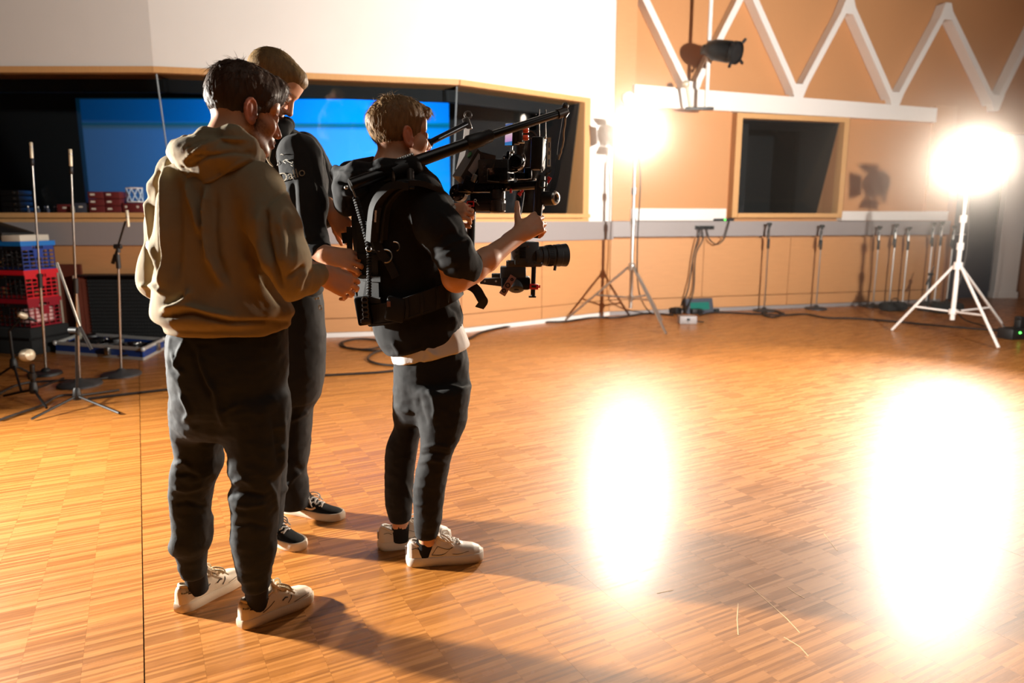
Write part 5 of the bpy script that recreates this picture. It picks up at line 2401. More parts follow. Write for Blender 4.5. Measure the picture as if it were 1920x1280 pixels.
# ---------------------------------------------------------------- 1: the man in the khaki hoodie
def man_khaki():
    t, R = person('man in khaki hoodie and dark joggers seen from behind with bowed head', (-.84, 2.06, 0))
    h = Head(at(455, 208, 2.12), 44, -13, 0, 1.0)
    # --- body
    f = Field((-1.22, 1.72, 0.0), (-.42, 2.55, 1.82), .003)
    h.sculpt(f)
    nb = at(418, 285, 2.07)
    f.chain([h.w((0, -.024, -.045)), h.w((0, -.034, -.10)), tuple(nb)], [.053, .051, .052], .03)
    f.zloft(rows([(285, 390, 450, 2.06, .05), (330, 335, 505, 2.06, .09), (420, 320, 500, 2.06, .11), (560, 325, 505, 2.06, .11), (660, 335, 520, 2.07, .11), (740, 345, 520, 2.07, .10)]), .04)
    sR, eR, wR = at(488, 356, 1.98), at(546, 526, 1.90), at(600, 513, 2.03)
    f.chain([sR, eR, wR], [.05, .038, .026], .02)
    sL, eL, wL = at(322, 335, 2.19), at(290, 518, 2.2), at(372, 560, 2.42)
    f.chain([sL, eL, wL], [.048, .038, .026], .02)
    # right hand: back of the hand to the camera, fingers hanging curled to the right
    fd = at(642, 532, 2.06) - at(600, 513, 2.03)
    f.hand(wR + fd.normalized() * .006, fd, (-.10, -.88, .46), (42, 48, 52, 56), (.62, .45), 20, .93, -1, splay=7)
    f.hand(wL, (.8, .5, -.1), (-.2, -.5, .8), (50, 55, 60, 60), (.6, .4), 25, .93, 1)
    legL = [(780, 355, 405, 2.12, .05), (880, 350, 392, 2.13, .035), (1000, 346, 378, 2.14, .030), (1080, 353, 379, 2.15, .022)]
    legR = [(780, 450, 510, 2.04, .05), (880, 458, 510, 2.05, .04), (1000, 456, 500, 2.05, .032), (1105, 466, 494, 2.055, .022)]
    for lg in (legL, legR):
        f.zloft(rows(lg), .03)
    finish_body(f, t, h, (214, 158, 128), beard=(74, 48, 32), brow=(52, 34, 24))

    # --- hair: short sides, longer brushed top
    def hb(f):
        f.ell((0, -.013, .036), (.0795, .102, .089), None, .01)
        f.ell((0, .004, .080), (.072, .098, .056), None, .03)
        f.ell((.0, .078, .092), (.056, .038, .030), None, .025)
        f.ell((0, .135, -.035), (.13, .078, .098), None, .012, True)
        f.ell((0, .060, -.060), (.13, .062, .055), None, .012, True)
        for x in (-1, 1):
            f.ell((x * .092, .004, -.026), (.030, .024, .046), None, .008, True)
        f.ell((0, -.02, -.155), (.16, .18, .075), None, .012, True)
        for x in (-1, 1):
            f.cap((x * .052, .050, .058), (x * .012, .086, .070), .021, .024, .02)
            f.cap((x * .069, .030, .030), (x * .066, .040, .050), .012, .016, .015)
            f.cap((x * .072, .014, .0), (x * .0715, .012, -.028), .0065, .005, .01)
    add_hair(h, t, hb, M_HAIR1, 2600, .034, .0009, flow_cap(.045), 3, .0048)

    # --- hoodie: trunk with both sleeves
    f = Field((-1.26, 1.66, .78), (-.42, 2.55, 1.62), .0045)
    f.zloft(rows([(276, 385, 455, 2.07, .06), (292, 352, 480, 2.07, .085), (312, 325, 494, 2.07, .11), (340, 312, 510, 2.06, .135), (380, 306, 520, 2.06, .15), (430, 304, 512, 2.06, .16),
                  (490, 305, 512, 2.06, .165), (540, 302, 520, 2.06, .17), (568, 298, 534, 2.06, .18), (585, 297, 546, 2.06, .185), (597, 304, 546, 2.06, .18), (606, 320, 536, 2.06, .165)]), .03, 2.3, .03)
    f.zloft(rows([(588, 322, 536, 2.06, .165), (611, 319, 538, 2.06, .160), (617, 322, 538, 2.06, .158)]), .008, 2.4, .01)
    f.chain([at(484, 354, 1.99), at(514, 424, 1.92), at(534, 490, 1.89), at(545, 526, 1.90)], [.074, .064, .062, .052], .035)
    f.chain([at(545, 526, 1.90), at(572, 524, 1.96), at(590, 517, 2.01)], [.052, .043, .035], .02)
    f.chain([at(590, 517, 2.01), at(598, 514, 2.03)], [.032, .031], .006)
    f.chain([at(332, 328, 2.18), at(312, 420, 2.21), at(298, 500, 2.20), at(294, 526, 2.2), at(328, 570, 2.36)], [.060, .053, .052, .050, .045], .03)
    L = [([(312, 306), (311, 404), (309, 500), (304, 542)], 5, .013),
         ([(290, 330), (277, 372), (283, 437), (296, 529)], 4, .009),
         ([(298, 320), (302, 420), (306, 500)], 4, -.012),
         ([(330, 330), (334, 420), (330, 520)], 9, -.008),
         ([(352, 342), (358, 374), (365, 394), (376, 440)], 4.5, .014),
         ([(388, 352), (385, 400), (385, 440), (392, 484), (412, 530)], 5, .020),
         ([(374, 352), (377, 420), (380, 460)], 5, -.007),
         ([(404, 360), (402, 430), (408, 480), (430, 530)], 8, -.009),
         ([(356, 543), (348, 562), (330, 572), (306, 582)], 6, .010),
         ([(309, 571), (330, 562), (345, 550)], 5, -.007),
         ([(262, 535), (290, 536), (308, 552)], 4, .008),
         ([(272, 455), (288, 490), (292, 520)], 5, -.007),
         ([(497, 388), (498, 430), (508, 480), (528, 535)], 5, -.016),
         ([(484, 400), (486, 450), (496, 510)], 9, .007),
         ([(450, 470), (470, 520), (500, 560), (522, 590)], 10, .008),
         ([(470, 460), (500, 530), (530, 575)], 7, -.007),
         ([(497, 386), (520, 368), (546, 352)], 2.2, -.004),
         ([(535, 400), (545, 440), (548, 480)], 5, -.006), ([(522, 410), (532, 450), (535, 500)], 6, .006),
         ([(538, 520), (560, 505), (572, 498)], 4, -.006), ([(560, 545), (566, 525), (575, 508)], 4, .005), ([(572, 540), (578, 522), (584, 506)], 3, -.005),
         ([(303, 594), (360, 585), (430, 604), (540, 604)], 4, -.010),
         ([(310, 580), (350, 574), (400, 588), (440, 594)], 5, .008),
         ([(320, 624), (430, 628), (538, 630)], 3, .002)]
    zc = at(430, 560, 2.06).z
    o, V, F = cloth('hoodie', M_HOODK, t, f, 2, [(a_, b_, c_ * 1.7) for a_, b_, c_ in L], [((9, 9, 3.5), .0055, 11), ((26, 26, 12), .0016, 5)])
    # hem ribbing and cuff
    q = MB()
    pts = [at(591 + 0, 517 + 0, 2.012) - R]
    a = (at(598, 514, 2.03) - at(590, 517, 2.01)).normalized()
    c = at(594, 515.5, 2.02)
    q.lathe([(.030, -.020), (.0345, -.018), (.035, -.006), (.0335, .012), (.032, .016), (.027, .014)], c - R, a, 26)
    q.build('cuff', M_HOODK, o)
    # kangaroo pocket edge hangs out of sight; hood lies on the shoulders
    f = Field((-1.15, 1.74, 1.26), (-.55, 2.35, 1.62), .004)
    f.ell(at(402, 292, 1.985), (.118, .085, .052), np.array(Matrix.Rotation(math.radians(8), 3, 'Y')), .02)
    f.chain([at(345, 290, 2.08), at(372, 312, 1.98), at(392, 326, 1.95)], [.038, .042, .034], .03)
    f.chain([at(350, 268, 2.16), at(338, 285, 2.10), at(350, 300, 2.02)], [.022, .032, .032], .02)
    f.chain([at(348, 278, 2.06), at(390, 262, 2.00), at(438, 258, 1.975), at(462, 276, 1.99), at(477, 294, 2.06), at(470, 300, 2.16)], [.028, .030, .030, .028, .024, .022], .022)
    f.chain([at(362, 262, 2.12), at(400, 254, 2.14), at(430, 258, 2.16)], [.018, .016, .018], .012)
    f.ell(at(414, 250, 2.085), (.074, .066, .045), None, .012, True)
    Lh = [([(344, 300), (380, 276), (420, 262), (462, 262)], 4, .010), ([(352, 312), (390, 292), (440, 284), (474, 288)], 4, -.008),
          ([(350, 300), (362, 290), (392, 288)], 4, -.007), ([(346, 276), (362, 268), (390, 258)], 3, -.008),
          ([(356, 330), (376, 344), (400, 336), (440, 310), (470, 296)], 3, .006), ([(352, 322), (356, 334), (362, 340)], 3, .008), ([(338, 310), (345, 318), (356, 322)], 4, -.008)]
    V, F = f.net()
    V = relax(V, F, 2)
    V = wrinkle(V, F, (16, 16, 16), .005, 23)
    V = folds(V, F, Lh)
    np_obj('hood', V, F, M_HOODK, o, tuple(t.location))
    # seams
    for pts, nm in (([(352, 331), (372, 345), (400, 338), (440, 312), (476, 293)], 'hood_seam'),):
        pass

    # --- trousers
    f = Field((-1.16, 1.78, .06), (-.42, 2.36, 1.02), .0045)
    f.zloft(rows([(612, 326, 532, 2.065, .145), (650, 320, 536, 2.065, .150), (700, 325, 533, 2.065, .15), (750, 330, 533, 2.07, .14), (795, 332, 534, 2.07, .115), (815, 340, 528, 2.07, .08)]), .02, 2.4)
    f.zloft(rows([(740, 330, 428, 2.11, .105), (800, 331, 423, 2.115, .098), (832, 334, 413, 2.12, .092), (850, 338, 410, 2.125, .088), (872, 327, 415, 2.13, .09), (910, 324, 398, 2.135, .082), (955, 325, 391, 2.14, .076),
                  (990, 329, 394, 2.14, .074), (1012, 321, 394, 2.14, .074), (1024, 323, 392, 2.14, .068), (1034, 334, 384, 2.14, .052), (1062, 340, 384, 2.145, .048), (1080, 343, 386, 2.145, .046)]), .025, 2.3)
    f.zloft(rows([(a_, b_, c_, 2.05, e_) for a_, b_, c_, d_, e_ in [(740, 428, 536, 2.03, .11), (800, 425, 536, 2.02, .105), (846, 434, 534, 2.01, .098), (876, 434, 532, 2.0, .095), (892, 443, 524, 1.995, .09), (924, 433, 523, 1.99, .088), (962, 438, 518, 1.985, .082),
                  (1000, 436, 516, 1.98, .078), (1040, 443, 514, 1.98, .072), (1066, 446, 508, 1.98, .06), (1084, 455, 504, 1.98, .052), (1106, 457, 504, 1.98, .048)]]), .025, 2.3)
    Lt = [([(370, 655), (378, 690), (392, 720), (402, 732), (410, 770), (420, 800)], 4, .010), ([(362, 650), (372, 690), (384, 720), (396, 745)], 5, -.007),
          ([(345, 640), (335, 660), (330, 690)], 4, .007), ([(322, 660), (334, 690), (342, 700)], 4, .008), ([(338, 735), (350, 760), (356, 775), (345, 790)], 4, .010),
          ([(420, 775), (432, 765), (445, 758)], 4, .008), ([(326, 872), (345, 866), (358, 878)], 4, .008), ([(330, 890), (350, 886), (372, 895)], 4, -.008), ([(326, 915), (350, 920), (380, 912)], 4, .007),
          ([(328, 945), (350, 940), (388, 950)], 4, -.007), ([(436, 905), (455, 898), (470, 905)], 4, .008), ([(434, 925), (460, 922), (500, 930)], 4, -.008), ([(438, 945), (462, 950), (500, 944)], 4, .007),
          ([(440, 985), (470, 980), (505, 990)], 4, -.006), ([(530, 760), (533, 830), (530, 880)], 5, .006), ([(512, 780), (518, 830), (524, 870)], 5, -.007), ([(500, 900), (515, 925), (520, 960)], 4, .007)]

    def wm(V):
        return V
    cloth('trousers', M_TROU1, t, f, 1, Lt, [((10, 10, 14), .007, 31), ((22, 22, 45), .0025, 37)])
    sock(t, R, at(364, 1066, 2.155), fl(341, 1157) + Vector((.022, .082, .055)), .037, .034)
    sock(t, R, at(481, 1092, 2.05), fl(453, 1188) + Vector((.025, .076, .055)), .038, .034)
    a, b = fl(341, 1157), fl(446, 1108)
    shoe(t, R, sole_heel(a, b, .036, -.006), Matrix.Rotation(math.radians(8), 3, 'Z') @ (b - a), 'court', .258)
    a, b = fl(453, 1188), fl(581, 1142)
    shoe(t, R, sole_heel(a, b, .036, -.006), Matrix.Rotation(math.radians(8), 3, 'Z') @ (b - a), 'court', .258)
    # garment tag line on the pocket
    return t


# ---------------------------------------------------------------- 2: the tall man in black
def man_black():
    t, R = person('tall blond man in black hoodie behind the khaki hoodie man, hands on the vest straps', (-.80, 2.78, 0))
    h = Head(at(507, 158, 2.74), 6, -41, 0, 1.02)
    f = Field((-1.20, 2.35, 0), (-.38, 3.12, 2.0), .003)
    h.sculpt(f)
    f.chain([h.w((0, -.028, -.045)), h.w((0, -.05, -.11)), tuple(at(490, 250, 2.77))], [.056, .058, .07], .03)
    f.zloft(rows([(250, 470, 530, 2.77, .06), (300, 450, 585, 2.76, .10), (400, 455, 590, 2.75, .11), (520, 460, 590, 2.75, .11), (640, 470, 595, 2.75, .11), (720, 475, 590, 2.75, .10)]), .04)
    sR, eR, wR = at(565, 300, 2.60), at(578, 462, 2.50), at(612, 478, 2.42)
    f.chain([sR, eR, wR], [.05, .04, .029], .02)
    sL, eL, wL = at(570, 280, 2.92), at(618, 398, 2.93), at(626, 398, 2.74)
    f.chain([sL, eL, wL], [.05, .04, .028], .02)
    f.hand(wR, at(668, 488, 2.40) - at(612, 478, 2.42), (-.05, -.86, .50), (48, 52, 58, 62), (.75, .25), 15, 1.02, 1, splay=4)
    f.hand(wL, (.55, -.45, -.65), (-.35, -.8, .35), (40, 45, 50, 55), (.6, .3), 20, 1.0, 1)
    f.zloft(rows([(700, 470, 545, 2.68, .08), (820, 478, 530, 2.67, .06), (1000, 485, 520, 2.66, .036)]), .02)
    f.zloft(rows([(700, 525, 595, 2.83, .08), (820, 535, 572, 2.84, .06), (945, 536, 568, 2.86, .036)]), .02)
    finish_body(f, t, h, (220, 166, 134), beard=(150, 108, 72), brow=(120, 88, 56))

    def hb(f):
        f.ell((0, -.013, .037), (.080, .1015, .089), None, .01)
        f.ell((0, .050, .078), (.060, .052, .040), None, .02)
        f.ell((0, .140, -.02), (.13, .082, .080), None, .010, True)
        f.ell((0, .070, -.055), (.13, .070, .060), None, .010, True)
        for x in (-1, 1):
            f.ell((x * .092, .004, -.024), (.030, .024, .046), None, .008, True)
        f.ell((0, -.02, -.150), (.16, .18, .075), None, .012, True)
    add_hair(h, t, hb, M_HAIR2, 2200, .014, .0007, flow_cap(.05), 5, .0016, .5, .5)

    f = Field((-1.24, 2.30, .98), (-.32, 3.14, 1.78), .005)
    f.zloft(rows([(234, 476, 540, 2.76, .075), (246, 462, 556, 2.76, .09), (262, 445, 580, 2.76, .115), (290, 436, 600, 2.76, .135), (340, 434, 611, 2.76, .15), (400, 438, 608, 2.76, .155), (470, 444, 605, 2.76, .155),
                  (520, 448, 604, 2.76, .155), (545, 452, 604, 2.76, .15), (558, 455, 601, 2.76, .145)]), .03, 2.3, .03)
    f.chain([at(562, 292, 2.62), at(574, 380, 2.54), at(578, 450, 2.50), at(598, 474, 2.45)], [.078, .070, .062, .046], .03)
    f.chain([at(570, 284, 2.90), at(598, 340, 2.92), at(616, 392, 2.92), at(620, 402, 2.80)], [.075, .070, .060, .045], .03)
    Lb = [([(600, 275), (612, 310), (622, 350)], 4, .006), ([(585, 300), (600, 350), (606, 400)], 6, -.007), ([(560, 330), (566, 400), (575, 440)], 7, .007), ([(548, 330), (552, 400), (560, 460)], 6, -.008),
          ([(610, 440), (590, 452), (570, 455)], 5, -.006), ([(545, 480), (560, 520), (575, 545)], 6, .006)]
    o, V, F = cloth('hoodie', M_HOOD2, t, f, 2, Lb, [((9, 9, 5), .007, 51), ((24, 24, 14), .002, 52)])
    VH, pH = V, proj(V)
    f = Field((-1.15, 2.5, 1.45), (-.45, 3.05, 1.80), .005)
    f.chain([at(536, 236, 2.70), at(520, 250, 2.66), at(480, 244, 2.68), at(455, 238, 2.80), at(470, 230, 2.90), at(520, 234, 2.86), at(538, 234, 2.76)], [.028, .032, .04, .05, .045, .034, .028], .03)
    V, F = f.net()
    V = wrinkle(relax(V, F, 2), F, (14, 14, 14), .006, 61)
    np_obj('hood', V, F, M_HOOD2, o, tuple(t.location))
    # drawcords
    for pts in ([(497, 286, 2.60), (500, 296, 2.592), (505, 305, 2.588), (512, 312, 2.586)], [(508, 282, 2.60), (506, 292, 2.592), (505, 302, 2.588), (511, 311, 2.586)]):
        q = MB()
        q.tube(smooth_path([at(*p) - R for p in pts], 4), .0028, 6)
        q.build('drawcord', M_CORD, o)
    # chest print, dull thread on black
    surf = proj(V)

    def on_front(px, py):
        near = np.linalg.norm(pH - np.array((px, py)), axis=1) < 3.5
        return at(px, py, VH[near, 1].min() - .003) - R
    q = MB()
    for pts in ([(530, 303), (535, 300), (541, 303), (548, 306), (549, 303)], [(520, 301), (522, 306), (520, 310)], [(536, 306), (532, 303), (536, 299), (540, 300)], [(526, 290), (529, 289), (531, 290)], [(545, 309), (549, 311)]):
        q.tube(smooth_path([on_front(*p) for p in pts], 4), .0016, 5)
    q.build('chest_print', M_PRINT, o)
    v, ff = text_mesh('Dallo', .045, .0005)
    q = MB()
    c = on_front(547, 328)
    rt = math.radians(16)
    cs = c + R
    s_ = scl(328, cs.y)
    P = []
    for p in v:
        dx, dz = p.x * math.cos(rt) - p.y * math.sin(rt), p.x * math.sin(rt) + p.y * math.cos(rt)
        P.append(on_front(547 + dx * s_, 328 - dz * s_) - Vector((0, p.z, 0)))
    q.add(P, ff)
    q.build('chest_lettering', mat('dull_print', (120, 110, 92), .8), o, smooth=False)

    f = Field((-1.18, 2.40, .05), (-.38, 3.10, 1.06), .005)
    f.zloft(rows([(536, 462, 598, 2.76, .13), (580, 458, 604, 2.76, .14), (640, 458, 608, 2.76, .14), (700, 462, 606, 2.76, .135), (735, 466, 600, 2.76, .11), (755, 475, 590, 2.76, .08)]), .02, 2.4)
    f.zloft(rows([(690, 465, 545, 2.69, .10), (800, 470, 538, 2.675, .088), (900, 476, 534, 2.66, .078), (980, 480, 528, 2.655, .070), (1000, 480, 528, 2.655, .068)]), .025)
    f.zloft(rows([(690, 520, 607, 2.83, .11), (742, 520, 599, 2.835, .10), (768, 524, 583, 2.84, .095), (811, 526, 581, 2.845, .09), (853, 526, 579, 2.85, .086), (885, 524, 572, 2.86, .08), (925, 522, 577, 2.87, .075), (944, 520, 580, 2.875, .072), (950, 520, 580, 2.875, .07)]), .025)
    Lt = [([(540, 790), (560, 782), (578, 770)], 4, .009), ([(535, 850), (555, 870), (566, 884)], 5, -.007), ([(530, 925), (550, 895), (564, 884)], 4, .009), ([(575, 890), (577, 910), (574, 930)], 4, .005)]
    tr, V, F = cloth('trousers', M_TROU2, t, f, 1, Lt, [((9, 9, 9), .006, 71), ((20, 20, 30), .002, 72)])
    # pale marks on the hip pocket
    q = MB()
    for px, py, w_, h_ in ((592, 560, .008, .008), (597, 559, .008, .008), (600, 573, .012, .004), (598, 576, .004, .010), (601, 580, .012, .004), (603, 577, .004, .008)):
        q.box(at(px, py, 2.655) - R, (w_, .002, h_))
    q.build('hip_print', M_PRINT, tr, smooth=False)
    sock(t, R, at(505, 985, 2.655), (at(505, 985, 2.655).x + .005, 2.65, .06), .04, .036)
    sock(t, R, at(548, 936, 2.875), (at(548, 940, 2.875).x, 2.875, .06), .04, .036)
    a, b = fl(478, 1003), fl(566, 1038)
    dd = (b - a).normalized()
    shoe(t, R, b - dd * .305 + Vector((0, .03, 0)), dd, 'flat', .30)
    a, b = fl(524, 962), fl(641, 980)
    dd = (b - a).normalized()
    shoe(t, R, b - dd * .305 + Vector((0, .035, 0)), dd, 'flat', .30)
    return t


# ---------------------------------------------------------------- 3: the camera operator
def operator():
    t, R = person('camera operator in black hoodie with rolled sleeves and white trainers, wearing the support vest', (-.39, 2.52, 0))
    h = Head(at(749, 254, 2.55), 37, 1, 0, 1.0)
    f = Field((-.70, 2.05, 0), (.26, 3.02, 1.84), .003)
    h.sculpt(f)
    f.chain([h.w((0, -.026, -.045)), h.w((0, -.045, -.11)), tuple(at(742, 318, 2.53))], [.050, .052, .065], .03)
    f.zloft(rows([(310, 715, 780, 2.53, .06), (350, 690, 815, 2.53, .10), (430, 690, 815, 2.53, .11), (560, 705, 830, 2.53, .105), (640, 735, 850, 2.53, .105), (730, 750, 850, 2.53, .10)]), .04)
    sR, eR, mR, wR = at(795, 378, 2.40), at(856, 521, 2.36), at(912, 487, 2.45), at(971, 441, 2.585)
    f.chain([sR, eR, mR, wR], [.05, .044, .041, .0265], .02)
    f.cap(eR, at(888, 508, 2.41), .043, .043, .02)
    wL = at(836, 397, 2.775)
    f.chain([at(750, 350, 2.70), at(800, 450, 2.82), wL], [.05, .04, .028], .02)
    # right hand closes round the upright grip, thumb up, forefinger pointing
    fd = at(1012, 414, 2.63) - at(971, 441, 2.585)
    f.hand(wR + fd.normalized() * .006, fd, (-.30, -.94, .10), (18, 72, 82, 88), (.40, .05), 4, 1.08, -1, splay=9)
    f.hand(wL, (.62, -.35, .05), (-.2, -.85, .50), (75, 80, 85, 85), (.6, .4), 30, .95, 1)
    f.zloft(rows([(740, 795, 858, 2.47, .06), (840, 798, 834, 2.455, .04), (950, 787, 818, 2.465, .035), (1004, 785, 815, 2.47, .0335), (1022, 786, 816, 2.47, .033)]), .02)
    f.zloft(rows([(740, 750, 790, 2.60, .06), (840, 738, 768, 2.60, .04), (950, 734, 764, 2.60, .034), (972, 735, 766, 2.60, .0335), (992, 736, 766, 2.60, .033)]), .02)
    finish_body(f, t, h, (222, 166, 132), brow=(130, 96, 62), beard=None)

    def hb(f):
        f.ell((0, -.014, .035), (.0800, .103, .089), None, .01)
        f.ell((0, .006, .078), (.070, .094, .054), None, .03)
        f.ell((0, .088, .082), (.052, .034, .024), None, .02)
        f.ell((0, -.095, .050), (.03, .022, .03), None, .03)
        f.ell((0, .140, -.030), (.13, .082, .095), None, .010, True)
        f.ell((0, .066, -.052), (.13, .060, .055), None, .010, True)
        for x in (-1, 1):
            f.ell((x * .092, .004, -.024), (.030, .024, .046), None, .008, True)
        f.ell((0, .03, -.160), (.16, .13, .085), None, .012, True)
        f.ell((0, -.06, -.085), (.045, .028, .03), None, .03)
    add_hair(h, t, hb, M_HAIR3, 2800, .032, .0008, flow_cap(.05), 8, .0044, .32, .45)

    def shear(V):
        z0 = at(800, 560, 2.5).z
        k = np.clip((z0 - V[:, 2]) / .12, 0, 1)
        V = V.copy()
        V[:, 2] += k * .20 * (V[:, 0] - at(800, 620, 2.53).x)
        return V

    f = Field((-.76, 2.05, .80), (.10, 3.0, 1.62), .0045)
    f.zloft(rows([(300, 722, 775, 2.54, .075), (316, 700, 800, 2.54, .09), (335, 676, 822, 2.54, .115), (365, 664, 836, 2.54, .14), (410, 662, 838, 2.54, .15), (470, 668, 838, 2.54, .15), (530, 684, 848, 2.54, .145),
                  (575, 694, 862, 2.54, .15), (605, 704, 868, 2.54, .155), (625, 712, 866, 2.54, .15), (640, 722, 870, 2.54, .142), (649, 728, 872, 2.54, .140)]), .03, 2.3, .02)
    f.chain([at(790, 370, 2.44), at(825, 430, 2.37), at(855, 485, 2.35), at(868, 502, 2.37)], [.078, .074, .064, .058], .03)
    f.chain([at(862, 494, 2.36), at(874, 500, 2.385)], [.060, .060], .012)
    f.ell(at(893, 507, 2.42), (.05, .05, .05), None, .01, True)
    f.chain([at(748, 345, 2.72), at(795, 440, 2.86), at(815, 430, 2.88)], [.075, .065, .055], .03)
    Lo = [([(820, 470), (850, 455), (876, 447), (884, 460)], 4, .007), ([(800, 470), (840, 440), (868, 432)], 5, -.006), ([(822, 395), (845, 420), (860, 440)], 5, .006), ([(808, 520), (840, 505), (860, 500)], 5, -.007),
          ([(806, 488), (830, 478), (852, 470)], 4, .005), ([(730, 650), (760, 655), (790, 650)], 5, .006), ([(735, 630), (745, 645), (752, 655)], 4, .006), ([(850, 600), (856, 615), (850, 630)], 4, .006), ([(842, 575), (858, 590), (862, 606)], 4, -.006)]
    o, V, F = cloth('hoodie', M_HOOD2, t, f, 2, Lo, [((9, 9, 6), .006, 81), ((24, 24, 18), .002, 82)], shear)
    # hood lying behind the neck
    f = Field((-.72, 2.25, 1.20), (-.15, 2.85, 1.60), .0045)
    f.chain([at(790, 322, 2.50), at(770, 312, 2.43), at(720, 318, 2.40), at(668, 322, 2.42), at(640, 326, 2.50), at(655, 322, 2.62), at(710, 308, 2.66)], [.024, .028, .030, .030, .030, .030, .03], .03)
    f.ell(at(662, 352, 2.46), (.072, .07, .055), None, .03)
    f.ell(at(652, 382, 2.46), (.045, .06, .045), None, .03)
    f.ell(at(668, 312, 2.53), (.07, .07, .035), None, .012, True)
    Lh = [([(628, 322), (660, 324), (700, 318), (760, 306)], 3, .008), ([(632, 340), (660, 346), (700, 342)], 4, -.010), ([(642, 362), (665, 366), (690, 352)], 4, .010), ([(648, 372), (652, 388), (646, 396)], 3, -.006)]
    V, F = f.net()
    V = folds(wrinkle(relax(V, F, 2), F, (14, 14, 14), .005, 91), F, Lh)
    np_obj('hood', V, F, M_HOOD2, o, tuple(t.location))
    # tee
    f = Field((-.66, 2.3, .72), (-.06, 2.78, 1.05), .0045)
    f.zloft(rows([(615, 724, 864, 2.54, .134), (645, 731, 874, 2.54, .141), (656, 735, 879, 2.54, .143), (665, 737, 881, 2.54, .143)]), .01, 2.3, .006)
    cloth('white_shirt', M_TEE, t, f, 1, [([(800, 655), (812, 668), (820, 672)], 4, .007), ([(785, 680), (795, 665), (800, 655)], 5, -.005)], [((12, 12, 6), .005, 95)], shear)

    f = Field((-.66, 2.20, .05), (-.08, 2.80, 1.0), .0045)
    f.zloft(rows([(630, 732, 868, 2.53, .12), (680, 740, 878, 2.53, .128), (720, 740, 880, 2.53, .128), (760, 742, 874, 2.53, .11), (790, 752, 868, 2.53, .07)]), .02, 2.3)
    f.zloft(rows([(720, 776, 882, 2.47, .11), (760, 782, 877, 2.465, .105), (790, 787, 875, 2.46, .098), (822, 790, 864, 2.455, .090), (845, 787, 850, 2.455, .084), (872, 783, 842, 2.455, .078), (906, 776, 836, 2.46, .072),
                  (950, 775, 830, 2.465, .068), (978, 776, 828, 2.47, .065), (988, 778, 824, 2.47, .050), (1006, 780, 820, 2.47, .045)]), .025)
    f.zloft(rows([(720, 739, 800, 2.60, .10), (768, 738, 796, 2.60, .095), (796, 742, 792, 2.60, .088), (834, 725, 784, 2.60, .082), (870, 723, 777, 2.60, .075), (912, 723, 773, 2.60, .07), (942, 724, 772, 2.60, .066), (954, 727, 771, 2.60, .05), (976, 730, 770, 2.60, .045)]), .025)
    Lt = [([(800, 730), (812, 745), (816, 770), (812, 785)], 4, .008), ([(785, 745), (790, 770), (800, 800)], 5, -.006), ([(860, 640), (866, 670), (862, 690)], 4, .005), ([(740, 760), (756, 770), (770, 772)], 4, .006),
          ([(790, 840), (815, 834), (845, 838)], 3, .006), ([(787, 855), (815, 848), (842, 852)], 3, -.006), ([(785, 868), (812, 862), (838, 868)], 3, .005), ([(780, 912), (790, 914), (800, 912)], 2.5, .004), ([(777, 945), (788, 947), (796, 945)], 2.5, .004),
          ([(840, 722), (868, 730), (882, 724)], 3, .007), ([(760, 905), (768, 930), (772, 940)], 3, .005)]
    cloth('trousers', M_TROU2, t, f, 1, Lt, [((11, 11, 14), .0055, 101), ((22, 22, 50), .002, 102)])
    sock(t, R, at(797, 1013, 2.47), at(796, 1040, 2.475), .0335, .034)
    sock(t, R, at(751, 981, 2.60), at(751, 1012, 2.60), .0335, .034)
    a, b = fl(764, 1066), fl(905, 1053)
    shoe(t, R, sole_heel(a, b), b - a, 'chunky', .292)
    a, b = fl(713, 1036), fl(838, 1018)
    shoe(t, R, sole_heel(a, b), b - a, 'chunky', .292)
    return t


P1 = man_khaki()
P2 = man_black()
P3 = operator()
# ================================================================ the operator's vest, booms, gimbal and camera
M_NYLON = mat('black_nylon', (9, 9, 10), .75, var=.12, bump=.12, bscale=900)
M_WEB = mat('black_webbing', (12, 12, 13), .75, var=.15, bump=.2, bscale=900)
M_CARBON = mat('black_carbon_tube', (20, 18, 18), .3, .2, var=.2, nscale=60)
M_ANOD = mat('black_anodised_metal', (24, 23, 24), .32, .7, var=.1)
M_GREYM = mat('dark_grey_metal', (66, 60, 56), .4, .6, var=.1)
M_ORANGE = mat('orange_connector', (232, 74, 24), .5, var=.05)
M_REDC = mat('red_clamp', (206, 34, 34), .4, var=.05)
M_PINKP = mat('copper_bracket', (150, 112, 104), .4, .5, var=.1)
M_BUNGEE = mat('tan_bungee_cord', (150, 122, 88), .7, var=.3, nscale=120)
M_GREENL = mat('green_badge', (46, 120, 66), .5)
M_SCRGL = mat('dark_screen_glass', (16, 16, 18), .12, var=.05)
M_LENSG = mat('coated_lens_glass', (18, 20, 30), .05, var=.05)


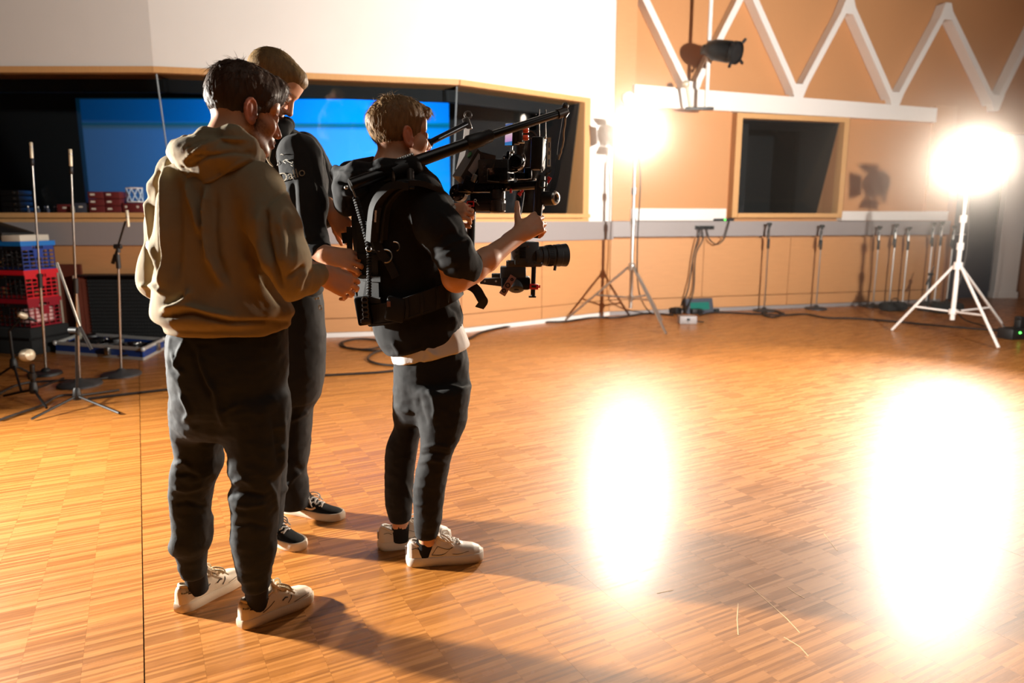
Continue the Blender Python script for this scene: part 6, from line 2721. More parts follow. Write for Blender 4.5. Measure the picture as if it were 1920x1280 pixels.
def screen_mat():
    m = bpy.data.materials.new('phone_screen')
    m.use_nodes = True
    nt = m.node_tree
    nt.nodes.clear()
    tc = nt.nodes.new('ShaderNodeTexCoord')
    sp = nt.nodes.new('ShaderNodeSeparateXYZ')
    nt.links.new(tc.outputs['Generated'], sp.inputs[0])
    cr = nt.nodes.new('ShaderNodeValToRGB')
    e = cr.color_ramp.elements
    cols = [(0, (.05, .25, .6)), (.16, (.05, .2, .5)), (.2, (.65, .35, .75)), (.45, (.9, .55, .7)), (.6, (.95, .85, .9)), (.80, (1, .85, .85)), (.84, (.06, .12, .35)), (.95, (.08, .14, .38))]
    e[0].position, e[0].color = 0, (*cols[0][1], 1)
    e[1].position, e[1].color = 1, (.5, .5, .6, 1)
    for p, c in cols[1:]:
        k = e.new(p)
        k.color = (*c, 1)
    nt.links.new(sp.outputs['Z'], cr.inputs[0])
    em = nt.nodes.new('ShaderNodeEmission')
    em.inputs[1].default_value = .75
    nt.links.new(cr.outputs[0], em.inputs[0])
    o = nt.nodes.new('ShaderNodeOutputMaterial')
    nt.links.new(em.outputs[0], o.inputs[0])
    return m


def coil(q, a, b, R, r, turns, n=8):
    a, b = Vector(a), Vector(b)
    d = (b - a)
    u = d.normalized().orthogonal().normalized()
    w = d.normalized().cross(u)
    pts = [a + d * (i / (turns * n)) + (u * math.cos(2 * PI * i / n) + w * math.sin(2 * PI * i / n)) * R for i in range(turns * n + 1)]
    q.tube(pts, r, 5)


# ---- support vest
VO = at(700, 420, 2.36)
vest = thing('support_vest', 'black padded camera support vest with two boom arms over the shoulders of the operator', 'vest', VO)


def vp(q, name, m, parent=None, **k):
    root = vest
    mb = q
    mb.v = [tuple(Vector(p) - root.location) for p in mb.v]
    return mb.build(name, m, parent or root, **k)


# shoulder arch pad
outer = [(700, 446, 2.36), (703, 410, 2.345), (707, 384, 2.34), (716, 366, 2.335), (733, 349, 2.33), (748, 343, 2.325), (762, 343, 2.325)]
q = MB()
P = smooth_path([at(px + 6, py + 4, y) for px, py, y in outer], 6)
q.strip(P, Vector((.6, .75, .1)), .075, .024)
arch = vp(q, 'shoulder_pad', M_NYLON)
q = MB()
q.tube(smooth_path([at(px + 15, py + 9, y - .012) for px, py, y in outer], 6), .0055, 8)
q.tube(smooth_path([at(px, py, y - .004) for px, py, y in outer], 6), .004, 8)
vp(q, 'pad_piping', M_WEB, arch)
q = MB()
P = smooth_path([at(708, 388, 2.318), at(704, 410, 2.322), at(702, 436, 2.335)], 5)
q.strip(P, Vector((.9, .1, .2)), .026, .005)
vp(q, 'pad_sleeve', M_WEB, arch)
q = MB()
for k, (py, h_) in enumerate(((397, .010), (402.5, .012), (408, .009), (413, .012))):
    q.box(at(704.6 - k * .35, py, 2.309), (.006, .001, h_))
vp(q, 'pale_mark', M_TEE, arch, smooth=False)
# strap over the shoulder and down the chest
q = MB()
P = smooth_path([at(744, 345, 2.335), at(775, 342, 2.345), at(805, 350, 2.39), at(828, 366, 2.45), at(838, 384, 2.52)], 6)
q.strip(P, Vector((-.5, .8, .1)), .07, .018)
vp(q, 'chest_strap', M_NYLON)
# straps and buckles
q = MB()
q.strip(smooth_path([at(704, 446, 2.36), at(712, 470, 2.36), at(728, 492, 2.375), at(742, 520, 2.385)], 5), Vector((.7, .3, .2)), .028, .005)
vp(q, 'lower_strap', M_WEB)
q = MB()
q.ring(at(723, 480, 2.365), (0.2, -1, .2), .022, .0025, 20, 6, .6, 4.2)
q.ring(at(740, 462, 2.37), (0.2, -1, .2), .016, .0022, 20, 6, 1.2, 4.2)
vp(q, 'wire_loop', M_CHROME)
# back plate
q = MB()
q.frame8([at(672, 600, 2.42), at(712, 604, 2.385), at(712, 604, 2.44), at(672, 600, 2.47), at(668, 415, 2.42), at(706, 415, 2.375), at(706, 415, 2.43), at(668, 415, 2.47)])
bp_ = vp(q, 'back_plate', M_NYLON, smooth=False)
for py in (440, 480, 520, 560):
    q = MB()
    q.strip([at(671, py, 2.412), at(690, py + 2, 2.39), at(714, py + 3, 2.37)], Vector((0, 0, 1)), .02, .006)
    vp(q, 'webbing_band', M_WEB, bp_)
q = MB()
q.box(at(683, 582, 2.40), (.050, .05, .10), Matrix.Rotation(math.radians(-8), 3, 'Y'), 1, .008)
bt = vp(q, 'lower_socket', M_ANOD)
q = MB()
for i in range(5):
    q.ring(at(684 + i * .6, 562 + i * 9, 2.373), (0, -1, .1), .010, .003, 12, 5)
vp(q, 'socket_ridges', M_GREYM, bt)
q = MB()
q.box(at(686, 602, 2.375), (.034, .012, .016), None, 1, .003)
vp(q, 'end_cap', M_GREYM, bt)
# waist belt
up_pts = [(690, 592, 2.41), (735, 586, 2.375), (775, 574, 2.365), (815, 560, 2.375), (848, 544, 2.42), (862, 533, 2.49)]
q = MB()
q.strip(smooth_path([at(*p) for p in up_pts], 6), Vector((-.12, -.05, 1)), .076, .018)
belt = vp(q, 'waist_belt', M_NYLON)
for dz in (.033, -.033):
    q = MB()
    q.tube(smooth_path([at(px, py, y - .006) + Vector((0, 0, dz)) for px, py, y in up_pts], 6), .0035, 6)
    vp(q, 'belt_piping', M_WEB, belt)
for px, py, y in ((762, 577, 2.352), (790, 569, 2.356), (820, 559, 2.368), (838, 550, 2.392)):
    q = MB()
    q.strip([at(px, py, y) + Vector((0, 0, .036)), at(px + 2, py, y - .006), at(px, py, y) + Vector((0, 0, -.036))], Vector((1, 0, 0)), .010, .003)
    vp(q, 'belt_loop', M_WEB, belt)
q = MB()
q.box(at(742, 580, 2.362), (.07, .02, .085), Matrix.Rotation(math.radians(12), 3, 'Y'), 1, .009)
vp(q, 'hip_pad', M_NYLON, belt)
q = MB()
q.box(at(729, 570, 2.35), (.012, .004, .018), None)
vp(q, 'pink_tag', M_PINKP, belt)
q = MB()
q.strip(smooth_path([at(862, 534, 2.46), at(880, 535, 2.42), at(893, 543, 2.40), at(902, 558, 2.40), at(906, 566, 2.41), at(899, 577, 2.42)], 6), [Vector((.25, .2, .9))] * 6 + [Vector((.5, .2, .6))] * 6 + [Vector((.9, .2, .2))] * 19, .034, .004)
vp(q, 'loose_strap', M_WEB)
q = MB()
q.ball(at(838, 513, 2.375), .010)
q.tube(smooth_path([at(834, 506, 2.375), at(840, 514, 2.37), at(846, 524, 2.372)], 4), .004, 6)
vp(q, 'buckle', M_CHROME)

# booms
A0, A1, A2 = at(657, 347, 2.33), at(905, 259, 2.56), at(1057, 210, 2.72)
q = MB()
q.tube([A0, A0.lerp(A1, .5), A1], [.0215, .0215, .0195], 18)
boom = vp(q, 'near_boom', M_CARBON)
q = MB()
dv = (A1 - A0).normalized()
q.lathe([(.020, -.07), (.027, -.06), (.027, -.005), (.024, .0), (.024, .03), (.018, .04)], A1, dv, 18)
q.cyl(A1 + Vector((-.03, -.02, -.015)), A1 + Vector((-.028, -.045, -.028)), .006)
vp(q, 'boom_joint', M_BLACKP, boom)
q = MB()
q.tube([A1 + dv * .02, A2], [.0145, .0135], 14)
vp(q, 'boom_tip', M_CARBON, boom)
q = MB()
q.cyl(A2 - dv * .03, A2 + dv * .008, .018)
q.ball(A2 + Vector((.006, 0, .022)), .013)
q.tube([A2 + Vector((.006, 0, .022)), A2 + Vector((.016, 0, -.004)), A2 + Vector((.004, -.01, -.02))], .006, 8)
q.tube([A2 + Vector((.022, -.004, .0)), A2 + Vector((-.02, -.012, -.022)), A2 + Vector((-.07, -.03, -.034))], .0028, 6)
vp(q, 'tip_hook', M_GREYM, boom)
q = MB()
S0 = at(752, 316, 2.415)
q.lathe([(.024, -.045), (.033, -.04), (.033, .035), (.024, .04)], S0, dv, 18)
vp(q, 'boom_clamp', M_BLACKP, boom)
q = MB()
for i in range(9):
    c = S0 + dv * (-.03 + i * .009) + Vector((0, .004, .034))
    q.ball(c, .0062, None, 8)
vp(q, 'knurled_adjuster', M_CHROME, boom)
q = MB()
q.cyl(at(770, 345, 2.36), at(769, 320, 2.40), .013)
q.box(at(770, 343, 2.355), (.055, .03, .008))
vp(q, 'boom_post', M_GREYM, boom)
B0, B1, B2 = at(716, 305, 2.72), at(806, 268, 2.90), at(876, 232, 3.02)
q = MB()
q.tube([B0, B1], .019, 14)
fb = vp(q, 'far_boom', M_CARBON)
q = MB()
q.tube([B1 - (B1 - B0) * .1, B2], .0125, 12)
vp(q, 'boom_tip', M_ANOD, fb)
q = MB()
q.box(B2, (.03, .025, .05), Matrix.Rotation(math.radians(-20), 3, 'Y'), 1, .005)
q.ring(B2 + Vector((.004, 0, .035)), (0, 1, 0), .014, .004, 16, 6)
vp(q, 'tip_hook', M_GREYM, fb)
q = MB()
q.strip(smooth_path([B2 + Vector((0, -.01, -.02)), at(873, 262, 3.0), at(866, 292, 2.97), at(860, 318, 2.94)], 5), Vector((1, .2, 0)), .022, .004)
vp(q, 'pale_strap', M_TEE, fb)
q = MB()
q.box(at(684, 304, 2.62), (.085, .05, .028), Matrix.Rotation(math.radians(-10), 3, 'Y'), 1, .006)
vp(q, 'far_clamp', M_BLACKP, fb)
# bungee cords on the back and at the boom tip
q = MB()
q.tube(smooth_path([A0 + Vector((-.002, -.004, .012)), at(660, 352, 2.325), at(664, 362, 2.33), at(667, 370, 2.335)], 5), .0035, 6)
q.ball(A0 + Vector((-.012, -.01, -.008)), .007)
vp(q, 'cord_hook', M_CHROME)
q = MB()
coil(q, at(667, 370, 2.335), at(681, 420, 2.352), .0075, .0042, 11)
coil(q, at(681, 420, 2.352), at(691, 462, 2.365), .0060, .0040, 8)
vp(q, 'coiled_cord', M_WEB)
q = MB()
q.ring(at(692, 466, 2.362), (.2, -1, 0), .009, .0022, 14, 6)
q.tube([at(693, 467, 2.36), at(712, 471, 2.355)], .0018, 5)
vp(q, 'cord_ring', M_CHROME)
q = MB()
coil(q, at(692, 472, 2.364), at(692, 555, 2.368), .0055, .0040, 16)
vp(q, 'coiled_cord', M_WEB)
q = MB()
coil(q, at(656, 502, 2.46), at(668, 548, 2.45), .008, .005, 9)
q.tube([at(668, 548, 2.45), at(673, 566, 2.44)], .013, 8)
vp(q, 'coiled_cord', M_WEB)
for pts in ([(655, 425, 2.48), (656, 470, 2.48)], [(645, 436, 2.53), (648, 456, 2.53)]):
    q = MB()
    q.strip([at(*p) for p in pts], Vector((1, .2, 0)), .020, .004)
    vp(q, 'back_strap', M_WEB)
q = MB()
g = random.Random(4)
pts = [(1062, 216), (1060, 232), (1058, 248), (1056, 262), (1054, 275), (1052, 286), (1049, 296), (1047, 304)]
q.tube([at(px + g.uniform(-1.3, 1.3), py, 2.72) for px, py in [(a + (c - a) * t, b + (d - b) * t) for (a, b), (c, d) in zip(pts[:-1], pts[1:]) for t in (0, .5)]], .0036, 6)
vp(q, 'tip_bungee', M_BUNGEE, boom)
q = MB()
q.tube(smooth_path([at(1055, 214, 2.725), at(1051, 240, 2.73), at(1046, 270, 2.72), at(1043, 298, 2.71)], 5), .0022, 5)
vp(q, 'tip_cord', M_WEB, boom)
q = MB()
q.strip(smooth_path([at(1046, 300, 2.71), at(1044, 320, 2.69), at(1039, 342, 2.67), at(1033, 362, 2.66)], 5), Vector((1, .3, 0)), .020, .006)
vp(q, 'tip_strap', M_WEB, boom)

# ---- gimbal
GO = at(940, 350, 2.80)
gim = thing('camera_gimbal', 'black handheld camera gimbal hung from the boom tips, with battery, screen and grips', 'gimbal', GO)


def gp(q, name, m, parent=None, **k):
    q.v = [tuple(Vector(p) - GO) for p in q.v]
    return q.build(name, m, parent or gim, **k)


def gy(px):
    return 2.88 - (px - 868) * .00150


def cbox(q, px, py, Y, w, h, dpt, rot=0.0, bev=.004, yaw=0.0):
    """box centred at a picture point; w, h in pixels there, depth in metres"""
    s = scl(py, Y)
    R = Matrix.Rotation(math.radians(yaw), 3, 'Z') @ Matrix.Rotation(math.radians(rot), 3, 'Y')
    q.box(at(px, py, Y), (w / s, dpt, h / s), R, 1, bev)
    return q


# battery
a0 = at(848, 330, 2.86)
vA = at(879, 279, 2.87) - a0
vB = at(864, 331, 2.80) - a0
vC = at(873, 354, 2.88) - a0
q = MB()
q.frame8([a0 + vC, a0 + vC + vB, a0 + vC + vB + vA, a0 + vC + vA, a0, a0 + vB, a0 + vB + vA, a0 + vA])
bat = gp(q, 'battery', M_GREYM, smooth=False)
q = MB()
f0 = a0 + vB
nB = vB.normalized()
q.prism([f0 + vA * .30 + vC * .15, f0 + vA * .92 + vC * .15, f0 + vA * .92 + vC * .55, f0 + vA * .30 + vC * .55], nB * .002)
gp(q, 'grey_label', M_DUCT, bat, smooth=False)
q = MB()
tp = vC.cross(vA).normalized()
c = a0 + vB * .5 + vA * .78
n_ = vA.cross(vB).normalized()
if n_.y > 0:
    n_ = -n_
q.lathe([(.013, -.001), (.013, .002), (.008, .0025)], c + n_ * .0, n_, 16)
gp(q, 'green_badge', M_GREENL, bat)
q = MB()
q.frame8([f0 + vC * .2 + vA * .95, f0 + vC * .9 + vA * .9 + nB * .05, f0 + vC * 1.0 + vA * .55 + nB * .05, f0 + vC * 1.0 + vA * .35,
          f0 + vC * .2 + vA * 1.0 + nB * .0, f0 + vC * .6 + vA * 1.05 + nB * .07, f0 + vC * .9 + vA * .6 + nB * .08, f0 + vC * .9 + vA * .4])
gp(q, 'battery_plate', M_GREYM, bat, smooth=False)
# frame bars, motors
q = MB()
q.tube([at(858, 362, gy(858)), at(905, 352, 2.84), at(955, 350, 2.80), at(1008, 346, gy(1008))], .016, 14)
gp(q, 'handle_bar', M_ANOD)
q = MB()
cbox(q, 902, 352, 2.82, 86, 16, .05)
gp(q, 'roll_arm', M_ANOD)
q = MB()
q.lathe([(.030, -.03), (.034, -.026), (.034, .012), (.028, .016), (.028, .022), (.018, .026), (.018, .022), (.010, .022), (.010, .028), (.001, .03)], at(859, 362, gy(859) - .03), (-.25, -1, .1), 26)
mo = gp(q, 'left_motor', M_ANOD)
for k in range(8):
    q = MB()
    a = 2 * PI * k / 8
    q.ball(at(859 + 10.5 * math.cos(a), 362 + 10.5 * math.sin(a), gy(859) - .052), .0026, None, 8)
    gp(q, 'bolt', M_CHROME, mo)
q = MB()
cbox(q, 880, 345, 2.80, 24, 26, .03, 20)
gp(q, 'tilt_bracket', M_ANOD)
q = MB()
cbox(q, 889, 334, 2.782, 9, 15, .012, 25, .002)
gp(q, 'silver_lever', M_CHROME)
# camera body of the monitor side with flip screen
q = MB()
cbox(q, 930, 322, 2.80, 60, 44, .075, 0, .006, -18)
cb = gp(q, 'control_unit', M_BLACKP)
q = MB()
cbox(q, 933, 327, 2.752, 40, 24, .006, 0, .001, -18)
gp(q, 'unit_screen', M_SCRGL, cb)
q = MB()
q.tube([at(914, 317, 2.757), at(914, 339, 2.757), at(936, 341, 2.744)], .0016, 5)
gp(q, 'silver_edge', M_CHROME, cb)
for px, py in ((907, 308), (911, 308), (908, 313), (909, 331), (904, 324)):
    q = MB()
    q.lathe([(.004, 0), (.004, .006), (.003, .008)], at(px, py, 2.765), (0, -1, .1), 10)
    gp(q, 'button', M_GREYM, cb)
q = MB()
for px in range(908, 952, 8):
    q.lathe([(.007, -.01), (.008, .005), (.006, .012)], at(px, 352 + (px % 3), 2.785), (0, -1, .2), 12)
gp(q, 'dial_row', M_ANOD)
# lower silver motor and plates
q = MB()
q.lathe([(.027, -.035), (.030, -.03), (.030, 0), (.027, .002), (.027, .006), (.032, .008), (.032, .05), (.026, .055)], at(933, 372, 2.80), (.0, .0, -1), 26)
gp(q, 'pan_motor', M_GREYM)
q = MB()
q.strip([at(943, 361, 2.775), at(943, 379, 2.775)], Vector((1, .4, 0)), .008, .003)
q.strip([at(946, 381, 2.773), at(946, 395, 2.773)], Vector((1, .4, 0)), .010, .003)
gp(q, 'bright_edge', M_CHROME)
q = MB()
cbox(q, 905, 371, 2.80, 46, 18, .04)
gp(q, 'arm_plate', M_ANOD)
q = MB()
cbox(q, 908, 388, 2.81, 34, 16, .03)
gp(q, 'arm_plate', M_GREYM)
# red frame catch, ring screw
q = MB()
for dx, dy, w, h in ((0, -4, 14, 2.2), (0, 4, 14, 2.2), (-6, 0, 2.2, 9), (6, 0, 2.2, 9)):
    cbox(q, 882 + dx, 382 + dy, 2.755, w, h, .006, 0, .0008)
gp(q, 'red_catch', M_REDC)
q = MB()
q.ring(at(891, 376, 2.76), (0, -1, 0), .0048, .0014, 14, 5)
q.tube([at(893, 379, 2.76), at(898, 385, 2.765)], .0018, 5)
gp(q, 'ring_screw', M_CHROME)
# left grip post
q = MB()
q.tube([at(884, 376, gy(880) - .05), at(884, 420, gy(880) - .06), at(881, 470, gy(880) - .06)], [.018, .017, .019], 14)
lg = gp(q, 'left_grip_post', M_ANOD)
q = MB()
cbox(q, 868, 405, gy(868) - .06, 24, 16, .05, 0, .006)
cbox(q, 862, 398, gy(868) - .06, 9, 10, .04, 0, .004)
gp(q, 'trigger_block', M_BLACKP, lg)
q = MB()
q.strip([at(878, 408, gy(880) - .085), at(877, 424, gy(880) - .085)], Vector((1, 0, 0)), .006, .002)
gp(q, 'bright_edge', M_CHROME, lg)
# phone-like screen on its arm
q = MB()
pc = at(954, 252, 2.82)
Rz = Matrix.Rotation(math.radians(-58), 3, 'Z')
q.box(pc + Rz @ Vector((0, .006, 0)), (.056, .010, .088), Rz @ Matrix.Rotation(math.radians(4), 3, 'Y'), 1, .003)
ph = gp(q, 'monitor', M_BLACKP)
q = MB()
q.box(pc + Rz @ Vector((0, -.0005, 0)), (.050, .002, .082), Rz @ Matrix.Rotation(math.radians(4), 3, 'Y'))
gp(q, 'monitor_screen', screen_mat(), ph)
q = MB()
q.tube([at(960, 272, 2.82), at(959, 284, 2.81), at(958, 300, 2.80)], .004, 8)
q.ball(at(960, 285, 2.81), .009)
gp(q, 'monitor_arm', M_CHROME, ph)
# transmitter with orange plugs
q = MB()
cbox(q, 969, 252, 2.815, 10, 36, .04, 0, .003)
tx = gp(q, 'transmitter', M_BLACKP)
q = MB()
cbox(q, 976, 254, 2.80, 8, 24, .03, 0, .002)
gp(q, 'terminal_block', M_GREYM, tx)
for py in (244, 258):
    q = MB()
    q.lathe([(.010, 0), (.0105, .004), (.0105, .016), (.008, .021)], at(981, py, 2.80), (1, -.1, 0), 16)
    gp(q, 'orange_plug', M_ORANGE, tx)
    q = MB()
    q.tube(smooth_path([at(991, py, 2.797), at(1000, py + 3, 2.80), at(1006, py + 10, 2.80)], 4), .0028, 6)
    gp(q, 'thin_cable', M_BLACKP, tx)
q = MB()
cbox(q, 977, 267, 2.80, 13, 2.4, .02, 0, .001)
gp(q, 'bright_foot', M_CHROME, tx)
# focus ring mechanism
q = MB()
q.lathe([(.020, -.03), (.030, -.026), (.030, 0), (.025, .004), (.025, .012), (.018, .014), (.017, .006), (.001, .004)], at(968, 303, 2.79), (-.2, -1, .15), 28)
fr_ = gp(q, 'focus_motor', M_ANOD)
q = MB()
q.ring(at(968, 298, 2.765), (-.2, -1, .15), .034, .0022, 28, 6, .3, 2.9)
gp(q, 'wire_arc', M_GREYM, fr_)
q = MB()
for px, py, w, h, r in ((945, 303, 7, 22, 8), (952, 292, 6, 16, 10), (961, 321, 20, 4, -10), (958, 330, 12, 9, 0), (978, 330, 26, 12, 0), (985, 345, 34, 9, 4), (955, 345, 20, 12, 0), (990, 325, 14, 20, 0)):
    cbox(q, px, py, 2.785, w, h, .03, r, .002)
gp(q, 'bracket_cluster', M_ANOD)['kind'] = 'stuff'
for px, py, r in ((942, 302, .005), (957, 334, .005), (969, 336, .004), (945, 296, .004), (979, 312, .006), (1003, 336, .005)):
    q = MB()
    q.ball(at(px, py, 2.757), r, None, 10)
    gp(q, 'thumb_screw', M_CHROME)
# receiver with aerials and slotted plate
q = MB()
cbox(q, 1009, 288, 2.76, 24, 60, .055, 2, .008, -15)
rx = gp(q, 'receiver', M_BLACKP)
q = MB()
q.tube(smooth_path([at(1022, 262, 2.725), at(1024, 285, 2.722), at(1018, 308, 2.725)], 5), .0014, 5)
gp(q, 'bright_edge', M_CHROME, rx)
for px in (1010.5, 1022.5):
    q = MB()
    q.cyl(at(px, 257, 2.75), at(px, 240, 2.75), .0034, .0034, 8)
    q.cyl(at(px, 240, 2.75), at(px + .5, 205, 2.75), .0028, .0026, 8)
    gp(q, 'aerial', M_GREYM, rx)
    q = MB()
    q.ball(at(px, 258, 2.748), .0055)
    gp(q, 'aerial_joint', M_CHROME, rx)
q = MB()
s = scl(285, 2.74)
pc = at(1029.5, 285, 2.735)
for x0, x1, z0, z1 in ((-3.2, -1.4, -26, 26), (1.4, 3.2, -26, 26), (-1.4, 1.4, 18, 26), (-1.4, 1.4, 2, 7.5), (-1.4, 1.4, -13, -5), (-1.4, 1.4, -26, -24)):
    q.box(pc + Vector(((x0 + x1) / 2 / s, 0, (z0 + z1) / 2 / s)), ((x1 - x0) / s, .006, (z1 - z0) / s))
gp(q, 'slotted_plate', M_IVORY, smooth=False)
# right grip, pulley ring
q = MB()
q.tube([at(1016, 330, 2.66), at(1012, 350, 2.652), at(1010, 380, 2.655), at(1006, 420, 2.655), at(1003, 446, 2.655)], [.014, .019, .018, .0165, .016], 16)
rg = gp(q, 'right_grip', M_BLACKP)
q = MB()
q.ring(at(1018, 345, 2.63), (-.1, -1, .1), .014, .003, 20, 6)
q.strip([at(1024, 338, 2.63), at(1024, 350, 2.63), at(1022, 358, 2.63)], Vector((1, 0, 0)), .003, .004)
gp(q, 'grip_ring', M_GREYM, rg)
q = MB()
q.ring(at(1028, 320, 2.66), (-.1, -1, .1), .0085, .0025, 18, 6)
q.tube([at(1026, 325, 2.66), at(1020, 334, 2.66)], .004, 6)
gp(q, 'hook_eye', M_GREYM, rg)
for pts in ([(1017, 312), (1018, 320)], [(1014, 317), (1015, 323)]):
    q = MB()
    q.tube([at(px, py, 2.66) for px, py in pts], .004, 6)
    gp(q, 'bright_pin', M_CHROME, rg)
q = MB()
ax = (at(1040, 371, 2.655) - at(1018, 371, 2.63))
ax = Vector((.80, -.58, .02)).normalized()
pb_ = at(1020, 372, 2.655)
q.lathe([(.020, 0), (.0265, .004), (.0265, .045), (.023, .050), (.018, .050)], pb_, ax, 26)
pu = gp(q, 'pulley_barrel', M_BLACKP)
q = MB()
q.lathe([(.0245, .046), (.0255, .050), (.0225, .056), (.0165, .057), (.0125, .052), (.012, .046)], pb_, ax, 26)
gp(q, 'pulley_rim', M_CHROME, pu)
q = MB()
q.lathe([(.0125, .046), (.0115, .050), (.001, .051)], pb_, ax, 20)
gp(q, 'pulley_hub', M_ANOD, pu)
# red levers and a thin cable
for px, py, r in ((1028, 340, 30), (1030, 334, -60), (958, 358, 0), (978, 359, 40), (974, 364, -50)):
    q = MB()
    cbox(q, px, py, 2.70 if px > 1000 else 2.76, 5, 8, .008, r, .0015)
    gp(q, 'red_lever', M_REDC)
q = MB()
q.tube(smooth_path([at(982, 361, 2.74), at(979, 385, 2.70), at(973, 412, 2.66), at(962, 434, 2.62), at(956, 446, 2.60)], 6), .0036, 6)
gp(q, 'control_cable', M_BLACKP)

# ---- cinema camera slung below
KO = at(975, 490, 2.86)
kam = thing('cinema_camera', 'black cinema camera with long lens slung low beneath the gimbal, on a red clamped post', 'camera', KO)


def kp(q, name, m, parent=None, **k):
    q.v = [tuple(Vector(p) - KO) for p in q.v]
    return q.build(name, m, parent or kam, **k)


yk = 2.86
q = MB()
cbox(q, 984, 474, yk, 46, 42, .09, 0, .005, 12)
bd = kp(q, 'camera_body', M_BLACKP)
q = MB()
for k in range(7):
    q.box(at(980, 464 + k * 3.2, yk - .052), (.026, .006, .0025), Matrix.Rotation(math.radians(12), 3, 'Z'))
kp(q, 'vent_slots', M_ANOD, bd)
q = MB()
cbox(q, 975, 456, yk, 30, 8, .06, 0, .003, 12)
kp(q, 'top_plate', M_ANOD, bd)
for px, py in ((968, 476), (968, 468), (990, 462), (965, 484)):
    q = MB()
    q.lathe([(.005, 0), (.005, .006), (.003, .008)], at(px, py, yk - .05), (0.1, -1, 0), 12)
    kp(q, 'port', M_GREYM, bd)
la_ = at(1000, 480, yk - .01)
ld = (at(1060, 478, yk + .04) - la_)
LL = ld.length
ld.normalize()
sc_ = scl(478, yk)
q = MB()
prof = [(0, 17), (.06, 18.5), (.14, 18.5), (.16, 16.5), (.20, 16.5), (.22, 18), (.34, 18.5), (.36, 17.5), (.38, 19), (.56, 20), (.58, 18.5), (.62, 18.5), (.64, 20.5), (.80, 21.5), (.82, 20.5), (.86, 21), (1.0, 22), (1.0, 19), (.93, 18)]
q.lathe([(r / sc_, t * LL) for t, r in prof] + [(.001, .92 * LL)], la_, ld, 30)
ln = kp(q, 'lens', M_BLACKP)
q = MB()
n_k = 36
for k in range(n_k):
    a = 2 * PI * k / n_k
    u = ld.orthogonal().normalized()
    w_ = ld.cross(u)
    d_ = u * math.cos(a) + w_ * math.sin(a)
    q.tube([la_ + ld * LL * .40 + d_ * 19.3 / sc_, la_ + ld * LL * .55 + d_ * 20.1 / sc_], .0014, 4)
kp(q, 'focus_ribs', M_ANOD, ln)
q = MB()
q.lathe([(17.5 / sc_, .925 * LL), (10 / sc_, .945 * LL), (.001, .95 * LL)], la_, ld, 24)
kp(q, 'front_glass', M_LENSG, ln)
for t in (.15, .37, .60):
    q = MB()
    q.ring(la_ + ld * LL * t, ld, 18.7 / sc_, .0009, 30, 5)
    kp(q, 'bright_ring', M_GREYM, ln)
q = MB()
q.cyl(la_ + ld * LL * .68 + Vector((0, -.01, -20 / sc_)), la_ + ld * LL * .66 + Vector((0, -.012, -28 / sc_)), .006)
kp(q, 'lens_knob', M_BLACKP, ln)
q = MB()
p0, p1 = at(952, 494, yk - .03), at(1012, 494, yk - .02)
q.tube([p0, p1], [.014, .014], 14)
q.ball(p1, .0142)
cbox(q, 975, 494, yk, 52, 11, .08, 0, .003)
kp(q, 'base_rail', M_GREYM)
for px in (955, 971, 989, 1003):
    q = MB()
    q.lathe([(.006, 0), (.006, .004), (.003, .005)], at(px, 492, yk - .048), (0, -1, 0), 12)
    kp(q, 'rail_hole', M_BLACKP)
q = MB()
cbox(q, 962, 510, yk, 48, 22, .08, 0, .005)
kp(q, 'tilt_housing', M_BLACKP)
q = MB()
cbox(q, 967, 530, yk, 54, 24, .09, 0, .010)
kp(q, 'roll_motor', M_ANOD)
q = MB()
q.lathe([(.028, -.03), (.032, -.026), (.032, .006), (.026, .010), (.012, .010), (.010, .014), (.001, .015)], at(968, 540, yk - .03), (0, -.5, -.8), 24)
kp(q, 'lower_motor', M_BLACKP)
q = MB()
q.prism([at(900, 523, yk), at(940, 521, yk - .01), at(940, 537, yk - .01), at(900, 532, yk)], (0, .05, 0))
kp(q, 'rear_plate', M_GREYM, smooth=False)
for px in (909, 930):
    q = MB()
    q.lathe([(.004, 0), (.0042, .003), (.002, .004)], at(px, 527, yk - .012), (0, -1, 0), 12)
    kp(q, 'plate_hole', M_CHROME)
q = MB()
cbox(q, 932, 516, yk, 20, 7, .05, 0, .002)
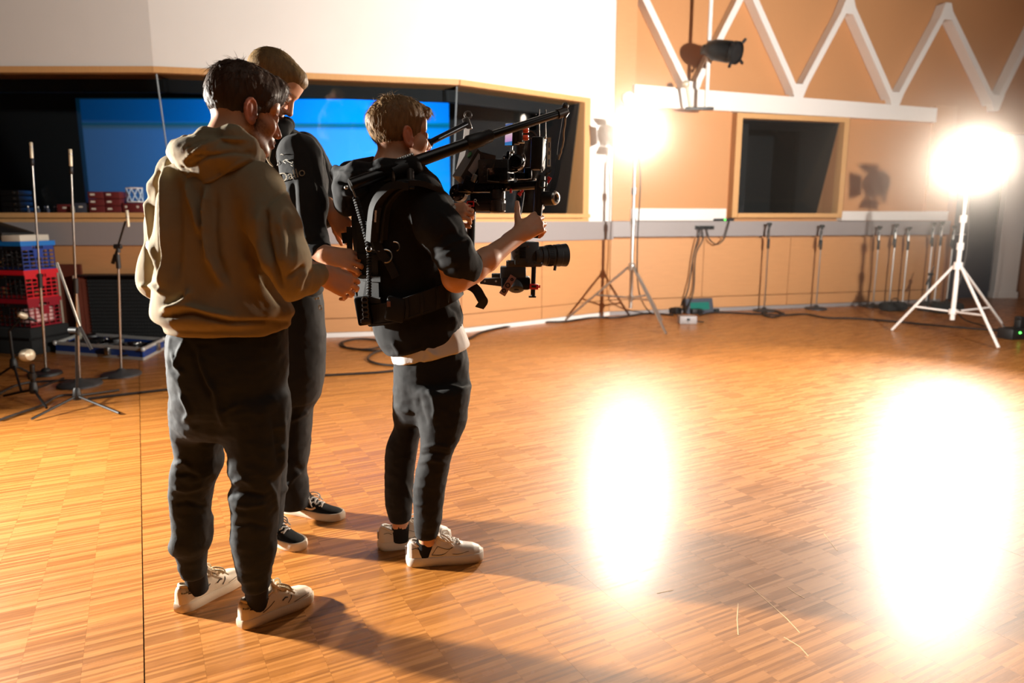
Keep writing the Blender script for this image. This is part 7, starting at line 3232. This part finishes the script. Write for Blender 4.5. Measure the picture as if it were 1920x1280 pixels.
kp(q, 'rear_clamp', M_BLACKP)
q = MB()
pc = at(952, 535, yk - .085)
cbox(q, 952, 535, yk - .085, 13, 41, .006, 32, .002)
cp = kp(q, 'copper_bracket', M_PINKP)
for dx, dy, r in ((8, -11, .0045), (0, 0, .0085), (-7, 10, .0065)):
    q = MB()
    q.ring(at(952 + dx, 535 + dy, yk - .090), (0, -1, 0), r, .0022, 16, 6)
    kp(q, 'bracket_hole', M_ANOD, cp)
q = MB()
q.cyl(at(1001, 498, yk - .02), at(999, 556, yk - .02), .0095, None, 16)
q.box(at(998, 556, yk - .02), (.03, .02, .006))
ps = kp(q, 'post', M_CARBON)
q = MB()
cbox(q, 1001, 537, yk - .03, 17, 10, .03, 4, .003)
q.cyl(at(1008, 537, yk - .03), at(1013, 537, yk - .03), .006)
kp(q, 'red_clamp', M_REDC, ps)
q = MB()
cbox(q, 1001, 537, yk - .047, 9, 4, .004, 4, .001)
kp(q, 'clamp_slot', M_BLACKP, ps)
q = MB()
q.tube([at(985, 534, yk - .01), at(1000, 537, yk - .02)], .008, 10)
kp(q, 'post_arm', M_ANOD)
# ================================================================ added scatter volume imitating lens glare around the lamps
def lens_glare_volume(density):
    m = bpy.data.materials.new('lens_glare_scatter')
    m.use_nodes = True
    nt = m.node_tree
    nt.nodes.clear()
    v = nt.nodes.new('ShaderNodeVolumeScatter')
    v.inputs['Color'].default_value = (1, .96, .92, 1)
    v.inputs['Density'].default_value = density
    v.inputs['Anisotropy'].default_value = .82
    o = nt.nodes.new('ShaderNodeOutputMaterial')
    nt.links.new(v.outputs[0], o.inputs['Volume'])
    q = MB()
    q.prism([(0.6, 6.6, .02), (6.0, 5.6, .02), (9.2, 6.0, .02), (8.6, 10.6, .02), (6.6, 10.6, .02), (1.6, 9.2, .02)], (0, 0, 4.6))
    ob = q.build('lens_glare_volume', m, None, smooth=False)
    ob['kind'] = 'stuff'
    ob['label'] = 'added scatter volume imitating lens glare around the burning lamps'
    return ob


lens_glare_volume(0.017)
